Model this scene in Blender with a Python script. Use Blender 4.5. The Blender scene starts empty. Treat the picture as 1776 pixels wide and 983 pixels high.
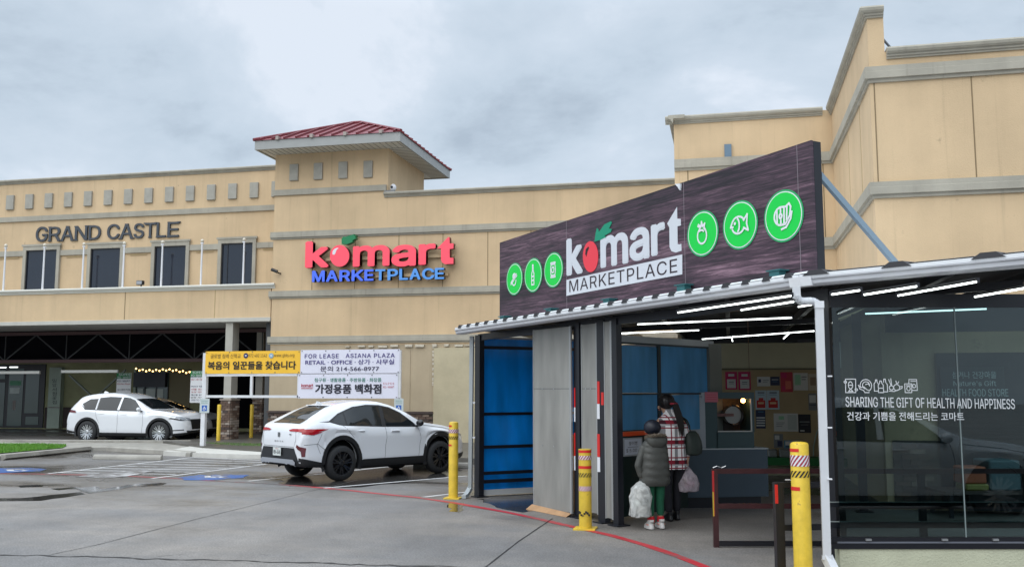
import bpy, bmesh, math, random
from mathutils import Vector, Matrix, geometry
from mathutils.bvhtree import BVHTree
random.seed(7)
SC = bpy.context.scene
COL = SC.collection

# ------------------------------------------------------------------ camera
F_PX, CX, CY, EYE, HOR = 1640.0, 888.0, 491.5, 1.78, 675.0
PITCH = math.atan((HOR - CY) / F_PX)
YAW = math.radians(12.8685)
cam_d = bpy.data.cameras.new("camera")
cam = bpy.data.objects.new("camera", cam_d)
COL.objects.link(cam)
cam.location = (0, 0, EYE)
cam.rotation_euler = (math.pi / 2 + PITCH, 0, YAW)
cam_d.sensor_width = 36.0
cam_d.lens = F_PX / 1776 * 36.0
cam_d.clip_start = 0.05
cam_d.clip_end = 3000
SC.camera = cam

# ------------------------------------------------------------------ sky, sun, exposure
SUN_EL, SUN_AZ = math.radians(52), math.radians(205)     # azimuth from +Y clockwise: behind the camera, to the left
w = bpy.data.worlds.new("World"); SC.world = w; w.use_nodes = True
nt = w.node_tree; nt.nodes.clear()
out = nt.nodes.new("ShaderNodeOutputWorld")
sky = nt.nodes.new("ShaderNodeTexSky"); sky.sky_type = 'NISHITA'; sky.sun_disc = False
sky.sun_elevation = SUN_EL; sky.sun_rotation = SUN_AZ
bg1 = nt.nodes.new("ShaderNodeBackground"); bg1.inputs[1].default_value = 0.08
nt.links.new(sky.outputs[0], bg1.inputs[0])
tc = nt.nodes.new("ShaderNodeTexCoord")
sep = nt.nodes.new("ShaderNodeSeparateXYZ"); nt.links.new(tc.outputs['Generated'], sep.inputs[0])
# clouds lie on a flat deck: direction / (height + something)
add = nt.nodes.new("ShaderNodeMath"); add.operation = 'ADD'; add.inputs[1].default_value = 0.75
nt.links.new(sep.outputs[2], add.inputs[0])
div = nt.nodes.new("ShaderNodeVectorMath"); div.operation = 'DIVIDE'
comb = nt.nodes.new("ShaderNodeCombineXYZ")
for i in range(3): nt.links.new(add.outputs[0], comb.inputs[i])
nt.links.new(tc.outputs['Generated'], div.inputs[0]); nt.links.new(comb.outputs[0], div.inputs[1])
def wnoise(scale, detail, rough, off):
    m = nt.nodes.new("ShaderNodeMapping"); m.inputs['Location'].default_value = off
    m.inputs['Scale'].default_value = (1, 1, 1.6)
    n = nt.nodes.new("ShaderNodeTexNoise"); n.inputs['Scale'].default_value = scale
    n.inputs['Detail'].default_value = detail; n.inputs['Roughness'].default_value = rough
    n.inputs['Distortion'].default_value = 0.35
    nt.links.new(div.outputs[0], m.inputs[0]); nt.links.new(m.outputs[0], n.inputs['Vector']); return n
n1 = wnoise(2.6, 8, 0.60, (3.1, 0.7, 0)); n2 = wnoise(7.0, 6, 0.55, (1.1, 4.7, 2))
mx = nt.nodes.new("ShaderNodeMix"); mx.data_type = 'FLOAT'; mx.inputs[0].default_value = 0.25
nt.links.new(n1.outputs[0], mx.inputs[2]); nt.links.new(n2.outputs[0], mx.inputs[3])
cr = nt.nodes.new("ShaderNodeValToRGB")
e = cr.color_ramp.elements
e[0].position = 0.39; e[0].color = (0.335, 0.40, 0.475, 1)
e[1].position = 0.62; e[1].color = (0.58, 0.635, 0.71, 1)
m1 = e.new(0.47); m1.color = (0.43, 0.505, 0.585, 1)
m2 = e.new(0.56); m2.color = (0.49, 0.56, 0.64, 1)
nt.links.new(mx.outputs[0], cr.inputs[0])
# overcast sky: brighter towards the zenith (CIE overcast)
mr = nt.nodes.new("ShaderNodeMapRange"); mr.inputs[1].default_value = 0.38; mr.inputs[2].default_value = 1
mr.inputs[3].default_value = 1.0; mr.inputs[4].default_value = 3.0
nt.links.new(sep.outputs[2], mr.inputs[0])
bg2 = nt.nodes.new("ShaderNodeBackground")
nt.links.new(cr.outputs[0], bg2.inputs[0]); nt.links.new(mr.outputs[0], bg2.inputs[1])
ms = nt.nodes.new("ShaderNodeMixShader"); ms.inputs[0].default_value = 0.93
nt.links.new(bg1.outputs[0], ms.inputs[1]); nt.links.new(bg2.outputs[0], ms.inputs[2])
nt.links.new(ms.outputs[0], out.inputs[0])
sd = bpy.data.lights.new("sun", 'SUN'); sd.energy = 1.5; sd.angle = math.radians(80); sd.color = (1.0, 0.965, 0.91)
so = bpy.data.objects.new("sun", sd); COL.objects.link(so)
sdir = Vector((math.sin(SUN_AZ) * math.cos(SUN_EL), math.cos(SUN_AZ) * math.cos(SUN_EL), math.sin(SUN_EL)))
so.rotation_euler = sdir.to_track_quat('Z', 'Y').to_euler(); so.location = (0, -5, 30)
vs = SC.view_settings
vs.view_transform = 'Standard'; vs.look = 'None'; vs.gamma = 1; vs.exposure = 0.46
SC.cycles.max_bounces = 8; SC.cycles.transparent_max_bounces = 12; SC.cycles.use_denoising = True

# ------------------------------------------------------------------ measuring helpers (photo position -> point on a real plane)
_h = Vector((-math.sin(YAW), math.cos(YAW), 0)); _R = Vector((math.cos(YAW), math.sin(YAW), 0))
_F = _h * math.cos(PITCH) + Vector((0, 0, math.sin(PITCH))); _U = -_h * math.sin(PITCH) + Vector((0, 0, math.cos(PITCH)))
O = Vector((0, 0, EYE))
def ray(x, y): return _F + _R * ((x - CX) / F_PX) - _U * ((y - CY) / F_PX)
def gz(x, y):
    t = min(1, max(0, (y - 21.5) / 6.0)); t = t * t * (3 - 2 * t)
    return -0.02 * t
def G(x, y, z=0.0): d = ray(x, y); return O + d * ((z - EYE) / d.z)
def GR(x, y, up=0.0):
    z = 0.0
    for _ in range(6):
        p = G(x, y, z + up); z = gz(p.x, p.y)
    return Vector((p.x, p.y, z + up))
def PY(x, y, Y): d = ray(x, y); return O + d * (Y / d.y)
def PX(x, y, X): d = ray(x, y); return O + d * (X / d.x)
def PD(x, y, dep): return O + ray(x, y) * dep
class Plane:                       # vertical plane through A and B (plan positions); s runs A->B, t is height, n faces the camera
    def __init__(s, A, B, z0=0.0):
        s.A = Vector((A[0], A[1], z0)); s.ex = Vector((B[0] - A[0], B[1] - A[1], 0)); s.L = s.ex.length; s.ex.normalize()
        s.n = Vector((s.ex.y, -s.ex.x, 0)); s.ez = Vector((0, 0, 1))
        if s.n.dot(O - s.A) < 0: s.n = -s.n
    def hit(s, x, y):
        d = ray(x, y); t = s.n.dot(s.A - O) / s.n.dot(d); return O + d * t
    def uv(s, x, y):
        p = s.hit(x, y) - s.A; return (p.dot(s.ex), p.z)
    def at(s, u, v, o=0.0): return s.A + s.ex * u + s.ez * v + s.n * o

# ------------------------------------------------------------------ materials
MATS = {}
def srgb(r, g, b):
    f = lambda c: (c / 255 / 12.92) if c / 255 <= 0.04045 else ((c / 255 + 0.055) / 1.055) ** 2.4
    return (f(r), f(g), f(b), 1)
def mat(name, col, rough=0.6, metal=0.0, noise=0.0, nscale=3.0, spec=0.5, bump=0.0, bscale=60.0, coat=0.0, emit=None, estr=0.0, streak=0.0, trans=0.0, coords='Object', alpha=1.0):
    if name in MATS: return MATS[name]
    m = bpy.data.materials.new(name); m.use_nodes = True; t = m.node_tree
    b = t.nodes["Principled BSDF"]; L = t.links
    if len(col) == 3: col = (*col, 1)
    b.inputs['Base Color'].default_value = col; b.inputs['Roughness'].default_value = rough
    b.inputs['Metallic'].default_value = metal; b.inputs['Specular IOR Level'].default_value = spec
    b.inputs['Coat Weight'].default_value = coat; b.inputs['Coat Roughness'].default_value = 0.04
    b.inputs['Transmission Weight'].default_value = trans; b.inputs['Alpha'].default_value = alpha
    if emit: b.inputs['Emission Color'].default_value = (*emit[:3], 1); b.inputs['Emission Strength'].default_value = estr
    tcn = t.nodes.new("ShaderNodeTexCoord")
    if noise > 0 or streak > 0:
        n = t.nodes.new("ShaderNodeTexNoise"); n.inputs['Scale'].default_value = nscale; n.inputs['Detail'].default_value = 8
        n.inputs['Roughness'].default_value = 0.62
        L.new(tcn.outputs[coords], n.inputs['Vector'])
        r = t.nodes.new("ShaderNodeMapRange"); r.inputs[1].default_value = 0.3; r.inputs[2].default_value = 0.7
        r.inputs[3].default_value = 1 - noise; r.inputs[4].default_value = 1 + noise * 0.55
        L.new(n.outputs[0], r.inputs[0]); fac = r.outputs[0]
        if streak > 0:
            mp = t.nodes.new("ShaderNodeMapping"); mp.inputs['Scale'].default_value = (1.6, 1.6, 0.12)
            L.new(tcn.outputs[coords], mp.inputs[0])
            n2_ = t.nodes.new("ShaderNodeTexNoise"); n2_.inputs['Scale'].default_value = 1.7; n2_.inputs['Detail'].default_value = 5
            L.new(mp.outputs[0], n2_.inputs['Vector'])
            r2 = t.nodes.new("ShaderNodeMapRange"); r2.inputs[1].default_value = 0.35; r2.inputs[2].default_value = 0.75
            r2.inputs[3].default_value = 1.0; r2.inputs[4].default_value = 1 - streak
            L.new(n2_.outputs[0], r2.inputs[0])
            mp3 = t.nodes.new("ShaderNodeMapping"); mp3.inputs['Scale'].default_value = (7.0, 7.0, 0.22); L.new(tcn.outputs[coords], mp3.inputs[0])
            n4 = t.nodes.new("ShaderNodeTexNoise"); n4.inputs['Scale'].default_value = 1.1; n4.inputs['Detail'].default_value = 6; n4.inputs['Roughness'].default_value = 0.7; L.new(mp3.outputs[0], n4.inputs['Vector'])
            r4 = t.nodes.new("ShaderNodeMapRange"); r4.inputs[1].default_value = 0.56; r4.inputs[2].default_value = 0.78; r4.inputs[3].default_value = 1.0; r4.inputs[4].default_value = 1 - streak * 2.0; L.new(n4.outputs[0], r4.inputs[0])
            m4 = t.nodes.new("ShaderNodeMath"); m4.operation = 'MULTIPLY'; L.new(fac, m4.inputs[0]); L.new(r4.outputs[0], m4.inputs[1]); fac = m4.outputs[0]
            mm = t.nodes.new("ShaderNodeMath"); mm.operation = 'MULTIPLY'; L.new(fac, mm.inputs[0]); L.new(r2.outputs[0], mm.inputs[1]); fac = mm.outputs[0]
        vm = t.nodes.new("ShaderNodeVectorMath"); vm.operation = 'SCALE'; vm.inputs[0].default_value = col[:3]
        L.new(fac, vm.inputs['Scale']); L.new(vm.outputs[0], b.inputs['Base Color'])
    if bump > 0:
        n3 = t.nodes.new("ShaderNodeTexNoise"); n3.inputs['Scale'].default_value = bscale; n3.inputs['Detail'].default_value = 4
        L.new(tcn.outputs[coords], n3.inputs['Vector'])
        bp = t.nodes.new("ShaderNodeBump"); bp.inputs['Strength'].default_value = bump; bp.inputs['Distance'].default_value = 0.01
        L.new(n3.outputs[0], bp.inputs['Height']); L.new(bp.outputs[0], b.inputs['Normal'])
    MATS[name] = m; return m
def chips(m, col, lo, hi, scale):            # chipped and dirty spots with hard edges
    t = m.node_tree; b = t.nodes["Principled BSDF"]; L = t.links; src = b.inputs['Base Color'].links[0].from_socket
    tcn = t.nodes.new("ShaderNodeTexCoord"); n = t.nodes.new("ShaderNodeTexNoise"); n.inputs['Scale'].default_value = scale; n.inputs['Detail'].default_value = 6; n.inputs['Roughness'].default_value = 0.7
    L.new(tcn.outputs['Object'], n.inputs['Vector']); r = t.nodes.new("ShaderNodeMapRange"); r.inputs[1].default_value = lo; r.inputs[2].default_value = hi; L.new(n.outputs[0], r.inputs[0])
    x = t.nodes.new("ShaderNodeMix"); x.data_type = 'RGBA'; L.new(r.outputs[0], x.inputs[0]); L.new(src, x.inputs[6]); x.inputs[7].default_value = (*col, 1); L.new(x.outputs[2], b.inputs['Base Color'])
def glass(name, tint, rough=0.02, ior=1.5, dark=None, darkfac=0.0):
    m = bpy.data.materials.new(name); m.use_nodes = True; t = m.node_tree; t.nodes.clear(); L = t.links
    o = t.nodes.new("ShaderNodeOutputMaterial"); tr = t.nodes.new("ShaderNodeBsdfTransparent"); tr.inputs[0].default_value = (*tint, 1)
    g = t.nodes.new("ShaderNodeBsdfGlossy"); g.inputs['Roughness'].default_value = rough
    f = t.nodes.new("ShaderNodeFresnel"); f.inputs[0].default_value = ior
    k = t.nodes.new("ShaderNodeMath"); k.operation = 'MULTIPLY'; k.inputs[1].default_value = 2.0; k.use_clamp = True
    x = t.nodes.new("ShaderNodeMixShader"); L.new(f.outputs[0], k.inputs[0]); L.new(k.outputs[0], x.inputs[0]); L.new(tr.outputs[0], x.inputs[1]); L.new(g.outputs[0], x.inputs[2])
    s = x.outputs[0]
    if dark:
        d = t.nodes.new("ShaderNodeBsdfDiffuse"); d.inputs[0].default_value = (*dark, 1)
        x2 = t.nodes.new("ShaderNodeMixShader"); x2.inputs[0].default_value = darkfac; L.new(tr.outputs[0], x2.inputs[1]); L.new(d.outputs[0], x2.inputs[2]); L.new(x2.outputs[0], x.inputs[1])
    L.new(s, o.inputs[0]); MATS[name] = m; return m
def translucent(name, col, tcol, fac=0.5, see=0.15, rib=0.0):     # multiwall polycarbonate sheet
    m = bpy.data.materials.new(name); m.use_nodes = True; t = m.node_tree; t.nodes.clear(); L = t.links
    o = t.nodes.new("ShaderNodeOutputMaterial")
    d = t.nodes.new("ShaderNodeBsdfDiffuse"); d.inputs[0].default_value = (*col, 1)
    tl = t.nodes.new("ShaderNodeBsdfTranslucent"); tl.inputs[0].default_value = (*tcol, 1)
    tr = t.nodes.new("ShaderNodeBsdfTransparent"); tr.inputs[0].default_value = (*tcol, 1)
    g = t.nodes.new("ShaderNodeBsdfGlossy"); g.inputs['Roughness'].default_value = 0.18
    f = t.nodes.new("ShaderNodeFresnel"); f.inputs[0].default_value = 1.45
    a = t.nodes.new("ShaderNodeMixShader"); a.inputs[0].default_value = fac; L.new(d.outputs[0], a.inputs[1]); L.new(tl.outputs[0], a.inputs[2])
    b = t.nodes.new("ShaderNodeMixShader"); b.inputs[0].default_value = see; L.new(a.outputs[0], b.inputs[1]); L.new(tr.outputs[0], b.inputs[2])
    c = t.nodes.new("ShaderNodeMixShader"); L.new(f.outputs[0], c.inputs[0]); L.new(b.outputs[0], c.inputs[1]); L.new(g.outputs[0], c.inputs[2])
    tcn = t.nodes.new("ShaderNodeTexCoord"); mp = t.nodes.new("ShaderNodeMapping"); mp.inputs['Scale'].default_value = (2.2, 2.2, 0.5)
    n = t.nodes.new("ShaderNodeTexNoise"); n.inputs['Scale'].default_value = 1.6; n.inputs['Detail'].default_value = 6
    L.new(tcn.outputs['Object'], mp.inputs[0]); L.new(mp.outputs[0], n.inputs['Vector'])
    for nd, cc in ((d, col), (tl, tcol)):
        r = t.nodes.new("ShaderNodeMapRange"); r.inputs[1].default_value = 0.3; r.inputs[2].default_value = 0.7; r.inputs[3].default_value = 0.75; r.inputs[4].default_value = 1.15
        v = t.nodes.new("ShaderNodeVectorMath"); v.operation = 'SCALE'; v.inputs[0].default_value = cc
        L.new(n.outputs[0], r.inputs[0]); L.new(r.outputs[0], v.inputs['Scale']); L.new(v.outputs[0], nd.inputs[0])
    L.new(c.outputs[0], o.inputs[0]); MATS[name] = m; return m

STUCCO = mat('stucco_tan', (0.64, 0.475, 0.292), 0.85, noise=0.13, nscale=0.55, bump=0.5, bscale=55, streak=0.09)
STUCCO_LO = mat('stucco_beige', (0.47, 0.385, 0.265), 0.85, noise=0.12, nscale=0.8, bump=0.25, bscale=45, streak=0.12)
TRIM = mat('trim_grey', (0.40, 0.375, 0.31), 0.8, noise=0.16, nscale=1.6, bump=0.2, bscale=40, streak=0.15)
JOINT = mat('joint_dark', (0.22, 0.16, 0.09), 0.9)
TILE = mat('tile_grey', (0.36, 0.345, 0.30), 0.8, noise=0.15, nscale=4)
DARKST = mat('dark_letter', (0.045, 0.055, 0.07), 0.5)
BLACK = mat('black_steel', (0.008, 0.009, 0.014), 0.35)
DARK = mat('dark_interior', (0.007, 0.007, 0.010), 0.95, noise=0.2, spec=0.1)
SOFFIT = mat('soffit_white', (0.62, 0.61, 0.55), 0.6)
WHITE = mat('white_paint', (0.74, 0.75, 0.78), 0.4, noise=0.06, nscale=4)
WGUT = mat('gutter_grey', (0.48, 0.49, 0.52), 0.45, noise=0.08, nscale=3)
ROOFRED = mat('roof_red', (0.19, 0.028, 0.036), 0.5, noise=0.2, nscale=2)
CONC = mat('concrete', (0.33, 0.315, 0.28), 0.75, noise=0.28, nscale=2.2, bump=0.3, bscale=30)
CONCW = mat('concrete_pale', (0.55, 0.54, 0.50), 0.7, noise=0.14, nscale=2.5, bump=0.2, bscale=30)
SIDEW = mat('sidewalk_damp', (0.105, 0.098, 0.085), 0.45, noise=0.3, nscale=1.2, bump=0.2, bscale=25)
YEL = mat('yellow_paint', (0.78, 0.54, 0.05), 0.42, noise=0.20, nscale=7, bump=0.2, bscale=25, streak=0.2)
RED = mat('red_tape', (0.62, 0.02, 0.015), 0.4)
chips(YEL, (0.22, 0.12, 0.05), 0.655, 0.69, 7)
chips(STUCCO, (0.36, 0.27, 0.17), 0.66, 0.74, 2.2)
BLK = mat('black_print', (0.01, 0.01, 0.012), 0.5)
WPR = mat('white_print', (0.74, 0.76, 0.80), 0.45)
STEEL = mat('galvanised', (0.5, 0.51, 0.52), 0.35, metal=0.8, noise=0.1)
BRICK = [mat('brick_' + n, c, 0.85, noise=0.25, nscale=8, bump=0.3, bscale=50) for n, c in (('brown', (0.13, 0.085, 0.065)), ('tan', (0.24, 0.18, 0.14)), ('dark', (0.075, 0.055, 0.05)), ('pale', (0.34, 0.29, 0.25)))]
MORTAR = mat('mortar', (0.11, 0.095, 0.08), 0.95, noise=0.2, nscale=10)
WINGL = mat('window_dark_glass', (0.012, 0.018, 0.032), 0.06, spec=0.8, noise=0.0)

# ------------------------------------------------------------------ object helpers
def tag(o, label=None, cat=None, group=None, kind=None):
    if label: o['label'] = label
    if cat: o['category'] = cat
    if group: o['group'] = group
    if kind: o['kind'] = kind
    return o
def empty(name, loc=(0, 0, 0), label=None, cat=None, group=None, rz=0.0):
    o = bpy.data.objects.new(name, None); COL.objects.link(o); o.location = loc; o.rotation_euler = (0, 0, rz)
    o.empty_display_size = 0.1
    return tag(o, label, cat, group)
class MB:
    def __init__(s, M=None): s.v = []; s.f = []; s.mi = []; s.M = M
    def add(s, vs, fs, mi=0):
        b = len(s.v)
        s.v += [tuple(s.M @ Vector(p)) if s.M else tuple(p) for p in vs]
        for f in fs: s.f.append([b + i for i in f]); s.mi.append(mi)
        return s
    def box(s, x0, x1, y0, y1, z0, z1, mi=0):
        return s.add([(x, y, z) for x in (x0, x1) for y in (y0, y1) for z in (z0, z1)],
                     [(0, 1, 3, 2), (4, 6, 7, 5), (0, 4, 5, 1), (2, 3, 7, 6), (0, 2, 6, 4), (1, 5, 7, 3)], mi)
    def pbox(s, P, u0, u1, v0, v1, o0, o1, mi=0):      # box on a Plane: along u0..u1, height v0..v1, outwards o0..o1
        return s.add([P.at(u, v, o) for u in (u0, u1) for o in (o0, o1) for v in (v0, v1)],
                     [(0, 1, 3, 2), (4, 6, 7, 5), (0, 4, 5, 1), (2, 3, 7, 6), (0, 2, 6, 4), (1, 5, 7, 3)], mi)
    def quad(s, a, b, c, d, mi=0): return s.add([a, b, c, d], [(0, 1, 2, 3)], mi)
    def tube(s, a, b, r, n=8, r2=None, mi=0, cap=True):
        a, b = Vector(a), Vector(b); r2 = r if r2 is None else r2
        z = (b - a).normalized(); x = z.orthogonal().normalized(); y = z.cross(x)
        vs = [a + (x * math.cos(k * 2 * math.pi / n) + y * math.sin(k * 2 * math.pi / n)) * r for k in range(n)]
        vs += [b + (x * math.cos(k * 2 * math.pi / n) + y * math.sin(k * 2 * math.pi / n)) * r2 for k in range(n)]
        fs = [(k, (k + 1) % n, n + (k + 1) % n, n + k) for k in range(n)]
        if cap: fs += [tuple(range(n))[::-1], tuple(range(n, 2 * n))]
        return s.add(vs, fs, mi)
    def bar(s, a, b, wd, ht, mi=0):                     # rectangular bar from a to b, ht is the upright size
        a, b = Vector(a), Vector(b); z = (b - a).normalized()
        up = Vector((0, 0, 1)) if abs(z.z) < 0.95 else Vector((1, 0, 0))
        x = z.cross(up).normalized(); y = x.cross(z).normalized()
        c = [(-wd / 2, -ht / 2), (wd / 2, -ht / 2), (wd / 2, ht / 2), (-wd / 2, ht / 2)]
        vs = [p + x * i + y * j for p in (a, b) for i, j in c]
        return s.add(vs, [(3, 2, 1, 0), (4, 5, 6, 7), (0, 1, 5, 4), (1, 2, 6, 5), (2, 3, 7, 6), (3, 0, 4, 7)], mi)
    def path(s, pts, r, n=6, mi=0):
        for a, b in zip(pts[:-1], pts[1:]): s.tube(a, b, r, n, mi=mi)
        return s
    def lathe(s, c, prof, n=20, axis='z', mi=0):        # prof: (radius, height) from bottom to top
        c = Vector(c); k0 = len(prof); vs = []
        for r, h in prof:
            for k in range(n):
                t = 2 * math.pi * k / n; a, b = r * math.cos(t), r * math.sin(t)
                vs.append(c + (Vector((a, b, h)) if axis == 'z' else Vector((a, h, b)) if axis == 'y' else Vector((h, a, b))))
        fs = [(j * n + k, j * n + (k + 1) % n, (j + 1) * n + (k + 1) % n, (j + 1) * n + k) for j in range(k0 - 1) for k in range(n)]
        fs += [tuple(range(n))[::-1], tuple(range((k0 - 1) * n, k0 * n))]
        return s.add(vs, fs, mi)
    def sphere(s, c, r, n=10, sc=(1, 1, 1), mi=0):
        prof = [(r * math.sin(math.pi * j / n) + 1e-4, -r * math.cos(math.pi * j / n)) for j in range(n + 1)]
        vs0 = MB().lathe((0, 0, 0), prof, n * 2); c = Vector(c)
        return s.add([(c.x + p[0] * sc[0], c.y + p[1] * sc[1], c.z + p[2] * sc[2]) for p in vs0.v], vs0.f, mi)
    def prism(s, poly, P, o0, o1, mi=0):                # poly in (u, v) on plane P, from o0 out to o1
        n = len(poly); vs = [P.at(u, v, o0) for u, v in poly] + [P.at(u, v, o1) for u, v in poly]
        tris = geometry.tessellate_polygon([[Vector((u, v, 0)) for u, v in poly]])
        fs = [tuple(i for i in t) for t in tris] + [tuple(n + i for i in t)[::-1] for t in tris]
        fs += [(k, (k + 1) % n, n + (k + 1) % n, n + k) for k in range(n)]
        return s.add(vs, fs, mi)
    def sweep(s, prof, A, B, nrm, mi=0):                # prof (out, up) extruded from A to B
        A, B, nrm = Vector(A), Vector(B), Vector(nrm); n = len(prof)
        vs = [q + nrm * o + Vector((0, 0, h)) for q in (A, B) for o, h in prof]
        fs = [(k, (k + 1) % n, n + (k + 1) % n, n + k) for k in range(n)]
        tr = geometry.tessellate_polygon([[Vector((o, h, 0)) for o, h in prof]])
        fs += [tuple(t) for t in tr] + [tuple(n + i for i in t)[::-1] for t in tr]
        return s.add(vs, fs, mi)
    def build(s, name, mats, parent=None, smooth=False, label=None, bev=0.0, **kw):
        me = bpy.data.meshes.new(name); me.from_pydata(s.v, [], s.f); me.validate()
        bm = bmesh.new(); bm.from_mesh(me)
        bmesh.ops.recalc_face_normals(bm, faces=bm.faces[:]); bm.to_mesh(me); bm.free()
        mats = mats if isinstance(mats, (list, tuple)) else [mats]
        for m in mats: me.materials.append(m)
        if len(mats) > 1 and len(me.polygons) == len(s.mi):
            me.polygons.foreach_set('material_index', s.mi)
        if smooth:
            me.polygons.foreach_set('use_smooth', [True] * len(me.polygons))
            try: me.set_sharp_from_angle(angle=math.radians(38))
            except Exception: pass
        o = bpy.data.objects.new(name, me); COL.objects.link(o)
        if parent is not None:
            o.parent = parent
            if parent.type == 'EMPTY' and s.M is None and parent.get('_w'):
                o.matrix_parent_inverse = Matrix.Translation(-parent.location)
        if bev > 0:
            md = o.modifiers.new('bevel', 'BEVEL'); md.width = bev; md.segments = 1; md.limit_method = 'ANGLE'
        if label or kw: tag(o, label, **kw)
        return o
def wempty(name, loc, label, cat, group=None):     # an Empty at the thing's base whose parts are given in world coordinates
    o = empty(name, loc, label, cat, group)
    o.matrix_world = Matrix.Translation(Vector(loc)); o['_w'] = 1
    return o
def copy_tree(o, parent=None, label=None):
    c = o.copy(); COL.objects.link(c)
    if parent is not None: c.parent = parent
    if label: c['label'] = label
    for ch in [x for x in COL.objects if x.parent == o]: copy_tree(ch, c)
    return c

# ------------------------------------------------------------------ lettering
_G = {}
import os
FONT = None
try:                                                        # the sans face that ships inside Blender; its built-in font otherwise
    FONT = bpy.data.fonts.load(os.path.join(bpy.utils.system_resource('DATAFILES'), 'fonts', 'Inter.woff2'))
except Exception: FONT = None
def glyphs(body, offset=0.0, spacing=1.0, res=3):
    key = (body, spacing, res)
    if key in _G: return _G[key]
    c = bpy.data.curves.new('t', 'FONT'); c.body = body; c.size = 1; c.fill_mode = 'NONE'
    if FONT and body.isascii(): c.font = FONT
    c.space_character = spacing; c.resolution_u = res
    o = bpy.data.objects.new('t', c); COL.objects.link(o)
    dg = bpy.context.evaluated_depsgraph_get(); dg.update()
    me = bpy.data.meshes.new_from_object(o.evaluated_get(dg))
    vs = [Vector((v.co.x, v.co.y)) for v in me.vertices]; nx_ = {}
    for e_ in me.edges: nx_.setdefault(e_.vertices[0], []).append(e_.vertices[1])
    ends_ = {b_ for v_ in nx_.values() for b_ in v_}
    seen = set(); loops = []
    for s0 in range(len(vs)):
        if s0 in seen or s0 not in nx_: continue
        lp = [s0]; seen.add(s0); cur = s0
        while True:
            n_ = [k for k in nx_[cur] if k not in seen]
            if not n_: break
            cur = n_[0]; seen.add(cur); lp.append(cur)
        if len(lp) > 2: loops.append(lp)
    bpy.data.objects.remove(o); bpy.data.curves.remove(c); bpy.data.meshes.remove(me)
    # fill by winding number (outlines of one glyph may overlap)
    pv, ee = [], []
    for l in loops:
        b0 = len(pv); pv += [vs[i] for i in l]; ee += [(b0 + i, b0 + (i + 1) % len(l)) for i in range(len(l))]
    r_ = geometry.delaunay_2d_cdt(pv, ee, [], 0, 1e-6); vs = [Vector(p_) for p_ in r_[0]]; fs = []
    LB = [(min(pv_.x for pv_ in q_), max(pv_.x for pv_ in q_), q_) for q_ in [[pv[e_[0]] for e_ in ee[k0:k1]] for k0, k1 in zip([sum(len(l) for l in loops[:i]) for i in range(len(loops))], [sum(len(l) for l in loops[:i + 1]) for i in range(len(loops))])]]
    for f_ in r_[2]:
        c_ = sum((vs[i] for i in f_), Vector((0, 0))) / len(f_); wn = 0
        for xa, xb_, q_ in LB:
            if c_.x < xa or c_.x > xb_: continue
            for i in range(len(q_)):
                A_, B_ = q_[i - 1], q_[i]
                if A_.y <= c_.y:
                    if B_.y > c_.y and (B_ - A_).cross(c_ - A_) > 0: wn += 1
                elif B_.y <= c_.y and (B_ - A_).cross(c_ - A_) < 0: wn -= 1
        if wn: fs.append(tuple(f_))
    used = sorted({i for f_ in fs for i in f_}); mp_ = {k: i for i, k in enumerate(used)}; vs = [vs[k] for k in used]; fs = [tuple(mp_[i] for i in f_) for f_ in fs]
    x0, x1 = min(v.x for v in vs), max(v.x for v in vs); y0, y1 = min(v.y for v in vs), max(v.y for v in vs)
    vs = [((v.x - x0) / (x1 - x0), (v.y - y0) / (y1 - y0)) for v in vs]
    _G[key] = (vs, fs, (x1 - x0) / (y1 - y0)); return _G[key]
def put_text(mb, P, body, u0, u1, v0, v1, o=0.003, offset=0.0, slope=0.0, mi=0, spacing=1.0, res=2, ext=0.0, smi=None, shear=0.0):
    vs, fs, _ = glyphs(body, 0, spacing, res)
    if offset >= 0.012:                                     # bold: the outline struck again around a small circle
        H_ = v1 - v0; r = offset * H_; ns = 4 if offset < 0.03 else 8; u0 += r; u1 -= r; v0 += r * 0.7; v1 -= r * 0.7
        for k in range(ns):
            t = 2 * math.pi * (k + 0.5) / ns
            put_text(mb, P, body, u0 + r * math.cos(t), u1 + r * math.cos(t), v0 + r * 0.7 * math.sin(t), v1 + r * 0.7 * math.sin(t), o - 0.0004 * (k + 1), 0, slope, mi, spacing, res, ext, smi, shear)
    q = lambda a, b, oo: P.at(u0 + (u1 - u0) * a + shear * b * (v1 - v0), v0 + (v1 - v0) * b + slope * a, oo)
    mb.add([q(a, b, o) for a, b in vs], fs, mi)
    if ext > 0:
        cnt = {}
        for f in fs:
            for i in range(len(f)):
                e_ = (f[i], f[(i + 1) % len(f)]); k = tuple(sorted(e_)); cnt.setdefault(k, []).append(e_)
        side = [v[0] for v in cnt.values() if len(v) == 1]
        for a, b in side:
            A, B = vs[a], vs[b]
            mb.add([q(*A, o), q(*B, o), q(*B, o - ext), q(*A, o - ext)], [(0, 1, 2, 3)], mi if smi is None else smi)
    return mb
def strokes(mb, P, lines, cu, cv, sc, wd, o=0.004, mi=0):      # line drawing: polylines in unit coordinates
    for ln in lines:
        for (a, b) in zip(ln[:-1], ln[1:]):
            A = Vector((cu + a[0] * sc, cv + a[1] * sc)); B = Vector((cu + b[0] * sc, cv + b[1] * sc)); d = B - A
            if d.length < 1e-6: continue
            d.normalize(); n = Vector((-d.y, d.x)) * wd / 2; A -= d * wd * 0.3; B += d * wd * 0.3
            o += 0.00025
            mb.add([P.at(*(A + n), o), P.at(*(A - n), o), P.at(*(B - n), o), P.at(*(B + n), o)], [(0, 1, 2, 3)], mi)
    return mb
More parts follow.
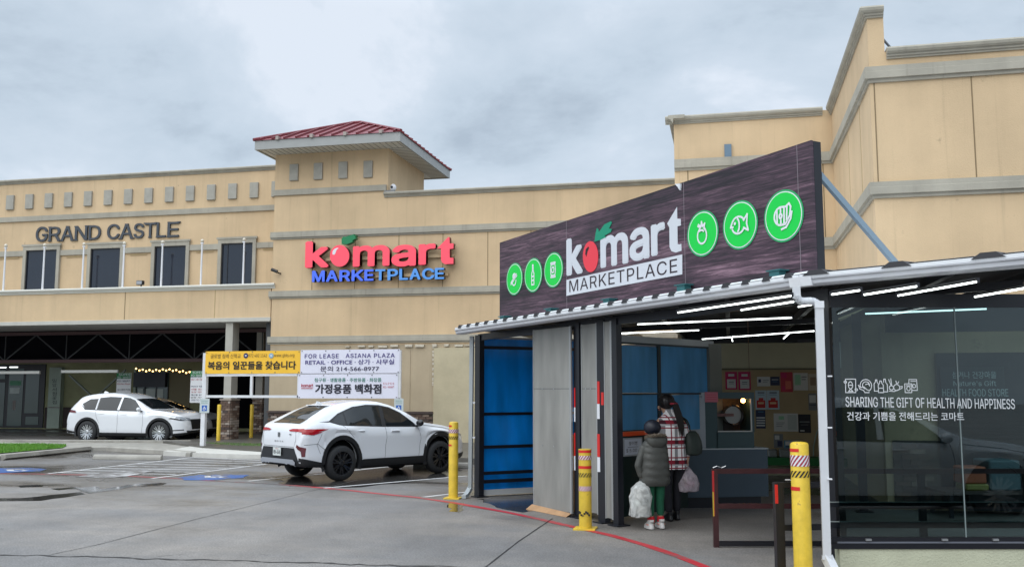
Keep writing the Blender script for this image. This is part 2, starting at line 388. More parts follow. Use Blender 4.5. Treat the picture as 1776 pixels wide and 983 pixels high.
def arc(cx, cy, rx, ry, a0, a1, n=14):
    return [(cx + rx * math.cos(math.radians(a0 + (a1 - a0) * k / n)), cy + ry * math.sin(math.radians(a0 + (a1 - a0) * k / n))) for k in range(n + 1)]

# =================================================================== GROUND
def ground_mat():
    m = bpy.data.materials.new('wet_pavement'); m.use_nodes = True; t = m.node_tree; b = t.nodes["Principled BSDF"]; L = t.links
    tcn = t.nodes.new("ShaderNodeTexCoord")
    def noise(s, d, sc=(1, 1, 1), r=0.6, off=(0, 0, 0)):
        mp = t.nodes.new("ShaderNodeMapping"); mp.inputs['Scale'].default_value = sc; mp.inputs['Location'].default_value = off
        mp.inputs['Rotation'].default_value = (0, 0, 0.35)
        n = t.nodes.new("ShaderNodeTexNoise"); n.inputs['Scale'].default_value = s; n.inputs['Detail'].default_value = d; n.inputs['Roughness'].default_value = r
        L.new(tcn.outputs['Object'], mp.inputs[0]); L.new(mp.outputs[0], n.inputs['Vector']); return n.outputs[0]
    def rng(x, a, b_, c, d):
        r = t.nodes.new("ShaderNodeMapRange"); r.inputs[1].default_value = a; r.inputs[2].default_value = b_; r.inputs[3].default_value = c; r.inputs[4].default_value = d
        L.new(x, r.inputs[0]); return r.outputs[0]
    def mul(x, y, op='MULTIPLY'):
        k = t.nodes.new("ShaderNodeMath"); k.operation = op
        for i, v in enumerate((x, y)):
            if isinstance(v, (int, float)): k.inputs[i].default_value = v
            else: L.new(v, k.inputs[i])
        k.use_clamp = False; return k.outputs[0]
    big = noise(0.16, 4); mid = noise(1.1, 8, (1, 0.6, 1), r=0.72); fine = noise(9, 8, r=0.8); speck = noise(48, 3, r=0.7, off=(3, 1, 0)); patch = noise(0.42, 5, (0.5, 1.2, 1), off=(5, 2, 0))
    # wetness: the far bays and the drains stay wet, the near drive is drying in patches
    sp = t.nodes.new("ShaderNodeSeparateXYZ"); L.new(tcn.outputs['Object'], sp.inputs[0])
    far = rng(sp.outputs[1], 12.5, 17.5, -0.10, 0.09)
    wet = rng(mul(mul(patch, far, 'ADD'), mul(big, 0.25), 'ADD'), 0.60, 0.82, 0, 1)
    c = mul(rng(mid, 0.3, 0.7, 0.76, 1.16), rng(fine, 0.3, 0.7, 0.80, 1.16))
    c = mul(c, rng(speck, 0.38, 0.66, 0.80, 1.45)); c = mul(c, rng(big, 0.35, 0.65, 0.92, 1.1)); c = mul(c, rng(wet, 0, 1, 1.0, 0.42))
    mixc = t.nodes.new("ShaderNodeMix"); mixc.data_type = 'RGBA'
    mixc.inputs[6].default_value = (0.160, 0.154, 0.150, 1); mixc.inputs[7].default_value = (0.218, 0.198, 0.178, 1)
    L.new(rng(patch, 0.4, 0.6, 0, 1), mixc.inputs[0])
    v = t.nodes.new("ShaderNodeVectorMath"); v.operation = 'SCALE'; L.new(mixc.outputs[2], v.inputs[0]); L.new(c, v.inputs['Scale'])
    L.new(v.outputs[0], b.inputs['Base Color'])
    L.new(mul(rng(wet, 0, 1, 0.62, 0.16), rng(fine, 0.3, 0.7, 0.9, 1.15)), b.inputs['Roughness'])
    b.inputs['Specular IOR Level'].default_value = 0.45
    bp = t.nodes.new("ShaderNodeBump"); bp.inputs['Distance'].default_value = 0.006; L.new(rng(wet, 0, 1, 0.65, 0.12), bp.inputs['Strength'])
    L.new(mul(fine, speck, 'ADD'), bp.inputs['Height']); L.new(bp.outputs[0], b.inputs['Normal'])
    return m
GROUND = ground_mat(); chips(GROUND, (0.055, 0.052, 0.05), 0.66, 0.72, 2.1)
ys = [-80, -20, 0, 10, 21.5] + [21.5 + 0.5 * k for k in range(1, 13)] + [34, 50, 120, 900]
xs = [-700, -60, -30, -15, 0, 15, 30, 700]
mb = MB()
mb.add([(x, y, gz(x, y)) for y in ys for x in xs], [(j * len(xs) + i, j * len(xs) + i + 1, (j + 1) * len(xs) + i + 1, (j + 1) * len(xs) + i) for j in range(len(ys) - 1) for i in range(len(xs) - 1)])
mb.build('ground', GROUND, kind='structure')

def slab(name, pts, top, m, kind='structure', h=0.16, follow=True, **kw):       # raised slab with upright edges
    mb = MB(); n = len(pts)
    tz = lambda p: (gz(p[0], p[1]) if follow else 0) + top
    tris = geometry.tessellate_polygon([[Vector((p[0], p[1], 0)) for p in pts]])
    vs = [(p[0], p[1], tz(p)) for p in pts] + [(p[0], p[1], tz(p) - h) for p in pts]
    mb.add(vs, [tuple(x) for x in tris] + [(k, (k + 1) % n, n + (k + 1) % n, n + k) for k in range(n)])
    return mb.build(name, m, kind=kind, **kw)
def ribbon(pts, wd, lift=0.004, jit=0.0, step=0.35, z=None):                    # painted strip along ground points
    out = []
    for a, b in zip(pts[:-1], pts[1:]):
        a, b = Vector(a).to_2d(), Vector(b).to_2d(); k = max(1, int((b - a).length / step))
        for i in range(k): out.append(a.lerp(b, i / k))
    out.append(Vector(pts[-1]).to_2d()); vs = []; fs = []
    for i, p in enumerate(out):
        d = (out[min(i + 1, len(out) - 1)] - out[max(i - 1, 0)]).normalized(); n = Vector((-d.y, d.x))
        ww = wd * (1 + random.uniform(-jit, jit)) / 2; q = p + n * random.uniform(-jit, jit) * wd * 0.3
        for s_ in (-1, 1):
            r = q + n * s_ * ww; vs.append((r.x, r.y, (gz(r.x, r.y) if z is None else z) + lift))
    fs = [(2 * i, 2 * i + 1, 2 * i + 3, 2 * i + 2) for i in range(len(out) - 1)]
    return vs, fs
def worn(name, col, hide, rough=0.5, scale=9.0):       # worn road paint: the paint breaks up and shows the wet pavement
    m = bpy.data.materials.new(name); m.use_nodes = True; t = m.node_tree; b = t.nodes["Principled BSDF"]; L = t.links
    tcn = t.nodes.new("ShaderNodeTexCoord"); n = t.nodes.new("ShaderNodeTexNoise"); n.inputs['Scale'].default_value = scale; n.inputs['Detail'].default_value = 8; n.inputs['Roughness'].default_value = 0.7
    n0 = t.nodes.new("ShaderNodeTexNoise"); n0.inputs['Scale'].default_value = 1.1; n0.inputs['Detail'].default_value = 3
    L.new(tcn.outputs['Object'], n.inputs['Vector']); L.new(tcn.outputs['Object'], n0.inputs['Vector'])
    ad = t.nodes.new("ShaderNodeMath"); ad.operation = 'ADD'; L.new(n.outputs[0], ad.inputs[0]); L.new(n0.outputs[0], ad.inputs[1])
    r = t.nodes.new("ShaderNodeMapRange"); r.inputs[1].default_value = 2 * hide - 0.06; r.inputs[2].default_value = 2 * hide + 0.12
    L.new(ad.outputs[0], r.inputs[0]); mx_ = t.nodes.new("ShaderNodeMix"); mx_.data_type = 'RGBA'
    mx_.inputs[6].default_value = (0.13, 0.12, 0.115, 1); mx_.inputs[7].default_value = (*col, 1)
    L.new(r.outputs[0], mx_.inputs[0]); L.new(mx_.outputs[2], b.inputs['Base Color']); b.inputs['Roughness'].default_value = rough
    MATS[name] = m; return m
P_RED = worn('paint_red', (0.46, 0.03, 0.04), 0.40, 0.45); P_WHITE = worn('paint_white', (0.62, 0.62, 0.62), 0.41, 0.4); P_BLUE = worn('paint_blue', (0.03, 0.12, 0.38), 0.44, 0.35, 5)
P_REDF = worn('paint_red_faded', (0.30, 0.05, 0.055), 0.46, 0.5)

red = [GR(*p) for p in ((540, 844), (610, 850.5), (650, 855), (720, 862), (790, 872), (880, 888), (950, 903), (1010, 917), (1060, 928), (1120, 945), (1175, 964), (1225, 984), (1260, 1000))]
mb = MB(); mb.add(*ribbon(red, 0.115, jit=0.16)); mb.build('road_marking', P_RED, kind='structure')
redf = [GR(*p) for p in ((-60, 820), (60, 821.5), (190, 824), (300, 829), (380, 834), (460, 838), (540, 844))]
mb = MB(); mb.add(*ribbon(redf, 0.12, jit=0.25)); mb.build('road_marking', P_REDF, kind='structure')
whites = [((562, 846), (810, 825)), ((430, 834), (562, 821), (700, 806)), ((734, 862), (816, 852)), ((83, 821), (335, 793)), ((262, 829.5), (462, 804.5)), ((335, 793), (452, 798))]
for ln in whites:
    mb = MB(); mb.add(*ribbon([GR(*p) for p in ln], 0.10, lift=0.0045, jit=0.08)); mb.build('road_marking', P_WHITE, kind='structure')
for k in range(7):                                                  # hatching of the access aisle
    f = (k + 0.5) / 7.4
    a = (83 + (335 - 83) * f, 821 + (793 - 821) * f); b = (250 + (470 - 250) * min(1, f + 0.18), 829.8 + (803.5 - 829.8) * min(1, f + 0.18) - 1)
    mb = MB(); mb.add(*ribbon([GR(*a), GR(*b)], 0.10, lift=0.005, jit=0.1)); mb.build('road_marking', P_WHITE, kind='structure')
def blob(pts, lift, m, name, jag=0.0, kind='structure'):
    mb = MB(); q = [GR(*p) for p in pts]; o2 = []
    for a, b in zip(q, q[1:] + q[:1]):
        k = max(2, int((b - a).length / 0.25))
        for i in range(k):
            p = a.lerp(b, i / k); o2.append(Vector((p.x + random.uniform(-jag, jag), p.y + random.uniform(-jag, jag) * 1.5)))
    tris = geometry.tessellate_polygon([[Vector((p.x, p.y, 0)) for p in o2]])
    mb.add([(p.x, p.y, gz(p.x, p.y) + lift) for p in o2], [tuple(t) for t in tris]); return mb.build(name, m, kind=kind)
blob([(-40, 812), (40, 811), (82, 813.5), (70, 817), (10, 819.5), (-40, 820)], 0.006, P_BLUE, 'road_marking', 0.05)
blob([(312, 828), (345, 823.5), (395, 822), (430, 824), (418, 829), (370, 832.5), (325, 832)], 0.006, P_BLUE, 'road_marking', 0.05)
blob([(140, 826), (180, 820), (235, 816), (262, 818), (240, 824), (200, 828)], 0.0075, worn('paint_smear', (0.5, 0.5, 0.5), 0.50, 0.4, 3), 'road_marking', 0.12)
for c in ((30, 815.2), (372, 826.5)):                                    # wheelchair mark in the blue patch: worn strokes
    mb = MB()
    for a, b in (((-10, 1.5), (6, 1.8)), ((-4, -0.8), (12, -1.2)), ((6, 1.8), (16, 0.2)), ((-13, -1), (-11, 1.5))):
        mb.add(*ribbon([GR(c[0] + a[0], c[1] + a[1]), GR(c[0] + b[0], c[1] + b[1])], 0.12, lift=0.009, jit=0.2))
    mb.build('road_marking', P_WHITE, kind='structure')
# cracks and slab joints (open dark seams)
SEAM = mat('seam', (0.018, 0.016, 0.015), 0.6); SEAM2 = mat('seam_soft', (0.075, 0.07, 0.068), 0.6)
ck = [(-60, 960.5)]
x = -60
while x < 1500:
    x += random.uniform(14, 34); ck.append((x, 961.5 + (x / 740) * 20 + random.uniform(-1.4, 1.4)))
mb = MB(); mb.add(*ribbon([G(*p) for p in ck], 0.035, lift=0.004, jit=0.7, step=0.07)); mb.build('road_joint', SEAM, kind='structure')
for ln, m_, wd in ((((85, 962), (170, 944), (340, 900), (545, 850), (620, 832)), SEAM2, 0.014), (((958, 899), (900, 938), (838, 986)), SEAM, 0.018), (((545, 850), (420, 848), (250, 846)), SEAM2, 0.010)):
    mb = MB(); mb.add(*ribbon([G(*p) for p in ln], wd, lift=0.004, jit=0.35, step=0.12)); mb.build('road_joint', m_, kind='structure')
# puddles: thin still water in the low places of the drive
WATER = mat('puddle_water', (0.05, 0.046, 0.042), 0.07, spec=0.7)
blob([(-40, 868), (30, 869), (75, 867), (118, 862), (150, 856), (138, 853.5), (90, 858), (40, 863), (-40, 865)], 0.003, WATER, 'puddle', 0.05)
blob([(30, 842), (80, 840.5), (74, 844), (36, 844.5)], 0.003, WATER, 'puddle', 0.04)
blob([(86, 847), (130, 844), (140, 847), (100, 849.5)], 0.003, WATER, 'puddle', 0.05)
blob([(134, 846), (165, 843.5), (172, 848), (205, 843), (240, 838), (284, 836.5), (282, 840), (230, 844), (190, 850), (148, 856)], 0.0032, WATER, 'puddle', 0.06)
blob([(470, 826), (620, 815), (735, 806), (800, 806), (790, 822), (700, 838), (600, 846), (500, 841)], 0.0028, mat('wet_film', (0.05, 0.048, 0.046), 0.13, spec=0.6, noise=0.3, nscale=3), 'puddle', 0.12)
blob([(777, 872), (806, 872), (800, 888), (782, 886)], 0.003, WATER, 'puddle', 0.04)
blob([(828, 864), (1000, 866), (960, 880), (905, 888), (860, 880)], 0.0028, MATS['wet_film'], 'puddle', 0.06)

# kerbed island on the left: kerb, grass, pavement, pale ramp
kerb = [GR(*p) for p in ((-80, 805), (0, 797.5), (60, 791.5), (120, 785), (150, 782), (185, 781.5), (280, 787), (330, 792))]
back = [GR(*p) for p in ((330, 772), (180, 771), (-80, 770))]
slab('pavement', [(p.x, p.y) for p in kerb + back], 0.10, CONC)
kb = [p + Vector((0, 0.0, 0)) for p in kerb]
mb = MB()
for a, b in zip(kb[:-1], kb[1:]):
    d = (b - a).normalized(); n = Vector((d.y, -d.x, 0)); n = n if n.y < 0 else -n
    za, zb = gz(a.x, a.y), gz(b.x, b.y)
    A = Vector((a.x, a.y, za)); B = Vector((b.x, b.y, zb))
    mb.sweep([(0.02, -0.05), (0.01, 0.10), (-0.03, 0.135), (-0.15, 0.14), (-0.17, 0.05)], A, B, n)
mb.build('kerb', CONC, kind='structure')
slab('ramp', [tuple(GR(*p)[:2]) for p in ((283, 789.5), (330, 780), (360, 777.5), (457, 783), (457, 796), (380, 794))], 0.115, CONCW)
slab('pavement', [tuple(GR(*p)[:2]) for p in ((-80, 773), (66, 773.5), (40, 777.5), (-80, 778))], 0.112, CONCW)
slab('kerb', [tuple(GR(*p)[:2]) for p in ((-80, 771.6), (330, 773.6), (330, 772.2), (-80, 770.2))], 0.17, CONC)
DK = -0.0
deck = [(-17.6, 27.2), (-14.9, 25.0)] + [tuple(G(*p, 0.15)[:2]) for p in ((460, 781), (600, 786), (700, 790), (816, 794))] + [(-4.2, 21.5), (-4.2, 28.7), (-14.7, 28.7), (-14.7, 33.5), (-17.6, 33.5)]
slab('sidewalk', deck, 0.15, SIDEW, follow=False, h=0.33)
# grass: real blades over a green mat
def grass(pts, top, n, hgt, name, label):
    q = [GR(*p) for p in pts]; x0, x1 = min(p.x for p in q), max(p.x for p in q); y0, y1 = min(p.y for p in q), max(p.y for p in q)
    tris = geometry.tessellate_polygon([[Vector((p.x, p.y, 0)) for p in q]])
    mb = MB(); mb.add([(p.x, p.y, gz(p.x, p.y) + top) for p in q], [tuple(t) for t in tris])
    T = [[q[i] for i in t] for t in tris]; A = [((t[1] - t[0]).cross(t[2] - t[0])).length for t in T]
    for _ in range(n):
        t = random.choices(T, A)[0]; a, b = random.random(), random.random()
        if a + b > 1: a, b = 1 - a, 1 - b
        p = t[0] + (t[1] - t[0]) * a + (t[2] - t[0]) * b; z = gz(p.x, p.y) + top
        th = random.uniform(0, 6.28); l = hgt * random.uniform(0.5, 1.3); w_ = 0.006; dx, dy = math.cos(th), math.sin(th); ln = random.uniform(0.1, 0.6) * l
        mb.add([(p.x - dy * w_, p.y + dx * w_, z), (p.x + dy * w_, p.y - dx * w_, z), (p.x + dx * ln, p.y + dy * ln, z + l)], [(0, 1, 2)], 0 if random.random() < 0.75 else 1)
    return mb.build(name, [mat('grass_green', (0.085, 0.24, 0.018), 0.6, noise=0.35, nscale=9), mat('grass_light', (0.17, 0.34, 0.03), 0.6)], label=label, kind='stuff', cat='grass')
grass([(-80, 777), (60, 776.2), (116, 778.4), (108, 783), (60, 787.5), (0, 793), (-80, 800)], 0.118, 14000, 0.06, 'grass', 'bright green mown grass wedge behind the kerb at the left edge')
o = grass([(342, 776.5), (460, 779), (460, 783.5), (395, 781.5)], 0.118, 2500, 0.08, 'grass', 'patchy weeds and grass strip behind the pale ramp')

# =================================================================== STORE BUILDING (middle, with the tower)
YK = 28.62
S1 = lambda z: 1.78 + (z - 1.68) * 1.0595          # heights measured in the first calibration
KX0 = -14.70; KX1 = 0.6
KB = wempty('store_building', (KX0, YK, 0), 'wide tan stucco store front with a red hipped tower roof right of the arcade', 'building')
kt = 8.10; ZE = PY(673.5, 257.5, YK).z; twx1 = PY(673.5, 300, YK).x
mb = MB(); mb.box(KX0, KX1, YK, YK + 0.4, 3.2, kt - 0.05).box(KX0, twx1, YK, YK + 0.4, kt - 0.05, ZE)
mb.build('wall', STUCCO, KB)
twy = PX(735.5, 300, twx1).y
mb = MB(); mb.box(twx1 - 0.4, twx1 - 0.003, YK + 0.4, twy, 7.6, ZE); mb.box(KX0 + 0.003, KX0 + 0.4, YK + 0.4, YK + 9, 0.0, ZE); mb.box(KX0 + 0.4, twx1 - 0.4, twy - 0.4, twy - 0.01, 7.6, ZE)
mb.build('side_wall', STUCCO, KB)
mb = MB(); mb.box(KX0, KX1, YK + 0.004, YK + 0.39, 0.0, 3.2); mb.build('lower_wall', STUCCO_LO, KB)
CORN = [(0, -0.12), (0.03, -0.12), (0.03, -0.088), (0.055, -0.085), (0.055, -0.052), (0.085, -0.045), (0.11, -0.02), (0.12, 0.02), (0.10, 0.05), (-0.25, 0.05), (-0.25, -0.03), (0, -0.03)]
BAND = [(0.0, -0.055), (0.035, -0.055), (0.038, 0.0), (0.078, 0.004), (0.078, 0.11), (0.072, 0.115), (0.072, 0.195), (0.0, 0.20)]
BAND1 = [(0.0, 0.0), (0.06, 0.0), (0.065, 0.19), (0.0, 0.19)]
NF = Vector((0, -1, 0))
MB().sweep(CORN, (twx1 - 0.12, YK, kt), (KX1, YK, kt), NF).build('cornice', TRIM, KB)
for zb in (S1(6.40), S1(4.54), S1(3.12)):
    MB().sweep(BAND, (KX0 - 0.085, YK, zb), (KX1, YK, zb), NF).build('band', TRIM, KB)
zt = S1(PY(472, 292, 27).z)
ztb = PY(480, 338.5, YK).z
MB().sweep(BAND1, (KX0 - 0.05, YK, ztb - 0.03), (twx1 - 0.05, YK, ztb - 0.03), NF).build('band', TRIM, KB)
for px in (542, 616, 691.5, 768, 846, 921):
    X = PY(px, 450, YK).x; MB().box(X - 0.011, X + 0.011, YK - 0.004, YK + 0.05, S1(4.54) + 0.20, S1(6.40) - 0.05).build('joint', JOINT, KB)
for a, b in ((510.5, 299.5), (552.5, 297.5), (595.5, 295.5), (639, 294)):
    p = PY(a, b, YK); MB().box(p.x - 0.155, p.x + 0.155, YK - 0.06, YK + 0.02, p.z - 0.28, p.z + 0.28).build('tile', TILE, KB, bev=0.01)
# brick plinth
pz = 1.02
MB().box(KX0, PY(752, 700, YK).x, YK - 0.03, YK + 0.01, 0.1, pz).build('brick_base', MORTAR, KB)
MB().box(KX0 - 0.02, PY(752, 700, YK).x, YK - 0.10, YK - 0.02, pz, pz + 0.07).build('brick_cap', BRICK[2], KB)
xe = PY(752, 700, YK).x; bricks = []
me_b = [None]
def brick_obj(parent, x, y, z, lx, lz, dy, m, rot=0, name='brick'):
    key = (round(lx, 3), round(lz, 3), m.name, rot)
    if key not in _G:
        h = MB(); h.box(-lx / 2, lx / 2, -dy / 2, dy / 2, -lz / 2, lz / 2) if rot == 0 else h.box(-dy / 2, dy / 2, -lx / 2, lx / 2, -lz / 2, lz / 2)
        me = bpy.data.meshes.new('brick'); me.from_pydata(h.v, [], h.f); bm = bmesh.new(); bm.from_mesh(me); bmesh.ops.recalc_face_normals(bm, faces=bm.faces[:]); bm.to_mesh(me); bm.free(); me.materials.append(m); _G[key] = me
    o = bpy.data.objects.new(name, _G[key]); COL.objects.link(o); o.location = Vector((x, y, z)) - parent.location; o.parent = parent
    return o
rows = int((pz - 0.15) / 0.078); rest = MB()
for r in range(rows):
    x = KX0 + (0.115 if r % 2 else 0); z = 0.15 + 0.078 * r + 0.037
    while x + 0.22 < xe:
        vis = x > PY(708, 700, YK).x or x < PY(474, 700, YK).x
        if vis: brick_obj(KB, x + 0.11, YK - 0.045, z, 0.21, 0.066, 0.05 + random.choice((0, 0.006)), random.choices(BRICK, (5, 2, 3, 0.4))[0])
        else: rest.box(x + 0.005, x + 0.215, YK - 0.07, YK - 0.02, z - 0.033, z + 0.033)
        x += 0.23
rest.build('brickwork', BRICK[0], KB, kind='stuff')
# patched render panel beside the plinth
p0 = PY(753, 603, YK); p1 = PY(830, 603, YK)
MB().box(p0.x, KX1, YK - 0.05, YK, 0.14, p0.z).build('render_patch', mat('patch_beige', (0.50, 0.44, 0.30), 0.85, noise=0.15, nscale=1.5, bump=0.3, bscale=12), KB)
rg = MB(); x = PY(600, 600, YK).x
while x < KX1:
    l = random.uniform(0.08, 0.3); rg.box(x, x + l, YK - 0.06, YK - 0.005, p0.z + 0.02 + random.uniform(0, .03), p0.z + 0.07 + random.uniform(0, 0.05)); x += l + random.uniform(0, 0.35)
z = 1.9
while z < p0.z:
    l = random.uniform(0.03, 0.09); rg.box(p0.x - 0.04, p0.x + random.uniform(0.0, 0.02), YK - 0.06, YK - 0.01, z, z + l); z += l + random.uniform(0.01, 0.1)
rg.build('plaster_crust', mat('crust', (0.6, 0.55, 0.45), 0.9, noise=0.3, nscale=20), KB)
MB().box(PY(700, 600, YK).x, PY(712, 600, YK).x, YK - 0.012, YK, 0.1, p0.z - 0.05).build('joint', STUCCO_LO, KB)
# tower roof
ze = ZE
c_fr = G(699, 249.5, ze); c_fl = G(436, 254, ze); c_br = G(776, 307, ze)
ovx = c_fr.x - twx1; yf = (c_fr.y + c_fl.y) / 2; xl = c_fl.x; xr = c_fr.x; yb = twy + (YK - yf)
mb = MB(); mb.box(xl, xr, yf, yb, ze, ze + 0.04); mb.build('soffit', SOFFIT, KB)
sl = MB(); x = xl + 0.2
while x < xr - 0.1: sl.box(x, x + 0.012, yf + 0.05, YK - 0.003, ze - 0.012, ze); x += 0.2
y = YK
while y < yb: sl.box(twx1 + 0.01, xr - 0.05, y, y + 0.012, ze - 0.012, ze); y += 0.2
sl.build('soffit_groove', mat('groove', (0.28, 0.27, 0.24), 0.7), KB)
fa = MB(); fz = 0.27
fa.box(xl - 0.06, xr + 0.06, yf - 0.06, yf, ze - 0.03, ze + fz).box(xl - 0.06, xr + 0.06, yb, yb + 0.06, ze - 0.03, ze + fz).box(xl - 0.06, xl, yf, yb, ze - 0.03, ze + fz).box(xr, xr + 0.06, yf, yb, ze - 0.03, ze + fz)
fa.build('fascia', mat('fascia_grey', (0.33, 0.34, 0.33), 0.45, noise=0.08), KB)
ym = (yf + yb) / 2; xm = (xl + xr) / 2; zr = ze + fz; za = PY(620, 214, ym).z
rx0, rx1 = PY(612, 214, ym).x, PY(626, 214, ym).x
A_ = [(xl - 0.1, yf - 0.1, zr), (xr + 0.1, yf - 0.1, zr), (xr + 0.1, yb + 0.1, zr), (xl - 0.1, yb + 0.1, zr), (rx0, ym, za), (rx1, ym, za)]
mb = MB(); mb.add(A_, [(0, 1, 5, 4), (1, 2, 5), (2, 3, 4, 5), (3, 0, 4), (3, 2, 1, 0)]); RF = mb.build('roof', ROOFRED, KB)
def roofz(x, y):
    fr = (y - A_[0][1]) / (ym - A_[0][1]); return zr + (za - zr) * fr
sp_ = 0.42; x = xl + 0.15
while x < xr:
    tl = (x - A_[0][0]) / (rx0 - A_[0][0]); tr_ = (A_[1][0] - x) / (A_[1][0] - rx1); t_ = min(1, tl, tr_)
    y1_ = A_[0][1] + (ym - A_[0][1]) * t_
    if t_ > 0.05:
        s_ = MB(); s_.bar((x, A_[0][1], zr + 0.03), (x, y1_, roofz(x, y1_) + 0.03), 0.05, 0.07); o = s_.build('roof_seam', ROOFRED, KB); o.parent = RF; o.matrix_parent_inverse = Matrix(); o.matrix_parent_inverse = Matrix.Translation((0, 0, 0))
    x += sp_
y = yf + 0.2
while y < yb:
    t_ = min((y - A_[0][1]) / (ym - A_[0][1]), (A_[2][1] - y) / (A_[2][1] - ym)); x1_ = A_[1][0] + (rx1 - A_[1][0]) * t_
    s_ = MB(); s_.bar((A_[1][0], y, zr + 0.03), (x1_, y, zr + (za - zr) * t_ + 0.03), 0.05, 0.07); o = s_.build('roof_seam', ROOFRED, KB); o.parent = RF; o.matrix_parent_inverse = Matrix()
    y += sp_
hp = MB()
for a, b in ((0, 4), (1, 5), (2, 5), (3, 4), (4, 5)): hp.tube(Vector(A_[a]) + Vector((0, 0, .03)), Vector(A_[b]) + Vector((0, 0, .03)), 0.055, 6)
o = hp.build('hip_cap', ROOFRED, KB); o.parent = RF; o.matrix_parent_inverse = Matrix()
for px in (481, 540, 598, 660):
    X = PY(px, 235, yf - 0.1).x; sg = MB(); sg.box(X - 0.05, X + 0.05, yf - 0.13, yf + 0.1, zr - 0.02, zr + 0.10)
    o = sg.build('snow_guard', mat('guard_pale', (0.35, 0.30, 0.27), 0.5), KB); o.parent = RF; o.matrix_parent_inverse = Matrix()

# =================================================================== CORNER BUILDING (right)
XR, YR, YT = 2.276, 15.36, 20.8
XT = PY(1169, 250, YT).x
RB = wempty('corner_building', (XR, YR, 0), 'tall tan stucco corner block with grey bands rising behind the right end of the shelter', 'building')
xb = PY(1533, 60, YR).x; zlow, zhigh = S1(6.66), S1(7.31)
MB().box(XR, 16, YR, YR + 0.4, 0, zlow).box(XR, xb, YR, YR + 0.401, zlow, zhigh).build('wall', STUCCO, RB)
MB().box(XR + 0.002, xb - 0.004, YR + 0.401, YT, 0, zhigh).build('return_wall', STUCCO, RB)
MB().box(XT, XR + 0.002, YT, YT + 0.4, 2.9, zhigh).build('rear_wall', STUCCO, RB)
MB().box(XT + 0.004, XR, YT + 0.004, YT + 0.38, 0, 2.9).build('lower_wall', mat('stucco_green_beige', (0.60, 0.59, 0.42), 0.85, noise=0.12, nscale=1), RB)
MB().box(XT, XT + 0.4, YT + 0.4, YK + 0.3, 0, zhigh).build('side_wall', STUCCO, RB)
NL = Vector((-1, 0, 0))
def corner_sweep(prof, z, name, full=True, m=TRIM):
    prof_n = prof; mb = MB(); n = len(prof)
    path = [(XT - 0.0, YT, NF), (XR, YT, NF + NL), (XR, YR, NF + NL), (16, YR, NF)]
    vs = []
    for (x, y, nn) in path:
        for o_, h in prof: vs.append((x + nn.x * o_, y + nn.y * o_, z + h))
    fs = [(j * n + k, j * n + (k + 1) % n, (j + 1) * n + (k + 1) % n, (j + 1) * n + k) for j in range(len(path) - 1) for k in range(n)]
    tr = geometry.tessellate_polygon([[Vector((o_, h, 0)) for o_, h in prof]])
    fs += [tuple(t) for t in tr] + [tuple((len(path) - 1) * n + i for i in t)[::-1] for t in tr]
    mb.add(vs, fs); return mb.build(name, m, RB)
corner_sweep(BAND, S1(6.25), 'band'); corner_sweep(BAND, S1(4.51), 'band')
mb = MB(); mb.sweep(CORN, (XT - 0.18, YT, zhigh), (XR - 0.18, YT, zhigh), NF); mb.build('cornice', TRIM, RB)
n = len(CORN); mb = MB(); vs = []
for (x, y, nn) in ((XR, YT, NF + NL), (XR, YR, NF + NL), (xb, YR, NF)):
    vs += [(x + nn.x * o_, y + nn.y * o_, zhigh + h) for o_, h in CORN]
tr = geometry.tessellate_polygon([[Vector((o_, h, 0)) for o_, h in CORN]])
mb.add(vs, [(j * n + k, j * n + (k + 1) % n, (j + 1) * n + (k + 1) % n, (j + 1) * n + k) for j in range(2) for k in range(n)] + [tuple(2 * n + i for i in t) for t in tr]); mb.build('cornice', TRIM, RB)
MB().sweep(CORN, (xb + 0.02, YR, zlow), (16, YR, zlow), NF).build('cornice', TRIM, RB)
MB().sweep(CORN, (XT, YT - 0.18, zhigh), (XT, YT + 8, zhigh), NL).build('cornice', TRIM, RB)
for px in (1520, 1690, 1868):
    X = PY(px, 240, YR).x; MB().box(X - 0.009, X + 0.009, YR - 0.004, YR + 0.05, S1(4.51) + 0.2, S1(6.25) - 0.05).build('joint', JOINT, RB)
for px in (1194, 1429.5):
    X = PY(px, 350, YT).x; MB().box(X - 0.011, X + 0.011, YT - 0.004, YT + 0.05, S1(4.51) + 0.2, S1(6.25) - 0.05).build('joint', JOINT, RB)
for yy in (16.6, 18.2):
    MB().box(XR - 0.003, XR + 0.05, yy - 0.008, yy + 0.008, S1(4.51) + 0.2, S1(6.25) - 0.05).build('joint', mat('joint_soft', (0.42, 0.32, 0.17), 0.9), RB)
MB().bar(PD(1531, 68, 15.9), PD(1545, 84, 16.5), 0.03, 0.03).build('roof_stay', BLACK, RB)
pl = PY(1262.5, 262, YT)
tag(MB().box(pl.x - 0.075, pl.x + 0.075, YT - 0.05, YT - 0.002, pl.z - 0.14, pl.z + 0.14).build('anchor_plate', mat('blue_steel', (0.12, 0.19, 0.26), 0.45)), 'small blue-grey steel plate fixed high on the tan wall above the sign', 'plate')
# lower part of the right wall seen through the shop glass
xs0 = PY(1622, 650, YR).x
MB().box(XR + 0.1, xs0, YR - 0.03, YR - 0.002, 0.02, 1.02).build('brick_base', MORTAR, RB)
for r in range(12):
    x = XR + 0.12 + (0.11 if r % 2 else 0)
    while x + 0.2 < xs0:
        brick_obj(RB, x + 0.1, YR - 0.045, 0.07 + r * 0.079, 0.205, 0.066, 0.04, random.choices(BRICK, (5, 2, 3, 0.4))[0]); x += 0.222
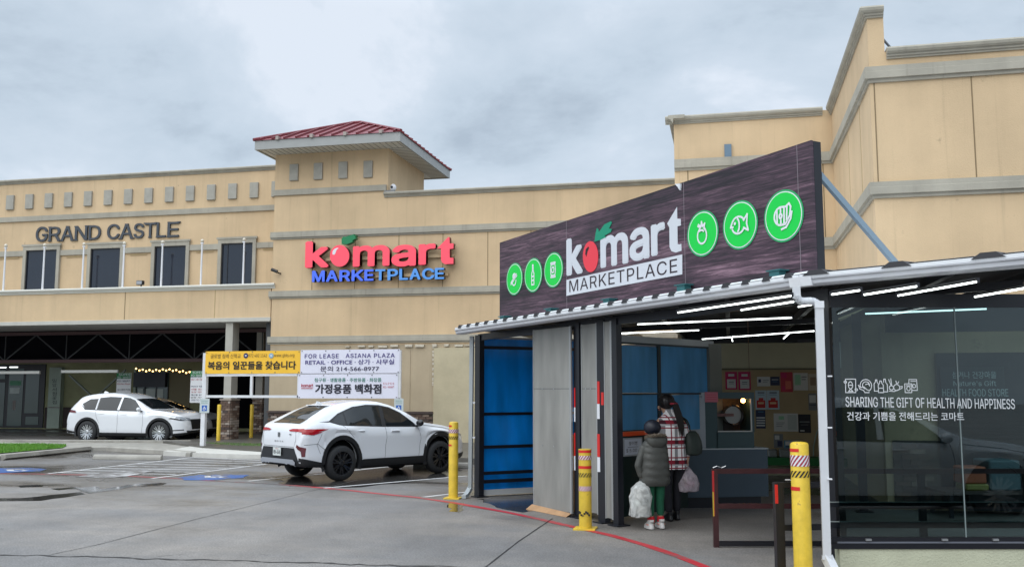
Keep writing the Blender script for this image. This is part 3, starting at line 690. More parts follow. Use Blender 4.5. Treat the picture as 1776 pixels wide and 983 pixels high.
# dark shop front with its sign
pt, pb = PY(1625, 612, YR - 0.1), 0.05
MB().box(xs0, 9, YR - 0.12, YR - 0.002, 0.05, pt.z).build('shop_front', mat('shopfront_dark', (0.010, 0.014, 0.02), 0.25), RB)
SP = Plane((xs0, YR - 0.12), (9, YR - 0.12))
def on(P, x0, y0, x1, y1):
    ym_, xm_ = (y0 + y1) / 2, (x0 + x1) / 2; c = P.uv(xm_, y0)[1]; d = P.uv(xm_, y1)[1]
    return P.uv(x0, ym_)[0], P.uv(x1, ym_)[0], min(c, d), max(c, d)
SG = wempty('store_sign', tuple(SP.at(0.1, 1.9)), 'dark storefront sign reading HEALTH FOOD STORE seen through the shelter glass', 'sign')
SM = mat('sign_silver', (0.52, 0.56, 0.55), 0.35)
a = on(SP, 1634, 642, 1735, 690); mb = MB(); mb.pbox(SP, a[0] - 0.03, a[1] + 0.05, a[2] - 0.12, a[3] + 0.05, 0.002, 0.05); mb.build('sign_board', mat('board_dark', (0.02, 0.026, 0.032), 0.4), SG)
a = on(SP, 1650, 656, 1726, 644); put_text(MB(), SP, '섬겨나 건강마을', *a, o=0.056, offset=0.01).build('lettering', SM, SG)
a = on(SP, 1652, 669, 1726, 660); put_text(MB(), SP, "Nature's Gift", *a, o=0.056, offset=0.012).build('lettering', SM, SG)
a = on(SP, 1633, 687, 1747, 674); put_text(MB(), SP, 'HEALTH FOOD STORE', *a, o=0.056, offset=0.012).build('lettering', SM, SG)
MB().box(xs0 + 0.3, 9, YR - 0.35, YR - 0.13, 0.05, 0.35).build('threshold', BLACK, RB)

# =================================================================== OFFICE BUILDING (left) with arcade
YU = 30.3; LX0 = -42.0; LX1 = -14.71
LB = wempty('office_building', (LX1, YU, 0), 'two-storey tan building on the left with four dark upper windows over a deep arcade', 'building')
ztL = (PY(0, 311.6, YU).z + PY(478.7, 289.3, YU).z) / 2; zbL = (PY(0, 385.1, YU).z + PY(475.9, 366.2, YU).z) / 2
zpL = (PY(0, 503.5, YK).z + PY(470.9, 491.6, YK).z) / 2; zmL = (PY(0, 564.3, YK).z + PY(470.2, 556.9, YK).z) / 2
MB().box(LX0, LX1, YU, YU + 0.4, 4.0, ztL - 0.1).build('wall', STUCCO, LB)
MB().sweep(CORN, (LX0, YU, ztL - 0.05), (LX1, YU, ztL - 0.05), NF).build('cornice', TRIM, LB)
MB().sweep(BAND1, (LX0, YU, zbL), (LX1, YU, zbL), NF).build('band', TRIM, LB)
MB().box(LX0, LX1 - 0.03, YK + 0.02, YK + 0.35, zmL, zpL - 0.1).build('balcony_wall', STUCCO, LB)
MB().box(LX0, LX1, YK + 0.35, YU, zmL + 0.75, zmL + 0.9).build('balcony_floor', CONC, LB)
MB().sweep(CORN, (LX0, YK + 0.02, zpL - 0.05), (LX1 + 0.12, YK + 0.02, zpL - 0.05), NF).build('balcony_cornice', SOFFIT, LB)
MB().sweep([(0, 0), (0.05, 0), (0.05, 0.125), (0.0, 0.135)], (LX0, YK + 0.02, zmL - 0.004), (LX1 - 0.01, YK + 0.02, zmL - 0.004), NF).build('beam_band', mat('trim_light', (0.50, 0.49, 0.44), 0.7, noise=0.1), LB)
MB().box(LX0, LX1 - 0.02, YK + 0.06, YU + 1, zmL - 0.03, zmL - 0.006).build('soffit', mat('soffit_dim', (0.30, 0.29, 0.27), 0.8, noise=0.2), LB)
for px in (216, 372):
    X = PY(px, 530, YK).x; MB().box(X - 0.012, X + 0.012, YK + 0.014, YK + 0.05, zmL + 0.14, zpL - 0.17).build('joint', JOINT if px == 216 else MATS['joint_soft'], LB)
xa, xz = PY(18.9, 350, YU).x, PY(441.6, 332, YU).x; st = (xz - xa) / 12
tcz = (PY(18.9, 349.5, YU).z + PY(441.6, 332.5, YU).z) / 2
for k in range(-4, 14):
    X = xa + st * k
    if X > LX1 - 0.1: X = LX1 - 0.2
    MB().box(X - 0.165, X + 0.165, YU - 0.07, YU + 0.02, tcz - 0.28, tcz + 0.28).build('tile', TILE, LB, bev=0.01)
wins = [(48, 97.5, 435, 500), (159.8, 208, 432, 497), (270.5, 322, 428, 495), (386, 438, 423, 493)]
wx = []
for i, (a, b, c, d) in enumerate(wins):
    p = PY(a, c, YU); q = PY(b, d, YU); x0, x1, z1 = p.x, q.x, p.z; z0 = zpL - 0.35; wx.append((x0, x1, z1))
    W_ = MB(); W_.box(x0, x1, YU - 0.012, YU - 0.003, z0, z1); wo = W_.build('window', WINGL, LB)
    fr = MB(); tw = 0.13
    fr.box(x0 - tw, x0, YU - 0.09, YU + 0.02, z0, z1 + tw + .02).box(x1, x1 + tw, YU - 0.09, YU + 0.02, z0, z1 + tw + .02).box(x0, x1, YU - 0.09, YU + 0.02, z1, z1 + tw + .02)
    fr.box(x0 - tw - 0.05, x1 + tw + 0.05, YU - 0.11, YU - 0.05, z1 + tw + 0.02, z1 + tw + 0.09)
    f_ = fr.build('window_surround', TRIM, LB); f_.parent = wo; f_.matrix_parent_inverse = Matrix()
    fb = MB(); fb.box(x0, x0 + 0.045, YU - 0.04, YU - 0.013, z0, z1).box(x1 - 0.03, x1, YU - 0.04, YU - 0.013, z0, z1).box(x0 + .045, x1 - .03, YU - 0.04, YU - 0.013, z1 - 0.04, z1)
    if i in (2, 3): fb.box(x0 + 0.22, x0 + 0.245, YU - 0.03, YU - 0.013, z0, z1)
    f_ = fb.build('window_frame', BLACK, LB); f_.parent = wo; f_.matrix_parent_inverse = Matrix()
edges = [LX0] + [v for w3 in wx for v in (w3[0] - 0.13, w3[1] + 0.13)] + [LX1]
for k in range(0, len(edges), 2):
    z1 = wx[min(k // 2, 3)][2] - 0.02
    MB().box(edges[k], edges[k + 1], YU - 0.06, YU + 0.01, z1 - 0.18, z1 + 0.02).build('band', TRIM, LB)
    MB().box(edges[k] + 0.25, edges[k + 1] - 0.22, YU - 0.03, YU + 0.01, z1 - 0.26, z1 - 0.235).build('band', MATS['joint_soft'], LB)
for i, (px, py) in enumerate(((-57, 428), (10.3, 424.6), (77.8, 423.6), (146, 422), (216, 420.5), (282.4, 418.5), (351, 416), (423.8, 414))):
    p = PY(px, py, YK + 0.2); P_ = wempty('flagpole', (p.x, YK + 0.2, zpL), None, 'flagpole', 'flagpoles along the balcony')
    MB().tube((p.x, YK + 0.2, zpL - 0.02), (p.x, YK + 0.2, p.z - 0.1), 0.035, 8, 0.028).build('pole', WHITE, P_, smooth=True)
    MB().sphere((p.x, YK + 0.2, p.z - 0.03), 0.06, 6).build('finial', mat('cream', (0.65, 0.6, 0.5), 0.3), P_, smooth=True)
    MB().box(p.x - 0.05, p.x + 0.05, YK + 0.17, YK + 0.23, p.z - 0.13, p.z - 0.09).build('collar', WHITE, P_)
    P_['label'] = ['white flagpole just beyond the left edge of the view', 'white flagpole at the left end, left of the first window', 'white flagpole in front of the leftmost window', 'white flagpole on bare wall left of the second window', 'white flagpole at the right edge of the second window',
                   'white flagpole in front of the third window', 'white flagpole on bare wall between third and fourth windows', 'white flagpole in front of the rightmost window'][i]
p = PY(245, 490, YK + 0.1); FL = wempty('floodlight', (p.x, YK + 0.1, zpL), 'small black floodlight on the balcony cornice below the second A of the wall lettering', 'floodlight')
MB().box(p.x - 0.12, p.x + 0.12, YK - 0.02, YK + 0.12, zpL + 0.07, zpL + 0.22).build('lamp_head', BLACK, FL, bev=0.01)
MB().box(p.x - 0.10, p.x + 0.10, YK - 0.03, YK - 0.018, zpL + 0.09, zpL + 0.2).build('lens', mat('lens_grey', (0.35, 0.36, 0.38), 0.2), FL)
MB().tube((p.x, YK + 0.1, zpL - 0.02), (p.x, YK + 0.1, zpL + 0.08), 0.025, 6).build('bracket', BLACK, FL)

# arcade interior
YS = 38.0
MB().box(LX0, KX0 + 0.4, YS, YS + 0.3, -0.2, 3.2).build('shop_wall', mat('shop_wall_green', (0.40, 0.40, 0.22), 0.85, noise=0.25, nscale=0.8), LB)
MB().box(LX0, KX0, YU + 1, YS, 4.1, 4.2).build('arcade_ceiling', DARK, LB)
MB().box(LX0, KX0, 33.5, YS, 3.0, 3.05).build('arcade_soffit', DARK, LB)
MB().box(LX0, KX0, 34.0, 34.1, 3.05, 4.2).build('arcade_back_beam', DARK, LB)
TR = wempty('roof_truss', (-25, 31.2, 2.8), 'dark open-web steel truss spanning the arcade below the balcony', 'truss')
TM = mat('truss_red', (0.06, 0.025, 0.025), 0.6); TM2 = mat('truss_grey', (0.02, 0.022, 0.022), 0.6)
MB().box(LX0, -15.2, 31.1, 31.3, 2.78, 2.90).build('bottom_chord', TM, TR)
MB().box(LX0, -15.2, 31.12, 31.28, 3.83, 3.95).build('top_chord', TM, TR)
k = 0; x = LX0
while x < -15.9:
    MB().bar((x, 31.2, 3.85), (x + 1.35, 31.2, 2.88), 0.045, 0.045).build('web_bar', TM2, TR)
    MB().bar((x + 1.35, 31.24, 2.88), (x + 2.7, 31.24, 3.85), 0.045, 0.045).build('web_bar', TM2, TR)
    MB().bar((x + 1.35, 31.22, 2.9), (x + 1.35, 31.22, 3.84), 0.035, 0.035).build('web_bar', TM2, TR)
    x += 2.7
# columns
def column(px0, px1, Y, dep, wd_b, dep_b, topz, label, mm, base_z=0.15):
    X0, X1 = PY(px0, 600, Y).x, PY(px1, 600, Y).x
    C_ = wempty('column', ((X0 + X1) / 2, Y, base_z), label, 'column', 'columns holding up the balcony')
    MB().box(X0, X1, Y, Y + dep, 1.45, topz).build('shaft', mm, C_)
    bx0, bx1, by0, by1 = (X0 + X1) / 2 - wd_b / 2, (X0 + X1) / 2 + wd_b / 2, Y - 0.07, Y - 0.07 + dep_b
    MB().box(bx0, bx1, by0, by1, base_z, 1.42).build('plinth_core', MORTAR, C_)
    MB().box(bx0 - 0.03, bx1 + 0.03, by0 - 0.03, by1 + 0.03, 1.42, 1.47).build('plinth_cap', BRICK[3], C_)
    for r in range(16):
        z = base_z + 0.04 + r * 0.078; sh = 0.5 if r % 2 else 0
        nb = 2 if wd_b > 0.4 else 2; lb = wd_b / nb
        for k in range(nb + (1 if sh else 0)):
            a = max(0, (k - sh) * lb); b = min(wd_b, (k + 1 - sh) * lb)
            if b - a > 0.03: brick_obj(C_, bx0 + (a + b) / 2, by0 - 0.005, z, round(b - a - 0.012, 3), 0.066, 0.04 + random.choice((0, 0.012, 0.02)), random.choices(BRICK, (4, 3, 2, 2.5))[0])
        nd = 2; ld = dep_b / nd
        for k in range(nd + (0 if sh else 1)):
            a = max(0, (k - (0.5 - sh)) * ld) ; b = min(dep_b, (k + 1 - (0.5 - sh)) * ld)
            if b - a > 0.03: brick_obj(C_, bx1 + 0.005, by0 + (a + b) / 2, z, round(b - a - 0.012, 3), 0.066, 0.04, random.choices(BRICK, (4, 3, 2, 2.5))[0], rot=1)
CM = mat('column_grey', (0.40, 0.385, 0.34), 0.8, noise=0.1, nscale=2)
column(390.5, 403, YK + 0.06, 0.42, 0.36, 0.54, zmL - 0.03, 'pale grey column on a rough brick plinth, nearer of the two by the banners', CM)
column(445, 457, 32.4, 0.42, 0.40, 0.50, 4.0, 'grey column on a brown brick plinth, half in shade beside the store corner', CM)
MB().box(KX0 - 0.32, KX0 - 0.12, YK + 0.3, YK + 0.5, 0.15, 4.0).build('downspout_chase', mat('dark_grey', (0.06, 0.065, 0.07), 0.6), LB)

# shop fronts at the back of the arcade
P38 = Plane((LX0, YS), (KX0, YS))
def pq(P, x0, y0, x1, y1, o0, o1, name, m, parent=None, **kw):
    a = on(P, x0, y0, x1, y1); mb = MB(); mb.pbox(P, min(a[0], a[1]), max(a[0], a[1]), a[2], a[3], o0, o1)
    return mb.build(name, m, parent, **kw)
SHG = mat('shop_glass', (0.09, 0.14, 0.13), 0.10, spec=0.6)
SF = wempty('shop_front', tuple(P38.at(P38.uv(40, 700)[0], 0)), 'dark glazed shop entrance with black frames at the far left under the arcade', 'shopfront')
pq(P38, -60, 632, 78, 741, 0.002, 0.06, 'frame_panel', BLACK, SF)
for x0, x1, y0, y1 in ((-50, 9, 663, 738), (16, 41, 639, 738), (46, 69, 642, 716), (46, 68, 722, 736), (-50, 11, 640, 657)):
    pq(P38, x0, y0, x1, y1, 0.062, 0.075, 'pane', SHG, SF)
POS = mat('poster_green', (0.12, 0.34, 0.20), 0.6)
pq(P38, 19, 660, 39, 668, 0.077, 0.08, 'window_sticker', POS, SF); pq(P38, 19, 672, 36, 682, 0.077, 0.08, 'window_sticker', mat('pale_print', (0.62, 0.68, 0.64), 0.6), SF); pq(P38, 24, 694, 29, 710, 0.077, 0.08, 'window_sticker', mat('pale_print2', (0.25, 0.22, 0.2), 0.6), SF)
LUM = mat('tube_light', (1, 1, 1), 0.5, emit=(0.92, 1.0, 0.97), estr=3.2)
pq(P38, 0, 636.3, 13, 637.6, 0.078, 0.09, 'lit_tube', LUM, SF); pq(P38, 19, 635.8, 33, 637.2, 0.078, 0.09, 'lit_tube', LUM, SF)
PILL = mat('pillar_green', (0.46, 0.54, 0.45), 0.7, noise=0.1)
PL = wempty('wall_pillar', tuple(P38.at(P38.uv(100, 740)[0], 0)), 'pale green pillar with vertical Korean lettering right of the dark shop entrance', 'pillar')
pq(P38, 89, 637, 110, 742, 0.002, 0.22, 'pillar_body', PILL, PL)
for i, ch in enumerate('밀알서점꽃집'):
    y0 = 657 + i * 7.4; a = on(P38, 96.5, y0 + 6.2, 104, y0); put_text(MB(), P38, ch, *a, o=0.225, offset=0.01).build('lettering', mat('print_teal', (0.05, 0.07, 0.07), 0.6), PL)
pq(P38, 90, 705, 110, 707, 0.222, 0.24, 'ledge', CONC, PL)
pq(P38, 78, 706, 89, 742, 0.002, 0.05, 'brick_base', BRICK[2], LB); pq(P38, 110, 706, 240, 742, 0.002, 0.05, 'brick_base', BRICK[2], LB)
PT = Plane((LX0, 31.0), (KX0, 31.0)); WB = mat('rail_white', (0.62, 0.62, 0.58), 0.5)
for (x0, x1, y0, lab) in ((-60, 70.5, 643.5, 'white horizontal rail hung in front of the dark shop entrance'), (108.5, 206, 641.5, 'white horizontal rail hung before the green wall, left of the green banner')):
    a = on(PT, x0, y0, x1, y0 + 4.6); mb = MB(); mb.pbox(PT, a[0], a[1], a[2], a[3], 0, 0.08); R_ = mb.build('light_rail', WB); tag(R_, lab, 'rail', 'white rails under the truss')
XB = wempty('cross_brace', tuple(PT.at(PT.uv(165, 690)[0], 1.4)), 'pair of steel diagonal braces meeting in a V against the green wall', 'brace')
for a, b in (((120, 650), (163, 690)), ((218, 641), (165, 690))):
    MB().bar(PY(*a, 36.5), PY(*b, 36.5), 0.07, 0.07).build('brace_bar', mat('brace_green', (0.30, 0.34, 0.28), 0.6), XB)
# flags with the shop name
def small_banner(x0, x1, y0, y1, Y, lines, label, head='SUPER|KO-MART'):
    P = Plane((LX0, Y), (KX0, Y)); B_ = wempty('store_banner', tuple(P.at(P.uv((x0 + x1) / 2, y1)[0], P.uv(0, y1)[1])), label, 'banner', 'tall white store banners under the arcade')
    pq(P, x0, y0, x1, y1, 0, 0.015, 'cloth', mat('banner_white', (0.82, 0.83, 0.84), 0.6), B_)
    hh = y0 + 10; pq(P, x0 + .2, y0 + .2, x1 - .2, hh, 0.016, 0.019, 'header', mat('banner_green', (0.02, 0.22, 0.06), 0.6), B_)
    for i, t_ in enumerate(head.split('|')):
        a = on(P, x0 + 2 + 2 * (1 - i), y0 + 4.6 + i * 4.8, x1 - 1, y0 + 1 + i * 4.8); put_text(MB(), P, t_, *a, o=0.022, offset=0.02).build('lettering', WPR, B_)
    for (t_, yy, h_, mm) in lines:
        a = on(P, x0 + 1.5, yy + h_, x1 - 1.5, yy); put_text(MB(), P, t_, *a, o=0.020, offset=0.015).build('lettering', mm, B_)
NAVY = mat('print_navy', (0.02, 0.02, 0.09), 0.6); PRED = mat('print_red', (0.45, 0.03, 0.05), 0.6); PGRN = mat('print_green', (0.02, 0.20, 0.13), 0.6); PBLK = mat('print_black', (0.015, 0.015, 0.03), 0.6)
small_banner(202.5, 227.5, 646.5, 685, 33, [('KO-MART', 659, 3, NAVY), ('Kitchen Road', 664, 2.6, PRED), ('김-대전지점', 673.5, 3.6, PBLK), ('유기농DAY', 680, 3.8, NAVY)], 'tall white banner with green SUPER KO-MART header above the roof of the white SUV')
small_banner(330.5, 353.5, 643, 698, 30.2, [('배추김치 파김치', 652, 3, NAVY), ('생선 그릇 기름', 656.5, 3, PRED), ('FANCY 식품', 668, 3.4, NAVY), ('선물 SET', 673, 3.4, PRED), ('포장 판매', 678, 3, PRED), ('해산물 요리', 683, 3, NAVY), ('반찬 가게', 687.5, 3, PBLK), ('TOO TO GO', 692, 3, NAVY)], 'tall white banner of small red and blue text left of the yellow banner frame')
# window with string lights
DW = wempty('shop_window', tuple(P38.at(P38.uv(265, 740)[0], 0)), 'dark awning window with white notices between the two tall banners', 'window')
pq(P38, 233, 640, 237, 742, 0.0, 0.12, 'jamb', PILL, DW)
pq(P38, 237, 645, 292, 742, 0.002, 0.05, 'window_panel', SHG, DW); pq(P38, 237, 646, 292, 671, 0.05, 0.25, 'awning', mat('awning_dark', (0.012, 0.016, 0.028), 0.4), DW)
for x0, x1 in ((240, 249), (254, 270), (273, 284)): pq(P38, x0, 674, x1, 690, 0.052, 0.06, 'notice', MATS['pale_print'], DW)
for x0 in (251, 271, 291): pq(P38, x0, 671, x0 + 1.3, 742, 0.06, 0.09, 'mullion', BLACK, DW)
pq(P38, 293, 640, 330, 742, 0.002, 0.04, 'shop_wall_panel', mat('wall_brown', (0.26, 0.23, 0.14), 0.8), LB)
SL = wempty('string_lights', tuple(PY(290, 640, 35)), 'string of warm round bulbs hung across the dark awning window', 'string lights')
BULB = mat('bulb_warm', (1, 0.7, 0.3), 0.3, emit=(1.0, 0.62, 0.22), estr=3.5)
pp = []
for k in range(21):
    f = k / 20; x = 236 + 116 * f; y = 639.5 + 5.5 * f + (1.6 if k % 2 else -0.6) + 1.5 * math.sin(f * math.pi * 3)
    p = PY(x, y, 35.0); pp.append(p)
    MB().sphere(p, 0.036, 5).build('bulb', BULB, SL, smooth=True)
MB().path([q + Vector((0, 0, 0.05)) for q in pp], 0.008, 4).build('cable', BLACK, SL)
# arcade right part behind the columns: dark doors
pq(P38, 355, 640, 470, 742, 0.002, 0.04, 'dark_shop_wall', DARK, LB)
# security cameras
for (px, py, Y, lab) in ((481, 472, YK, 'black dome security camera bracketed to the store wall beside the balcony end'), ):
    p = PY(px, py, Y); S_ = wempty('security_camera', tuple(p), lab, 'camera')
    MB().tube(p + Vector((0.12, 0, -0.05)), p + Vector((0.05, -0.18, -0.02)), 0.025, 6).build('arm', BLACK, S_)
    MB().tube(p + Vector((-0.1, -0.22, 0.07)), p + Vector((0.1, -0.2, -0.01)), 0.055, 8).build('housing', BLACK, S_, smooth=True)
p = PY(683, 329, YK + 0.05); S_ = wempty('security_camera', tuple(p), 'white security camera sitting on the roof edge beside the tower', 'camera')
MB().box(p.x - 0.28, p.x + 0.06, YK - 0.1, YK + 0.1, kt + 0.05, kt + 0.10).build('base', mat('cam_grey', (0.2, 0.2, 0.2), 0.5), S_)
MB().sphere((p.x, YK, kt + 0.2), 0.11, 7, (0.9, 0.9, 1.1)).build('housing', WHITE, S_, smooth=True)
MB().sphere((p.x - 0.02, YK - 0.09, kt + 0.2), 0.045, 5).build('lens', BLACK, S_, smooth=True)

# =================================================================== WALL LETTERING
PU = Plane((LX0, YU), (LX1, YU)); PK = Plane((KX0, YK), (KX1, YK))
GC = wempty('wall_lettering', tuple(PY(188, 415, YU)), 'dark grey capital letters reading GRAND CASTLE on the upper left wall', 'lettering')
def serifed(mb, P, ch, u0, u1, v0, v1, m):
    put_text(mb, P, ch, u0, u1, v0, v1, o=0.055, offset=0.024, ext=0.045, res=4)
gl = [('G', 63.5, 84, 393.5, 419.5), ('R', 86, 106.5, 393.5, 418.5), ('A', 107, 129, 392.5, 418), ('N', 131, 153, 392, 417), ('D', 155, 176, 391, 416),
      ('C', 187, 208.5, 389, 415), ('A', 209, 232, 388.5, 414.5), ('S', 233, 251, 387.5, 413.5), ('T', 252, 271.5, 386.5, 412.5), ('L', 272.5, 289, 386, 412), ('E', 291.5, 311.5, 385, 411.5)]
for ch, x0, x1, y0, y1 in gl:
    a = on(PU, x0, y1, x1, y0); mb = MB(); serifed(mb, PU, ch, *a, None)
    hs = (a[3] - a[2]) * 0.11; ww = (a[1] - a[0])
    if ch in 'RANTLED':                                   # small slab serifs
        feet = {'R': (0.08, 0.9), 'A': (0.06, 0.94), 'N': (0.1,), 'T': (0.5,), 'L': (0.12,), 'E': (0.12,), 'D': (0.1,)}[ch]
        for f in feet: mb.pbox(PU, a[0] + ww * f - ww * 0.15, a[0] + ww * f + ww * 0.15, a[2] - 0.005, a[2] + hs * 0.6, 0.012, 0.054)
        tops = {'R': (0.08,), 'A': (0.5,), 'N': (0.08, 0.9), 'T': (0.03, 0.97), 'L': (0.12,), 'E': (0.12, 0.97), 'D': (0.1,)}[ch]
        for f in tops: mb.pbox(PU, a[0] + ww * f - ww * 0.13, a[0] + ww * f + ww * 0.13, a[3] - hs * 0.6, a[3] + 0.005, 0.012, 0.054)
    mb.build('letter', DARKST, GC)
KS = wempty('wall_sign', tuple(PY(665, 450, YK)), 'red and blue channel-letter market sign with a cherry on the tan store wall', 'sign')
FR = mat('sign_red', (0.80, 0.075, 0.115), 0.35, emit=(0.9, 0.06, 0.10), estr=0.25); FRS = mat('sign_red_side', (0.10, 0.006, 0.01), 0.4)
FB1 = mat('sign_blue', (0.06, 0.14, 0.75), 0.35, emit=(0.05, 0.13, 0.9), estr=0.25); FB2 = mat('sign_sky', (0.08, 0.26, 0.62), 0.35, emit=(0.06, 0.25, 0.7), estr=0.2); FBS = mat('sign_blue_side', (0.004, 0.008, 0.05), 0.4)
def z3(x, y): return (520 + x / 5.92, 390 + y / 5.92)
def chan(ch, x0, x1, y0, y1, m, ms, off=0.078, ext=0.2, o=0.32):
    a = on(PK, *z3(x0, y1), *z3(x1, y0)); mb = MB(); put_text(mb, PK, ch, *a, o=o, offset=off, ext=ext, smi=1, res=5); return mb.build('letter', [m, ms], KS)
chan('k', 97, 342, 180, 452, FR, FRS); chan('m', 582, 958, 224, 438, FR, FRS); chan('a', 975, 1226, 218, 440, FR, FRS); chan('r', 1250, 1425, 208, 422, FR, FRS)
def zpoly(pts, o0, o1, name, m, parent, P=PK, zf=z3):
    mb = MB(); mb.prism([P.uv(*zf(*p)) for p in pts], P, o0, o1); return mb.build(name, m, parent)
tpoly = [(1440, 258), (1552, 142), (1566, 142), (1568, 205), (1608, 205), (1606, 258), (1568, 262), (1568, 345), (1580, 352), (1607, 352), (1606, 412), (1520, 416), (1492, 400), (1480, 370), (1480, 258)]
def front_side(poly, P, o0, o1, name, mats, parent, zf):
    q = [P.uv(*zf(*p)) for p in poly]; mb = MB(); mb.prism(q, P, o0, o1, mi=1)
    tris = geometry.tessellate_polygon([[Vector((u, v, 0)) for u, v in q]]); mb.add([P.at(u, v, o1 + 0.002) for u, v in q], [tuple(t) for t in tris], 0)
    return mb.build(name, mats, parent)
front_side(tpoly, PK, 0.12, 0.32, 'letter', [FR, FRS], KS, z3)
front_side(arc(450, 332, 99, 110, 0, 360, 32)[:-1], PK, 0.12, 0.33, 'cherry', [FR, FRS], KS, z3)
zpoly([(378, 318), (380, 285), (398, 262), (430, 250), (440, 254), (418, 275), (408, 305), (398, 320)], 0.334, 0.338, 'cherry_highlight', WPR, KS)
GRN = mat('sign_green', (0.0, 0.20, 0.07), 0.4)
zpoly([(472, 212), (470, 160), (492, 134), (505, 140), (600, 112), (592, 128), (620, 122), (606, 145), (626, 150), (580, 175), (585, 190), (520, 216)], 0.14, 0.34, 'leaf', GRN, KS)
for i, (ch, x0, x1) in enumerate((('M', 162, 292), ('A', 305, 425), ('R', 440, 552), ('K', 565, 688), ('E', 695, 790), ('T', 805, 910), ('P', 930, 1038), ('L', 1050, 1142), ('A', 1155, 1268), ('C', 1282, 1408), ('E', 1412, 1508))):
    xm_ = (x0 + x1) / 2; sl_ = -(xm_ - 162) * 0.0225
    chan(ch, x0, x1, 481 + sl_, 596 + sl_, FB1 if i < 5 else FB2, FBS, off=0.06, ext=0.16, o=0.28)
for (a, b, c, d) in ((280, 300, 1590, 372), (300, 490, 1530, 560)):
    u = on(PK, *z3(a, d), *z3(b if False else c, b)); mb = MB(); mb.pbox(PK, u[0], u[1], u[2] + 0.06, u[3] - 0.06, 0.03, 0.115); mb.build('raceway', STUCCO, KS)

# =================================================================== SHELTER
A0 = G(826, 861); C0 = G(1447, 990)
PF = Plane(A0, C0)
SH = wempty('market_shelter', (A0.x, A0.y, 0), 'black-framed lean-to shelter with white gutter, blue and grey panels and a glass wall', 'shelter')
gl0, gl1 = PD(793, 580, 15.75), PD(1391, 496.5, 9.3)
gr1 = PD(1776, 462.6, 7.8); gr1 = gl1 + (gr1 - gl1) * 1.35
def nout(a, b):
    d = (b - a).normalized(); n = Vector((d.y, -d.x, 0)); return n if n.dot(O - a) > 0 else -n
GP = [(-0.10, 0.0), (0.0, 0.0), (0.03, 0.018), (0.03, 0.05), (0.05, 0.064), (0.05, 0.076), (-0.10, 0.076)]
na, nb = nout(gl0, gl1), nout(gl1, gr1)
MB().sweep(GP, gl0, gl1, na).build('gutter', WGUT, SH); MB().sweep(GP, gl1, gr1, nb).build('gutter', WGUT, SH)
mb = MB(); mb.sweep([(-0.02, -0.004), (0.038, -0.002), (0.062, 0.088), (-0.02, 0.088)], gl1 - (gl1 - gl0).normalized() * 0.12, gl1 + (gl1 - gl0).normalized() * 0.02, na)
mb.sweep([(-0.02, -0.004), (0.038, -0.002), (0.062, 0.088), (-0.02, 0.088)], gl1, gl1 + (gr1 - gl1).normalized() * 0.13, nb); mb.build('gutter_corner', WHITE, SH)
# roof sheet (white, ribbed) over a dark ceiling
RS = mat('roof_sheet_white', (0.70, 0.72, 0.74), 0.35)
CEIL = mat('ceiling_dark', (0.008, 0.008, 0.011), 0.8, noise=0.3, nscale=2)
def roofpt(p, Y): return Vector((p.x, Y, p.z + 0.13 + (Y - p.y) * 0.03))
def gpt(f): return gl0 + (gl1 - gl0) * f
def gpr(f): return gl1 + (gr1 - gl1) * f
mb = MB(); cl = MB()
for fn, nseg, Yb in ((gpt, 14, YT - 0.02), (gpr, 6, None)):
    for k in range(nseg):
        a, b = fn(k / nseg), fn((k + 1) / nseg)
        Y1 = Yb if Yb else (YT - 0.02 if b.x < XR else YR - 0.02)
        if not Yb and a.x < XR < b.x: Y1 = YR - 0.02
        A_1, B_1 = a + Vector((0, 0, 0.13)), b + Vector((0, 0, 0.13)); A_2, B_2 = roofpt(a, Y1), roofpt(b, Y1)
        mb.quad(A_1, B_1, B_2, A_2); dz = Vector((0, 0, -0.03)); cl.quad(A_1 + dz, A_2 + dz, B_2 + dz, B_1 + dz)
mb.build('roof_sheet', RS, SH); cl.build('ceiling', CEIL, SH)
for (a, b, n_, nn, sp_) in ((gl0, gl1, na, 0, 0.30), (gl1, gr1, nb, 0, 0.80)):
    L_ = (b - a).length; d = (b - a).normalized(); s_ = 0.18
    MB().sweep([(-0.12, 0.078), (0.044, 0.078), (0.044, 0.112), (-0.12, 0.112)], a, b, n_).build('drip_edge', RS, SH)
    while s_ < L_ - 0.1:
        c = a + d * s_; wd = 0.055 if sp_ < 0.5 else 0.14
        q = MB(); q.add([c + n_ * 0.056 - d * wd + Vector((0, 0, 0.095)), c + n_ * 0.056 + d * wd + Vector((0, 0, 0.095)), c + n_ * 0.054 + d * wd * 0.45 + Vector((0, 0, 0.145)), c + n_ * 0.054 - d * wd * 0.45 + Vector((0, 0, 0.145)),
                             c - n_ * 0.3 - d * wd + Vector((0, 0, 0.10)), c - n_ * 0.3 + d * wd + Vector((0, 0, 0.10)), c - n_ * 0.3 + d * wd * 0.45 + Vector((0, 0, 0.16)), c - n_ * 0.3 - d * wd * 0.45 + Vector((0, 0, 0.16))],
                        [(0, 1, 2, 3), (0, 4, 5, 1), (1, 5, 6, 2), (2, 6, 7, 3), (3, 7, 4, 0), (4, 7, 6, 5)]); q.build('rib_end', mat('rib_hollow_shade', (0.03, 0.03, 0.035), 0.6), SH)  # dark solid end stands in for the shade inside the hollow rib
        if sp_ < 0.5:
            q = MB(); c2 = c + d * 0.15; q.sweep([(-0.12, 0.118), (0.045, 0.118), (0.02, 0.138), (-0.12, 0.145)], c2 - d * 0.085, c2 + d * 0.085, n_); q.build('roof_pan', RS, SH)
        s_ += sp_
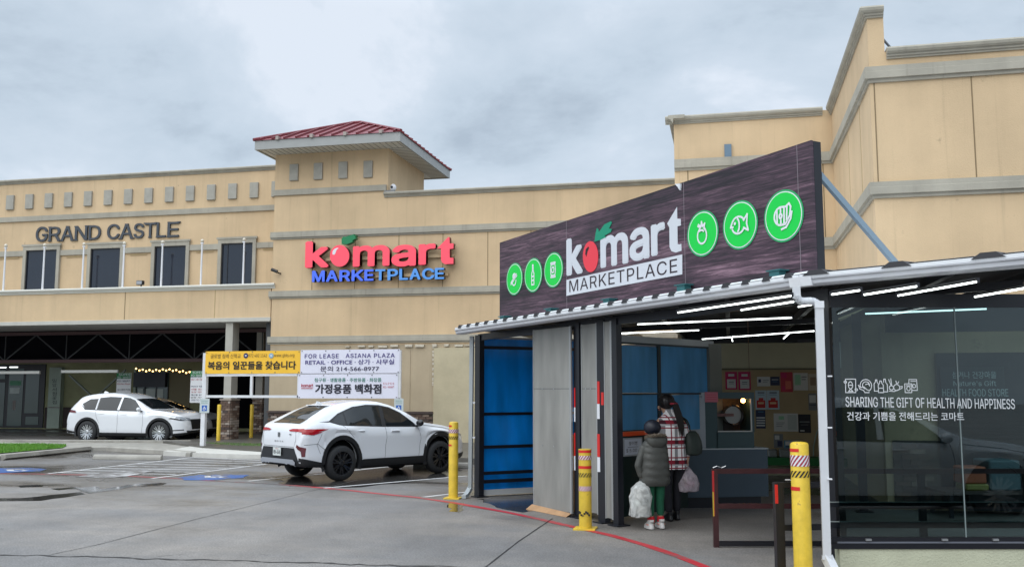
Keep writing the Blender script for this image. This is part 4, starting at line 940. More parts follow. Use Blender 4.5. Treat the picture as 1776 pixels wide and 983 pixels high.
# frame posts and beams
def fpost(px0, px1, top, name='post', m=BLACK, bottom=0.0, dep=0.09, P=PF, lean=None, y=850):
    u0, u1 = P.uv(px0, y)[0], P.uv(px1, y)[0]; mb = MB(); mb.pbox(P, u0, u1, bottom, top, -dep, 0); return mb.build(name, m, SH)
def zt_(px): f = (px - 793) / (1391 - 793); return 2.69 + 0.09 * min(1, max(0, f))
for a, b in ((822.5, 831), (996.5, 1006), (1037, 1049), (1063, 1072)): fpost(a, b, zt_(a))
fpost(1430.5, 1452, 2.80, dep=0.14, y=940)
for a in (1037, 996.5, 1063, 822.5):
    u = PF.uv(a + 5, 900)[0]; mb = MB(); mb.pbox(PF, u - 0.09, u + 0.12, 0.002, 0.018, -0.15, 0.07); mb.build('base_plate', BLACK, SH)
u0, u1 = PF.uv(826, 860)[0], PF.uv(1447, 980)[0]
mb = MB(); mb.bar(PF.at(u0, 2.66, -0.05), PF.at(u1, 2.735, -0.05), 0.06, 0.11); mb.build('front_beam', BLACK, SH)
# red and white reflective tapes on the posts
for (x0, x1, y0, y1, m_) in ((1036, 1040.5, 661, 700, RED), (1036, 1040.5, 700, 726, WPR), (1036, 1041, 752, 792, RED), (1036.5, 1041.3, 792, 818, WPR), (1043, 1047.5, 680, 702, RED), (996, 998.3, 672, 706, RED), (996, 998.3, 706, 731, WPR), (996, 998.3, 750, 790, RED), (996, 998.3, 790, 815, WPR)):
    a = PF.uv(x0, y0); b = PF.uv(x1, y1); mb = MB(); mb.pbox(PF, a[0], b[0], b[1], a[1], 0.002, 0.006); mb.build('reflective_tape', m_, SH)
# grey polycarbonate doors
GP_ = translucent('grey_polycarbonate', (0.56, 0.555, 0.52), (0.9, 0.89, 0.85), 0.35, 0.30)
ALU = mat('aluminium', (0.42, 0.43, 0.43), 0.35, metal=0.4)
def gpanel(x0, x1, yb, o=0.02, label=None):
    a, b = PF.uv(x0, 800)[0], PF.uv(x1, 800)[0]; z0 = max(0.03, PF.uv((x0 + x1) / 2, yb)[1])
    D_ = MB(); D_.pbox(PF, a, b, z0, zt_(x0) - 0.035, o, o + 0.012); D = D_.build('door_panel', GP_, SH)
    e = MB(); w_ = 0.03
    for (p, q) in ((a, a + w_ * 0.5), (b - w_ * 1.4, b)): e.pbox(PF, p, q, z0 - 0.01, zt_(x0) - 0.03, o - 0.006, o + 0.02)
    q_ = e.build('edge_strip', ALU, SH); q_.parent = D; q_.matrix_parent_inverse = Matrix(); q_.matrix_parent_inverse = Matrix()
    if x1 - x0 > 20:
        for k in (0.25, 0.55):
            u = a + (b - a) * k
            for zz in (1.78, 0.95):
                s = MB(); s.pbox(PF, u - 0.01, u + 0.01, zz, zz + 0.02, o + 0.012, o + 0.018); q_ = s.build('screw', STEEL, SH); q_.parent = D; q_.matrix_parent_inverse = Matrix()
        s = MB(); s.pbox(PF, a + 0.02, b - 0.03, 1.785, 1.795, o + 0.012, o + 0.015); q_ = s.build('seam', mat('seam_grey', (0.16, 0.165, 0.165), 0.5), SH); q_.parent = D; q_.matrix_parent_inverse = Matrix()
    return D
gpanel(929.5, 996, 882, 0.03); gpanel(1008, 1037, 888, -0.03); gpanel(1049, 1063, 898, -0.02)
CARD = mat('cardboard', (0.42, 0.25, 0.13), 0.8, noise=0.2, nscale=6)
u0, u1 = PF.uv(927, 878)[0], PF.uv(995, 895)[0]
q = MB(); q.add([PF.at(u0, 0.07, 0.05), PF.at(u1, 0.05, 0.05), PF.at(u1 - 0.02, 0.004, 0.12), PF.at(u0 - 0.02, 0.004, 0.14), PF.at(u0, 0.075, 0.04), PF.at(u1, 0.055, 0.04), PF.at(u1 - 0.02, 0.002, 0.115), PF.at(u0 - 0.02, 0.002, 0.135)], [(0, 1, 2, 3), (4, 7, 6, 5), (0, 4, 5, 1), (2, 6, 7, 3), (1, 5, 6, 2), (0, 3, 7, 4)])
tag(q.build('cardboard_strip', CARD), 'torn cardboard strip on the ground under the widest grey door', 'cardboard')
q = MB(); a, b = PF.uv(936, 800)[0], PF.uv(990, 800)[0]; q.pbox(PF, a, b, 0.02, 1.12, -0.32, -0.25); tag(q.build('cardboard_sheet', CARD), 'brown cardboard sheet standing behind the widest grey door', 'cardboard')
u0, u1 = PF.uv(1008, 800)[0], PF.uv(1037, 800)[0]
ORG = mat('orange_stripe', (0.80, 0.085, 0.015), 0.4)
# blue side wall at the left end
A1, B1 = PD(826, 700, 15.98), PD(929, 700, 16.5); PBL = Plane(A1, B1)
BLUE = translucent('blue_polycarbonate', (0.008, 0.32, 0.88), (0.03, 0.56, 1.0), 0.6, 0.07)
ex = 0.9
def bl(x0, y0, x1, y1, o0, o1, name, m, extend=True):
    a = on(PBL, x0, y0, x1, y1); mb = MB(); mb.pbox(PBL, a[0], a[1] + (ex if extend else 0), a[2], a[3], o0, o1); return mb.build(name, m, SH)
bl(832, 588, 929, 850, -0.01, 0.0, 'blue_panel', BLUE)
for y0, y1 in ((600.5, 606), (714.5, 719.5)): bl(832, y0, 929, y1, 0.002, 0.03, 'panel_rail', BLACK)
for y0, y1 in ((770.5, 776), (815, 820.5), (829, 835), (857, 862)): bl(829, y0, 929, y1, 0.05, 0.09, 'guard_rail', BLACK)
bl(829, 771, 831.5, 864, 0.05, 0.09, 'guard_post', BLACK, False)
bl(832, 846.5, 929, 856, 0.002, 0.025, 'base_strip', mat('strip_white', (0.55, 0.57, 0.58), 0.5)); bl(832, 585, 929, 588.5, 0.002, 0.03, 'top_strip', WGUT)
# left downpipe
q = MB(); dp = PF.uv(818.5, 850)[0]
xx0 = PD(818.5, 583, 15.78); xx1 = PD(815.5, 848, 15.78)
q.bar(xx0, xx1, 0.075, 0.06); q.bar(xx1 + Vector((0.0, 0, 0.02)), PD(808, 859, 15.6), 0.075, 0.06); q.bar(PD(808.5, 858, 15.6), PD(804, 861, 15.5), 0.075, 0.055); q.build('downpipe', mat('pipe_pale', (0.42, 0.46, 0.48), 0.4), SH)
for y in (698, 758): 
    p = PD(822, y, 15.8); MB().box(p.x - 0.03, p.x + 0.03, p.y - 0.05, p.y, p.z - 0.015, p.z + 0.015).build('pipe_clip', WHITE, SH)
# right downpipe with ribbed elbow
DPM = mat('pipe_white', (0.66, 0.68, 0.71), 0.35, noise=0.05, nscale=6)
t0 = PD(1420.5, 528, 8.95); t1 = PD(1434, 965, 8.95)
q = MB(); q.bar(t0, t1, 0.082, 0.075); q.bar(t1, PD(1446, 990, 8.85), 0.085, 0.075); q.bar(t1 + Vector((0, 0, 0.012)), t1 - Vector((0, 0, 0.02)), 0.094, 0.09); q.bar(t0 + Vector((0, 0, .03)), t0 - Vector((0, 0, 0.035)), 0.09, 0.085); q.build('downpipe', DPM, SH)
q = MB(); c0 = PD(1381, 500, 8.98); q.bar(c0 + Vector((0, 0, 0.02)), PD(1382, 517, 8.98), 0.075, 0.07); q.build('pipe_outlet', DPM, SH)
path = [PD(x, y, 8.97) for x, y in ((1382, 512), (1384, 518), (1388, 521.5), (1394, 522.5), (1401, 522), (1408, 522), (1414, 524), (1419, 528), (1420.5, 533))]
q = MB(); pts = []
for a, b in zip(path[:-1], path[1:]):
    for k in range(3): pts.append(a.lerp(b, k / 3))
for i, (a, b) in enumerate(zip(pts[:-1], pts[1:])): q.tube(a, b, 0.038, 12, 0.033)
q.build('pipe_elbow', DPM, SH, smooth=False)
for y in (652, 741, 830): 
    p = PD(1441, y, 8.9); MB().box(p.x - 0.03, p.x + 0.01, p.y - 0.03, p.y + 0.02, p.z - 0.006, p.z + 0.006).build('pipe_strap', WHITE, SH)
# roof purlins and beams inside
def cbar(x0, y0, x1, y1, z, w_=0.05, h_=0.08, name='purlin', m=BLACK):
    MB().bar(G(x0, y0, z), G(x1, y1, z), w_, h_).build(name, m, SH)
for c in ((1000, 604, 1415, 590), (1000, 575, 1415, 556), (1065, 552, 1420, 520), (1180, 530, 1440, 506), (1440, 520, 1776, 492)):
    cbar(*c, 2.79)
for f in (0.12, 0.3, 0.48, 0.66, 0.84):
    a = gpt(f); MB().bar((a.x + 0.1, a.y + 0.25, a.z + 0.06), (a.x + 0.1, YT - 0.1, a.z + 0.16), 0.06, 0.10).build('rafter', BLACK, SH)
for f in (0.15, 0.55, 0.95):
    a = gpr(f); MB().bar((a.x, a.y + 0.25, a.z + 0.06), (a.x, (YT if a.x < XR else YR) - 0.05, a.z + 0.16), 0.06, 0.10).build('rafter', BLACK, SH)
MB().box(XT + 0.1, XR, YT - 0.12, YT - 0.01, 2.76, 3.22).build('wall_plate', BLACK, SH)
MB().box(XR + 0.02, 9, YR - 0.45, YR - 0.33, 2.62, 3.12).build('wall_plate', BLACK, SH)
# glass wall on the right
GA, GB = PD(1447, 700, 9.33), PD(1980, 700, 9.33); PGW = Plane(GA, GB)
def gw(x0, y0, x1, y1, o0, o1, name, m, par=None):
    a = on(PGW, x0, y0, x1, y1); mb = MB(); mb.pbox(PGW, *a, o0, o1); return mb.build(name, m, par or SH)
GLS = glass('shop_glass_clear', (0.44, 0.56, 0.57), 0.012, 1.45)
gw(1450, 533, 1665.3, 931, -0.01, 0.0, 'glass_pane', GLS); gw(1666.2, 533, 1960, 931, -0.01, 0.0, 'glass_pane', GLS)
gw(1664.2, 533, 1666.2, 931, -0.012, 0.004, 'pane_joint', mat('seal_grey', (0.22, 0.27, 0.27), 0.3))
gw(1440, 510, 1960, 533, -0.06, 0.01, 'head_beam', BLACK)
gw(1440, 931, 1960, 938.4, -0.05, 0.004, 'sill_frame', BLACK); gw(1440, 941, 1960, 950.5, -0.05, 0.03, 'sill_frame', BLACK); gw(1452, 938.4, 1960, 941, -0.03, 0.012, 'sill_trim', mat('trim_steel', (0.16, 0.17, 0.2), 0.4))
for x in (1505, 1637, 1725): gw(x - 5, 933, x + 5, 936.5, 0.004, 0.03, 'glass_clip', STEEL)
gw(1456, 950.5, 1960, 1010, -0.12, 0.015, 'low_wall', mat('low_wall_cream', (0.56, 0.57, 0.42), 0.85, noise=0.08, nscale=4, bump=0.9, bscale=55))
for y0, y1, hx in ((872.5, 880, 1), (906.5, 917, 1)):
    gw(1440, y0, 1960, y1, -0.10, -0.07, 'inner_rail', BLACK); gw(1440, y0 - 1.2, 1960, y0, -0.10, -0.072, 'rail_highlight', mat('rail_highlight', (0.30, 0.34, 0.33), 0.3))  # pale strip along the top stands in for the rail's highlight
# lettering on the glass
GLT = mat('glass_lettering', (0.80, 0.82, 0.84), 0.5)
def gtext(body, x0, x1, y0, y1, y0r, off=0.0):
    a = PGW.uv(x0, y1); b = PGW.uv(x1, y1); t = PGW.uv(x0, y0); r = PGW.uv(x1, y0r)
    put_text(MB(), PGW, body, a[0], b[0], a[1], t[1], o=0.006, offset=off, slope=r[1] - t[1], res=4).build('lettering', GLT, SH)
gtext('SHARING THE GIFT OF HEALTH AND HAPPINESS', 1466.3, 1760, 687.5, 705.2, 691.5, 0.012)
gtext('건강과 기쁨을 전해드리는 코마트', 1468.8, 1672, 713.6, 728.6, 714.6, 0.016)
def gicon(cx, lines, sc=12.5):
    u, v = PGW.uv(cx, 669); s = abs(PGW.uv(cx + sc, 669)[0] - u); strokes(MB(), PGW, lines, u, v, s, 0.0085, 0.006).build('icon', GLT, SH)
gicon(1474.5, [[(-.7, -.9), (.7, -.9), (.75, .95), (-.65, .95), (-.7, -.9)], arc(0, 0.1, .3, .5, 0, 360, 12), [(0, -.4), (-.3, -.75), (.3, -.75), (0, -.4)], [(-.3, .1), (.3, .1)], arc(-.72, .55, .18, .15, 0, 360, 8), arc(.75, -.5, .18, .15, 0, 360, 8)])
gicon(1500, [arc(.1, .05, .8, .85, -60, 200, 16), [(-.95, .1), (-.5, -.2), (-.2, -.1), (.2, -.5), (.5, -.6)], arc(.1, .1, .5, .5, 0, 250, 12), [(-.95, .1), (-.8, -.4), (-.3, -.6), (-.1, -.9), (.5, -.9)], [(0, .2), (.4, .3), (.6, 0)]])
gicon(1527, [[(-.9, -.7), (-.9, .3), (-.7, .6), (-.7, .85), (-.5, .85), (-.5, .6), (-.35, .3)], [(-.9, -.7), (-.4, -.7)], [(-.35, -.9), (-.35, .1), (-.15, .4), (-.1, .7), (.1, .7), (.15, .4), (.35, .1), (.35, -.9), (-.35, -.9)], [(.4, .5), (.45, .95), (.65, .95), (.7, .5), (.9, .2), (.9, -.8), (.4, -.8)], [(-.35, -.3), (.35, -.3)]])
gicon(1552, [arc(.2, -.2, .42, .42, 0, 360, 14), arc(-.55, -.25, .3, .3, 0, 360, 10), [(-.6, .1), (-.9, .9)], [(-.5, .1), (-.6, 1)], [(.2, .3), (.1, .7)], [(.3, .3), (.5, .6)], [(-.9, -.7), (-.2, -.75), (.9, -.3), (.95, -.05), (.6, -.1)]])
gicon(1579, [[(-.2, .9), (.85, .9), (.9, -.6), (.2, -.6)], [(-.2, .9), (-.25, .35)], [(-.85, .3), (-.8, -.9), (.1, -.9), (.15, .3), (-.85, .3)], arc(.45, 0, .22, .25, 0, 360, 10), arc(-.35, -.35, .25, .3, 0, 360, 10), [(0, .65), (.7, .65)], [(-.7, .05), (0, .05)]])
# inner post and things behind the glass
MB().box(*(lambda p: (p.x - 0.06, p.x + 0.06, p.y, p.y + 0.12, 0, 2.9))(G(1499, 888))).build('inner_post', BLACK, SH)
mbb = G(1499, 888); MB().box(mbb.x - 0.12, mbb.x + 0.12, mbb.y - 0.06, mbb.y + 0.18, 0.0, 0.02).build('base_plate', BLACK, SH)

# tube lights
def tube_light(x0, y0, x1, y1, z, label):
    a, b = G(x0, y0, z), G(x1, y1, z); T_ = wempty('tube_light', tuple((a + b) / 2), label, 'light', 'white tube lights under the shelter roof')
    MB().tube(a, b, 0.0085, 8).build('tube', LUM2, T_, smooth=True); MB().bar(a + Vector((0, 0, 0.030)), b + Vector((0, 0, 0.030)), 0.014, 0.012).build('batten', mat('batten', (0.01, 0.011, 0.012), 0.5), T_)
    d = (b - a).normalized()
    for e_, s_ in ((a, -1), (b, 1)): MB().box(*(lambda p: (p.x - .010, p.x + .010, p.y - .010, p.y + .010, p.z - .010, p.z + .03))(e_ + d * s_ * 0.02)).build('end_cap', BLACK, T_)
LUM2 = mat('tube_glow', (1, 1, 1), 0.5, emit=(0.93, 1.0, 0.98), estr=3.6)
for i, (c, l) in enumerate((((1176, 542, 1372, 513), 'long lit tube highest over the entrance, running up to the gutter outlet'), ((1285.5, 537.5, 1377, 523), 'short lit tube just right of the highest long one'), ((1106, 562.2, 1373, 550.8), 'longest lit tube stretching level across the middle of the entrance'),
        ((1063, 578.5, 1212, 572.5), 'lit tube over the blue kiosk panes at the entrance left side'), ((1218, 588, 1412, 573.8), 'lowest lit tube in front of the poster wall'), ((1385, 531.8, 1408.5, 528), 'stub of a lit tube peeking beside the ribbed elbow'),
        ((1443, 510.5, 1491, 503.5), 'short lit tube above the upper left corner of the glass wall'), ((1499, 511, 1590, 496.5), 'lit tube above the glass wall, second from its left'), ((1558, 512.5, 1694, 488.5), 'lit tube above the middle of the glass wall'), ((1691, 514.7, 1860, 485), 'lit tube above the glass wall nearest the right edge'))):
    tube_light(*c, 2.66, l)
tube_light(1501, 544, 1711, 535.5, 2.64, 'lit tube seen through the top of the glass wall')
tube_light(1270.5, 591.5, 1268.5, 583.5, 2.66, 'tiny lit tube stub hanging below the lowest tube, left one'); tube_light(1359, 587, 1370, 577, 2.66, 'tiny slanted lit tube below the lowest tube, right one')
q = MB(); q.path([G(1297, 556, 2.66), PY(1298, 590, 18), PY(1300, 670, 18)], 0.006, 4); tag(q.build('hanging_cord', mat('cord_brown', (0.18, 0.09, 0.04), 0.7)), 'thin brown cord hanging from the tube down past the posters', 'cord')

# =================================================================== WOODEN SIGN
SA, SB = PD(866.5, 556, 15.3), PD(1413, 471, 9.6); PS = Plane(SA, SB)
def wood_mat():
    m = bpy.data.materials.new('wood_print'); m.use_nodes = True; t = m.node_tree; b = t.nodes["Principled BSDF"]; L = t.links
    uv = t.nodes.new("ShaderNodeUVMap"); sp = t.nodes.new("ShaderNodeSeparateXYZ"); L.new(uv.outputs[0], sp.inputs[0])
    def M(op, x, y=None):
        k = t.nodes.new("ShaderNodeMath"); k.operation = op
        for i, v in enumerate((x, y)):
            if v is None: continue
            if isinstance(v, (int, float)): k.inputs[i].default_value = v
            else: L.new(v, k.inputs[i])
        return k.outputs[0]
    def R(x, a, b_, c, d):
        r = t.nodes.new("ShaderNodeMapRange"); r.inputs[1].default_value = a; r.inputs[2].default_value = b_; r.inputs[3].default_value = c; r.inputs[4].default_value = d; L.new(x, r.inputs[0]); return r.outputs[0]
    row = M('DIVIDE', sp.outputs[1], 0.178); fl = M('FLOOR', row); fr = M('FRACT', row)
    cmb = t.nodes.new("ShaderNodeCombineXYZ"); L.new(M('MULTIPLY', sp.outputs[0], 0.9), cmb.inputs[0]); L.new(M('MULTIPLY', sp.outputs[1], 15.0), cmb.inputs[1]); L.new(M('MULTIPLY', fl, 7.3), cmb.inputs[2])
    n = t.nodes.new("ShaderNodeTexNoise"); n.inputs['Scale'].default_value = 2.6; n.inputs['Detail'].default_value = 9; n.inputs['Roughness'].default_value = 0.72; n.inputs['Distortion'].default_value = 0.6; L.new(cmb.outputs[0], n.inputs['Vector'])
    c2 = t.nodes.new("ShaderNodeCombineXYZ"); L.new(M('MULTIPLY', sp.outputs[0], 0.35), c2.inputs[0]); L.new(M('MULTIPLY', fl, 3.7), c2.inputs[1])
    n2_ = t.nodes.new("ShaderNodeTexNoise"); n2_.inputs['Scale'].default_value = 1.3; n2_.inputs['Detail'].default_value = 3; L.new(c2.outputs[0], n2_.inputs['Vector'])
    v = M('ADD', M('MULTIPLY', n.outputs[0], 0.62), M('MULTIPLY', n2_.outputs[0], 0.38))
    cr = t.nodes.new("ShaderNodeValToRGB"); e = cr.color_ramp.elements; e[0].position = 0.40; e[0].color = (0.012, 0.009, 0.014, 1); e[1].position = 0.64; e[1].color = (0.27, 0.165, 0.21, 1)
    k = e.new(0.50); k.color = (0.055, 0.030, 0.046, 1); k = e.new(0.57); k.color = (0.125, 0.072, 0.098, 1); L.new(v, cr.inputs[0])
    edge = M('MULTIPLY', R(fr, 0.0, 0.05, 0.25, 1.0), R(fr, 0.96, 1.0, 1.0, 0.5))
    s = t.nodes.new("ShaderNodeVectorMath"); s.operation = 'SCALE'; L.new(cr.outputs[0], s.inputs[0]); L.new(edge, s.inputs['Scale']); L.new(s.outputs[0], b.inputs['Base Color'])
    b.inputs['Roughness'].default_value = 0.5; return m
WOOD = wood_mat()
def uvmap(o, P):
    me = o.data; uvl = me.uv_layers.new(name='UVMap')
    for lp in me.loops:
        p = me.vertices[lp.vertex_index].co - P.A; uvl.data[lp.index].uv = (p.dot(P.ex), p.z)
tl, bl_, br, tr_ = PS.uv(866.5, 421), PS.uv(866.5, 556), PS.uv(1414, 470), PS.uv(1407, 243)
BS = wempty('wooden_sign', tuple(PS.at(bl_[0], bl_[1])), 'long dark wood-printed market sign with green food icons standing on the shelter roof', 'sign')
uR = tr_[0]
def vtop(u): return tl[1] + (tr_[1] - tl[1]) * (u - tl[0]) / (uR - tl[0])
def vbot(u): return bl_[1] + (br[1] - bl_[1]) * (u - tl[0]) / (uR - tl[0])
cuts = [tl[0], PS.uv(983, 500)[0], PS.uv(1187.5, 420)[0], PS.uv(1385.5, 360)[0], uR]
for a, b in zip(cuts[:-1], cuts[1:]):
    g_ = 0.004; q = MB(); q.prism([(a + g_, vbot(a)), (b - g_, vbot(b)), (b - g_, vtop(b)), (a + g_, vtop(a))], PS, -0.03, 0.0); uvmap(q.build('sign_panel', WOOD, BS), PS)
q = MB(); q.prism([(cuts[0] + 0.003, vbot(cuts[0])), (uR - 0.003, vbot(uR)), (uR - 0.003, vtop(uR) - 0.004), (cuts[0] + 0.003, vtop(cuts[0]) - 0.004)], PS, -0.14, -0.032); q.build('sign_box', BLACK, BS)
for u in cuts[1:-1]:
    q = MB(); q.prism([(u - 0.004, vbot(u)), (u + 0.004, vbot(u)), (u + 0.004, vtop(u)), (u - 0.004, vtop(u))], PS, -0.02, 0.0015); q.build('panel_seam', mat('seam_pale', (0.20, 0.17, 0.19), 0.5), BS)
q = MB(); u, v = PS.uv(1180, 324); q.prism([(u - 0.07, v + 0.045), (u + 0.03, v + 0.03), (u + 0.02, v - 0.05), (u - 0.02, v)], PS, 0.004, 0.03); q.build('torn_corner', WPR, BS)
GD = mat('icon_green', (0.0, 0.62, 0.065), 0.45); GD2 = mat('icon_green_rim', (0.02, 0.36, 0.12), 0.45)
TOM = [arc(0, -.12, .36, .42, 115, 425, 22), [(-.3, .42), (-.1, .32), (-.25, .12)], [(-.25, .5), (-.05, .35), (0, .62), (.08, .35), (.25, .5), (.2, .28), (.3, .15)], arc(-.02, .05, .18, .12, 20, 140, 6)]
FISH = [arc(-.08, 0, .46, .42, 25, 165, 14), arc(-.08, 0, .46, .42, 195, 335, 14), [(.3, .18), (.58, .45), (.52, 0), (.62, -.35), (.3, -.18)], [(-.52, .1), (-.6, -.06), (-.42, -.06)], arc(-.12, 0, .14, .32, -80, 80, 8), arc(-.28, .1, .03, .03, 0, 360, 6)]
MEAT = [arc(-.12, .0, .42, .42, 95, 290, 14), [(-.15, .42), (.2, .4), (.4, .52), (.5, .35), (.42, -.05), (.15, -.4), (.02, -.42)], [(.56, .12), (.48, -.2), (.2, -.55), (-.1, -.62)], [(-.35, .35), (-.35, -.32)], [(-.12, .4), (-.12, .08)], [(-.12, -.1), (-.12, -.4)], [(.1, .38), (.08, -.36)], [(.28, .38), (.24, -.22)], arc(-.12, 0, .08, .1, 0, 360, 8)]
BOWL = [[(-.5, -.25), (.35, .35)], [(-.5, -.38), (.42, .22)], arc(0, -.1, .3, .38, 175, 360, 10), arc(.05, .22, .22, .18, 0, 360, 12), arc(.05, .22, .09, .07, 0, 360, 8)]
BOTT = [[(-.06, .72), (-.06, .3), (-.16, .1), (-.16, -.68), (.16, -.68), (.16, .1), (.06, .3), (.06, .72), (-.06, .72)], [(-.16, -.1), (.16, -.1)], [(-.16, -.38), (.16, -.38)], [(-.06, .48), (.06, .48)]]
PACK = [[(-.28, .5), (.28, .5), (.24, .38), (.3, 0), (.24, -.38), (.28, -.5), (-.28, -.5), (-.24, -.38), (-.3, 0), (-.24, .38), (-.28, .5)], [(-.24, .38), (.24, .38)], [(-.24, -.38), (.24, -.38)], arc(0, 0, .15, .2, 0, 360, 10)]
for (cx, cy, ry, ic, nm) in ((892.9, 483.9, 28, BOWL, 'noodle bowl'), (925.4, 477, 29.7, BOTT, 'bottle'), (960.5, 468, 30.7, PACK, 'packet'), (1219.2, 404.9, 40, TOM, 'tomato'), (1284.2, 390.2, 42.5, FISH, 'fish'), (1359.6, 374.5, 45.5, MEAT, 'meat')):
    u, v = PS.uv(cx, cy); r = abs(PS.uv(cx, cy - ry)[1] - v)
    q = MB(); q.prism([(u + r * a, v + r * b) for a, b in arc(0, 0, 1, 1, 0, 360, 40)[:-1]], PS, 0.003, 0.008); D = q.build('icon_disc', GD2, BS, label='green round icon with a white ' + nm)
    q = MB(); q.prism([(u + r * .93 * a, v + r * .93 * b) for a, b in arc(0, 0, 1, 1, 0, 360, 40)[:-1]], PS, 0.008, 0.0095); w_ = q.build('disc_ring', WPR, BS)
    q = MB(); q.prism([(u + r * .89 * a, v + r * .89 * b) for a, b in arc(0, 0, 1, 1, 0, 360, 40)[:-1]], PS, 0.0095, 0.011); g_ = q.build('disc_face', GD, BS)
    s_ = strokes(MB(), PS, ic, u, v, r * 0.82, r * 0.082, 0.0125).build('icon_drawing', WPR, BS)
    for z_ in (w_, g_, s_): z_.parent = D; z_.matrix_parent_inverse = Matrix()
z1 = lambda x, y: (860 + x / 4.468, 340 + y / 4.468)
SW = mat('sign_white', (0.62, 0.65, 0.70), 0.45)
def sl(ch, x0, x1, xb_, yb_, xt, yt, off):
    off = 0.075
    u0, u1 = PS.uv(*z1(x0, 450))[0], PS.uv(*z1(x1, 450))[0]; v0 = PS.uv(*z1(xb_, yb_))[1]; v1 = PS.uv(*z1(xt, yt))[1]
    put_text(MB(), PS, ch, u0, u1, v0, v1, o=0.008, offset=off, ext=0.004, res=5).build('letter', SW, BS)
sl('k', 548, 676, 558, 620, 558, 332, 0.045); sl('m', 812, 1029, 830, 558, 930, 292, 0.045); sl('a', 1038, 1194, 1100, 503, 1112, 243, 0.045); sl('r', 1206, 1316, 1222, 466, 1280, 205, 0.045)
def spoly(pts, o1, name, m): q = MB(); q.prism([PS.uv(*z1(*p)) for p in pts], PS, 0.003, o1); return q.build(name, m, BS)
spoly([(1407, 85), (1409, 176), (1436, 178), (1437, 228), (1410, 236), (1412, 372), (1424, 376), (1440, 370), (1442, 424), (1398, 438), (1365, 428), (1350, 395), (1348, 244), (1331, 214)], 0.008, 'letter', SW)
spoly(arc(737, 470, 59, 120, 0, 360, 32)[:-1], 0.009, 'cherry', mat('cherry_red', (0.80, 0.045, 0.07), 0.4))
spoly([(706, 470), (697, 450), (702, 412), (720, 392), (727, 400), (715, 430)], 0.011, 'cherry_highlight', WOOD)
spoly([(768, 354), (777, 290), (787, 248), (799, 262), (802, 280), (845, 220), (895, 196), (901, 212), (880, 252), (903, 256), (895, 280), (845, 308), (858, 318), (810, 342)], 0.010, 'leaf', mat('leaf_teal', (0.0, 0.27, 0.15), 0.4))
spoly([(549, 650), (1447, 452), (1447, 606), (549, 773)][::-1], 0.006, 'name_plate', SW)
a = PS.uv(*z1(573, 746)); b = PS.uv(*z1(1410, 590)); c = PS.uv(*z1(573, 655))
put_text(MB(), PS, 'MARKETPLACE', a[0], b[0], a[1], c[1] + 0.0, o=0.0085, offset=0.004, slope=(b[1] - a[1]), spacing=1.06, res=4).build('lettering', mat('wood_dark', (0.025, 0.014, 0.022), 0.5), BS)
# struts, brackets
BST = mat('blue_strut', (0.19, 0.26, 0.32), 0.45)
MB().bar(PD(1409, 289, 9.8), PD(1556, 460, 9.9), 0.055, 0.055).build('back_strut', BST, BS)
TEAL = mat('teal_bracket', (0.03, 0.14, 0.15), 0.4)
for (x, y) in ((882, 553), (963, 540), (1064, 524), (1194, 500), (1357, 476)):
    p = PS.uv(x, y); q = MB(); q.pbox(PS, p[0] - 0.07, p[0] + 0.07, p[1] - 0.08, p[1] + 0.035, 0.02, 0.12); q.pbox(PS, p[0] - 0.10, p[0] + 0.10, p[1] + 0.03, p[1] + 0.042, 0.0, 0.14); q.build('bracket', TEAL, BS)

# =================================================================== KIOSK, COUNTER, POSTER WALL
PKi = Plane(PD(1063, 700, 12.95), PD(1233, 700, 14.7))
KI = wempty('kiosk', tuple(PKi.at(0, 0)), 'kiosk wall of blue panes with an orange stripe above a dark green cabinet', 'kiosk')
def ki(x0, y0, x1, y1, o0, o1, name, m):
    a = on(PKi, x0, y0, x1, y1); q = MB(); q.pbox(PKi, *a, o0, o1); return q.build(name, m, KI)
KBL = translucent('kiosk_blue', (0.14, 0.46, 0.80), (0.2, 0.55, 0.9), 0.35, 0.10)
KDK = mat('kiosk_frame', (0.012, 0.028, 0.035), 0.4); KGR = mat('kiosk_cabinet', (0.008, 0.022, 0.020), 0.3)
ki(1063, 586, 1233, 597, 0, 0.05, 'top_rail', mat('rail_pale', (0.42, 0.45, 0.46), 0.5)); ki(1063, 597, 1233, 600, 0.0, 0.04, 'frame_bar', KDK)
ki(1065, 600, 1139, 681, 0.0, 0.01, 'pane', KBL); ki(1144, 600, 1231, 681, 0.0, 0.01, 'pane', KBL)
ki(1065, 684, 1139, 745, 0.0, 0.01, 'pane', KBL); ki(1144, 684, 1231, 745, 0.0, 0.01, 'pane', KBL)
ki(1063, 681, 1233, 684, 0.0, 0.03, 'frame_bar', KDK); ki(1139, 597, 1144, 745, 0.0, 0.03, 'frame_bar', KDK); ki(1063, 714, 1139, 718, -0.05, -0.02, 'inner_bar', KDK)
ki(1063, 745, 1139, 747, 0.0, 0.03, 'frame_bar', KDK); ki(1065, 747.5, 1128, 755, 0.01, 0.025, 'orange_stripe', ORG)
a, b = PKi.uv(1065, 756), PKi.uv(1190, 756); q = MB(); q.pbox(PKi, a[0], b[0], 0.05, a[1], -0.1, 0.012); q.build('cabinet', KGR, KI)
ki(1226, 597, 1247, 760, 0.0, 0.06, 'side_post', mat('post_greygreen', (0.16, 0.17, 0.15), 0.5))
ki(1063, 600, 1066, 890, -0.02, 0.03, 'frame_bar', KDK)
PN = wempty('price_notice', tuple(PKi.hit(1095, 775)), 'framed white price notice reading $ 5.00 on the dark cabinet beside the child', 'notice')
def kn(x0, y0, x1, y1, o0, o1, name, m):
    a = on(PKi, x0, y0, x1, y1); q = MB(); q.pbox(PKi, *a, o0, o1); return q.build(name, m, PN)
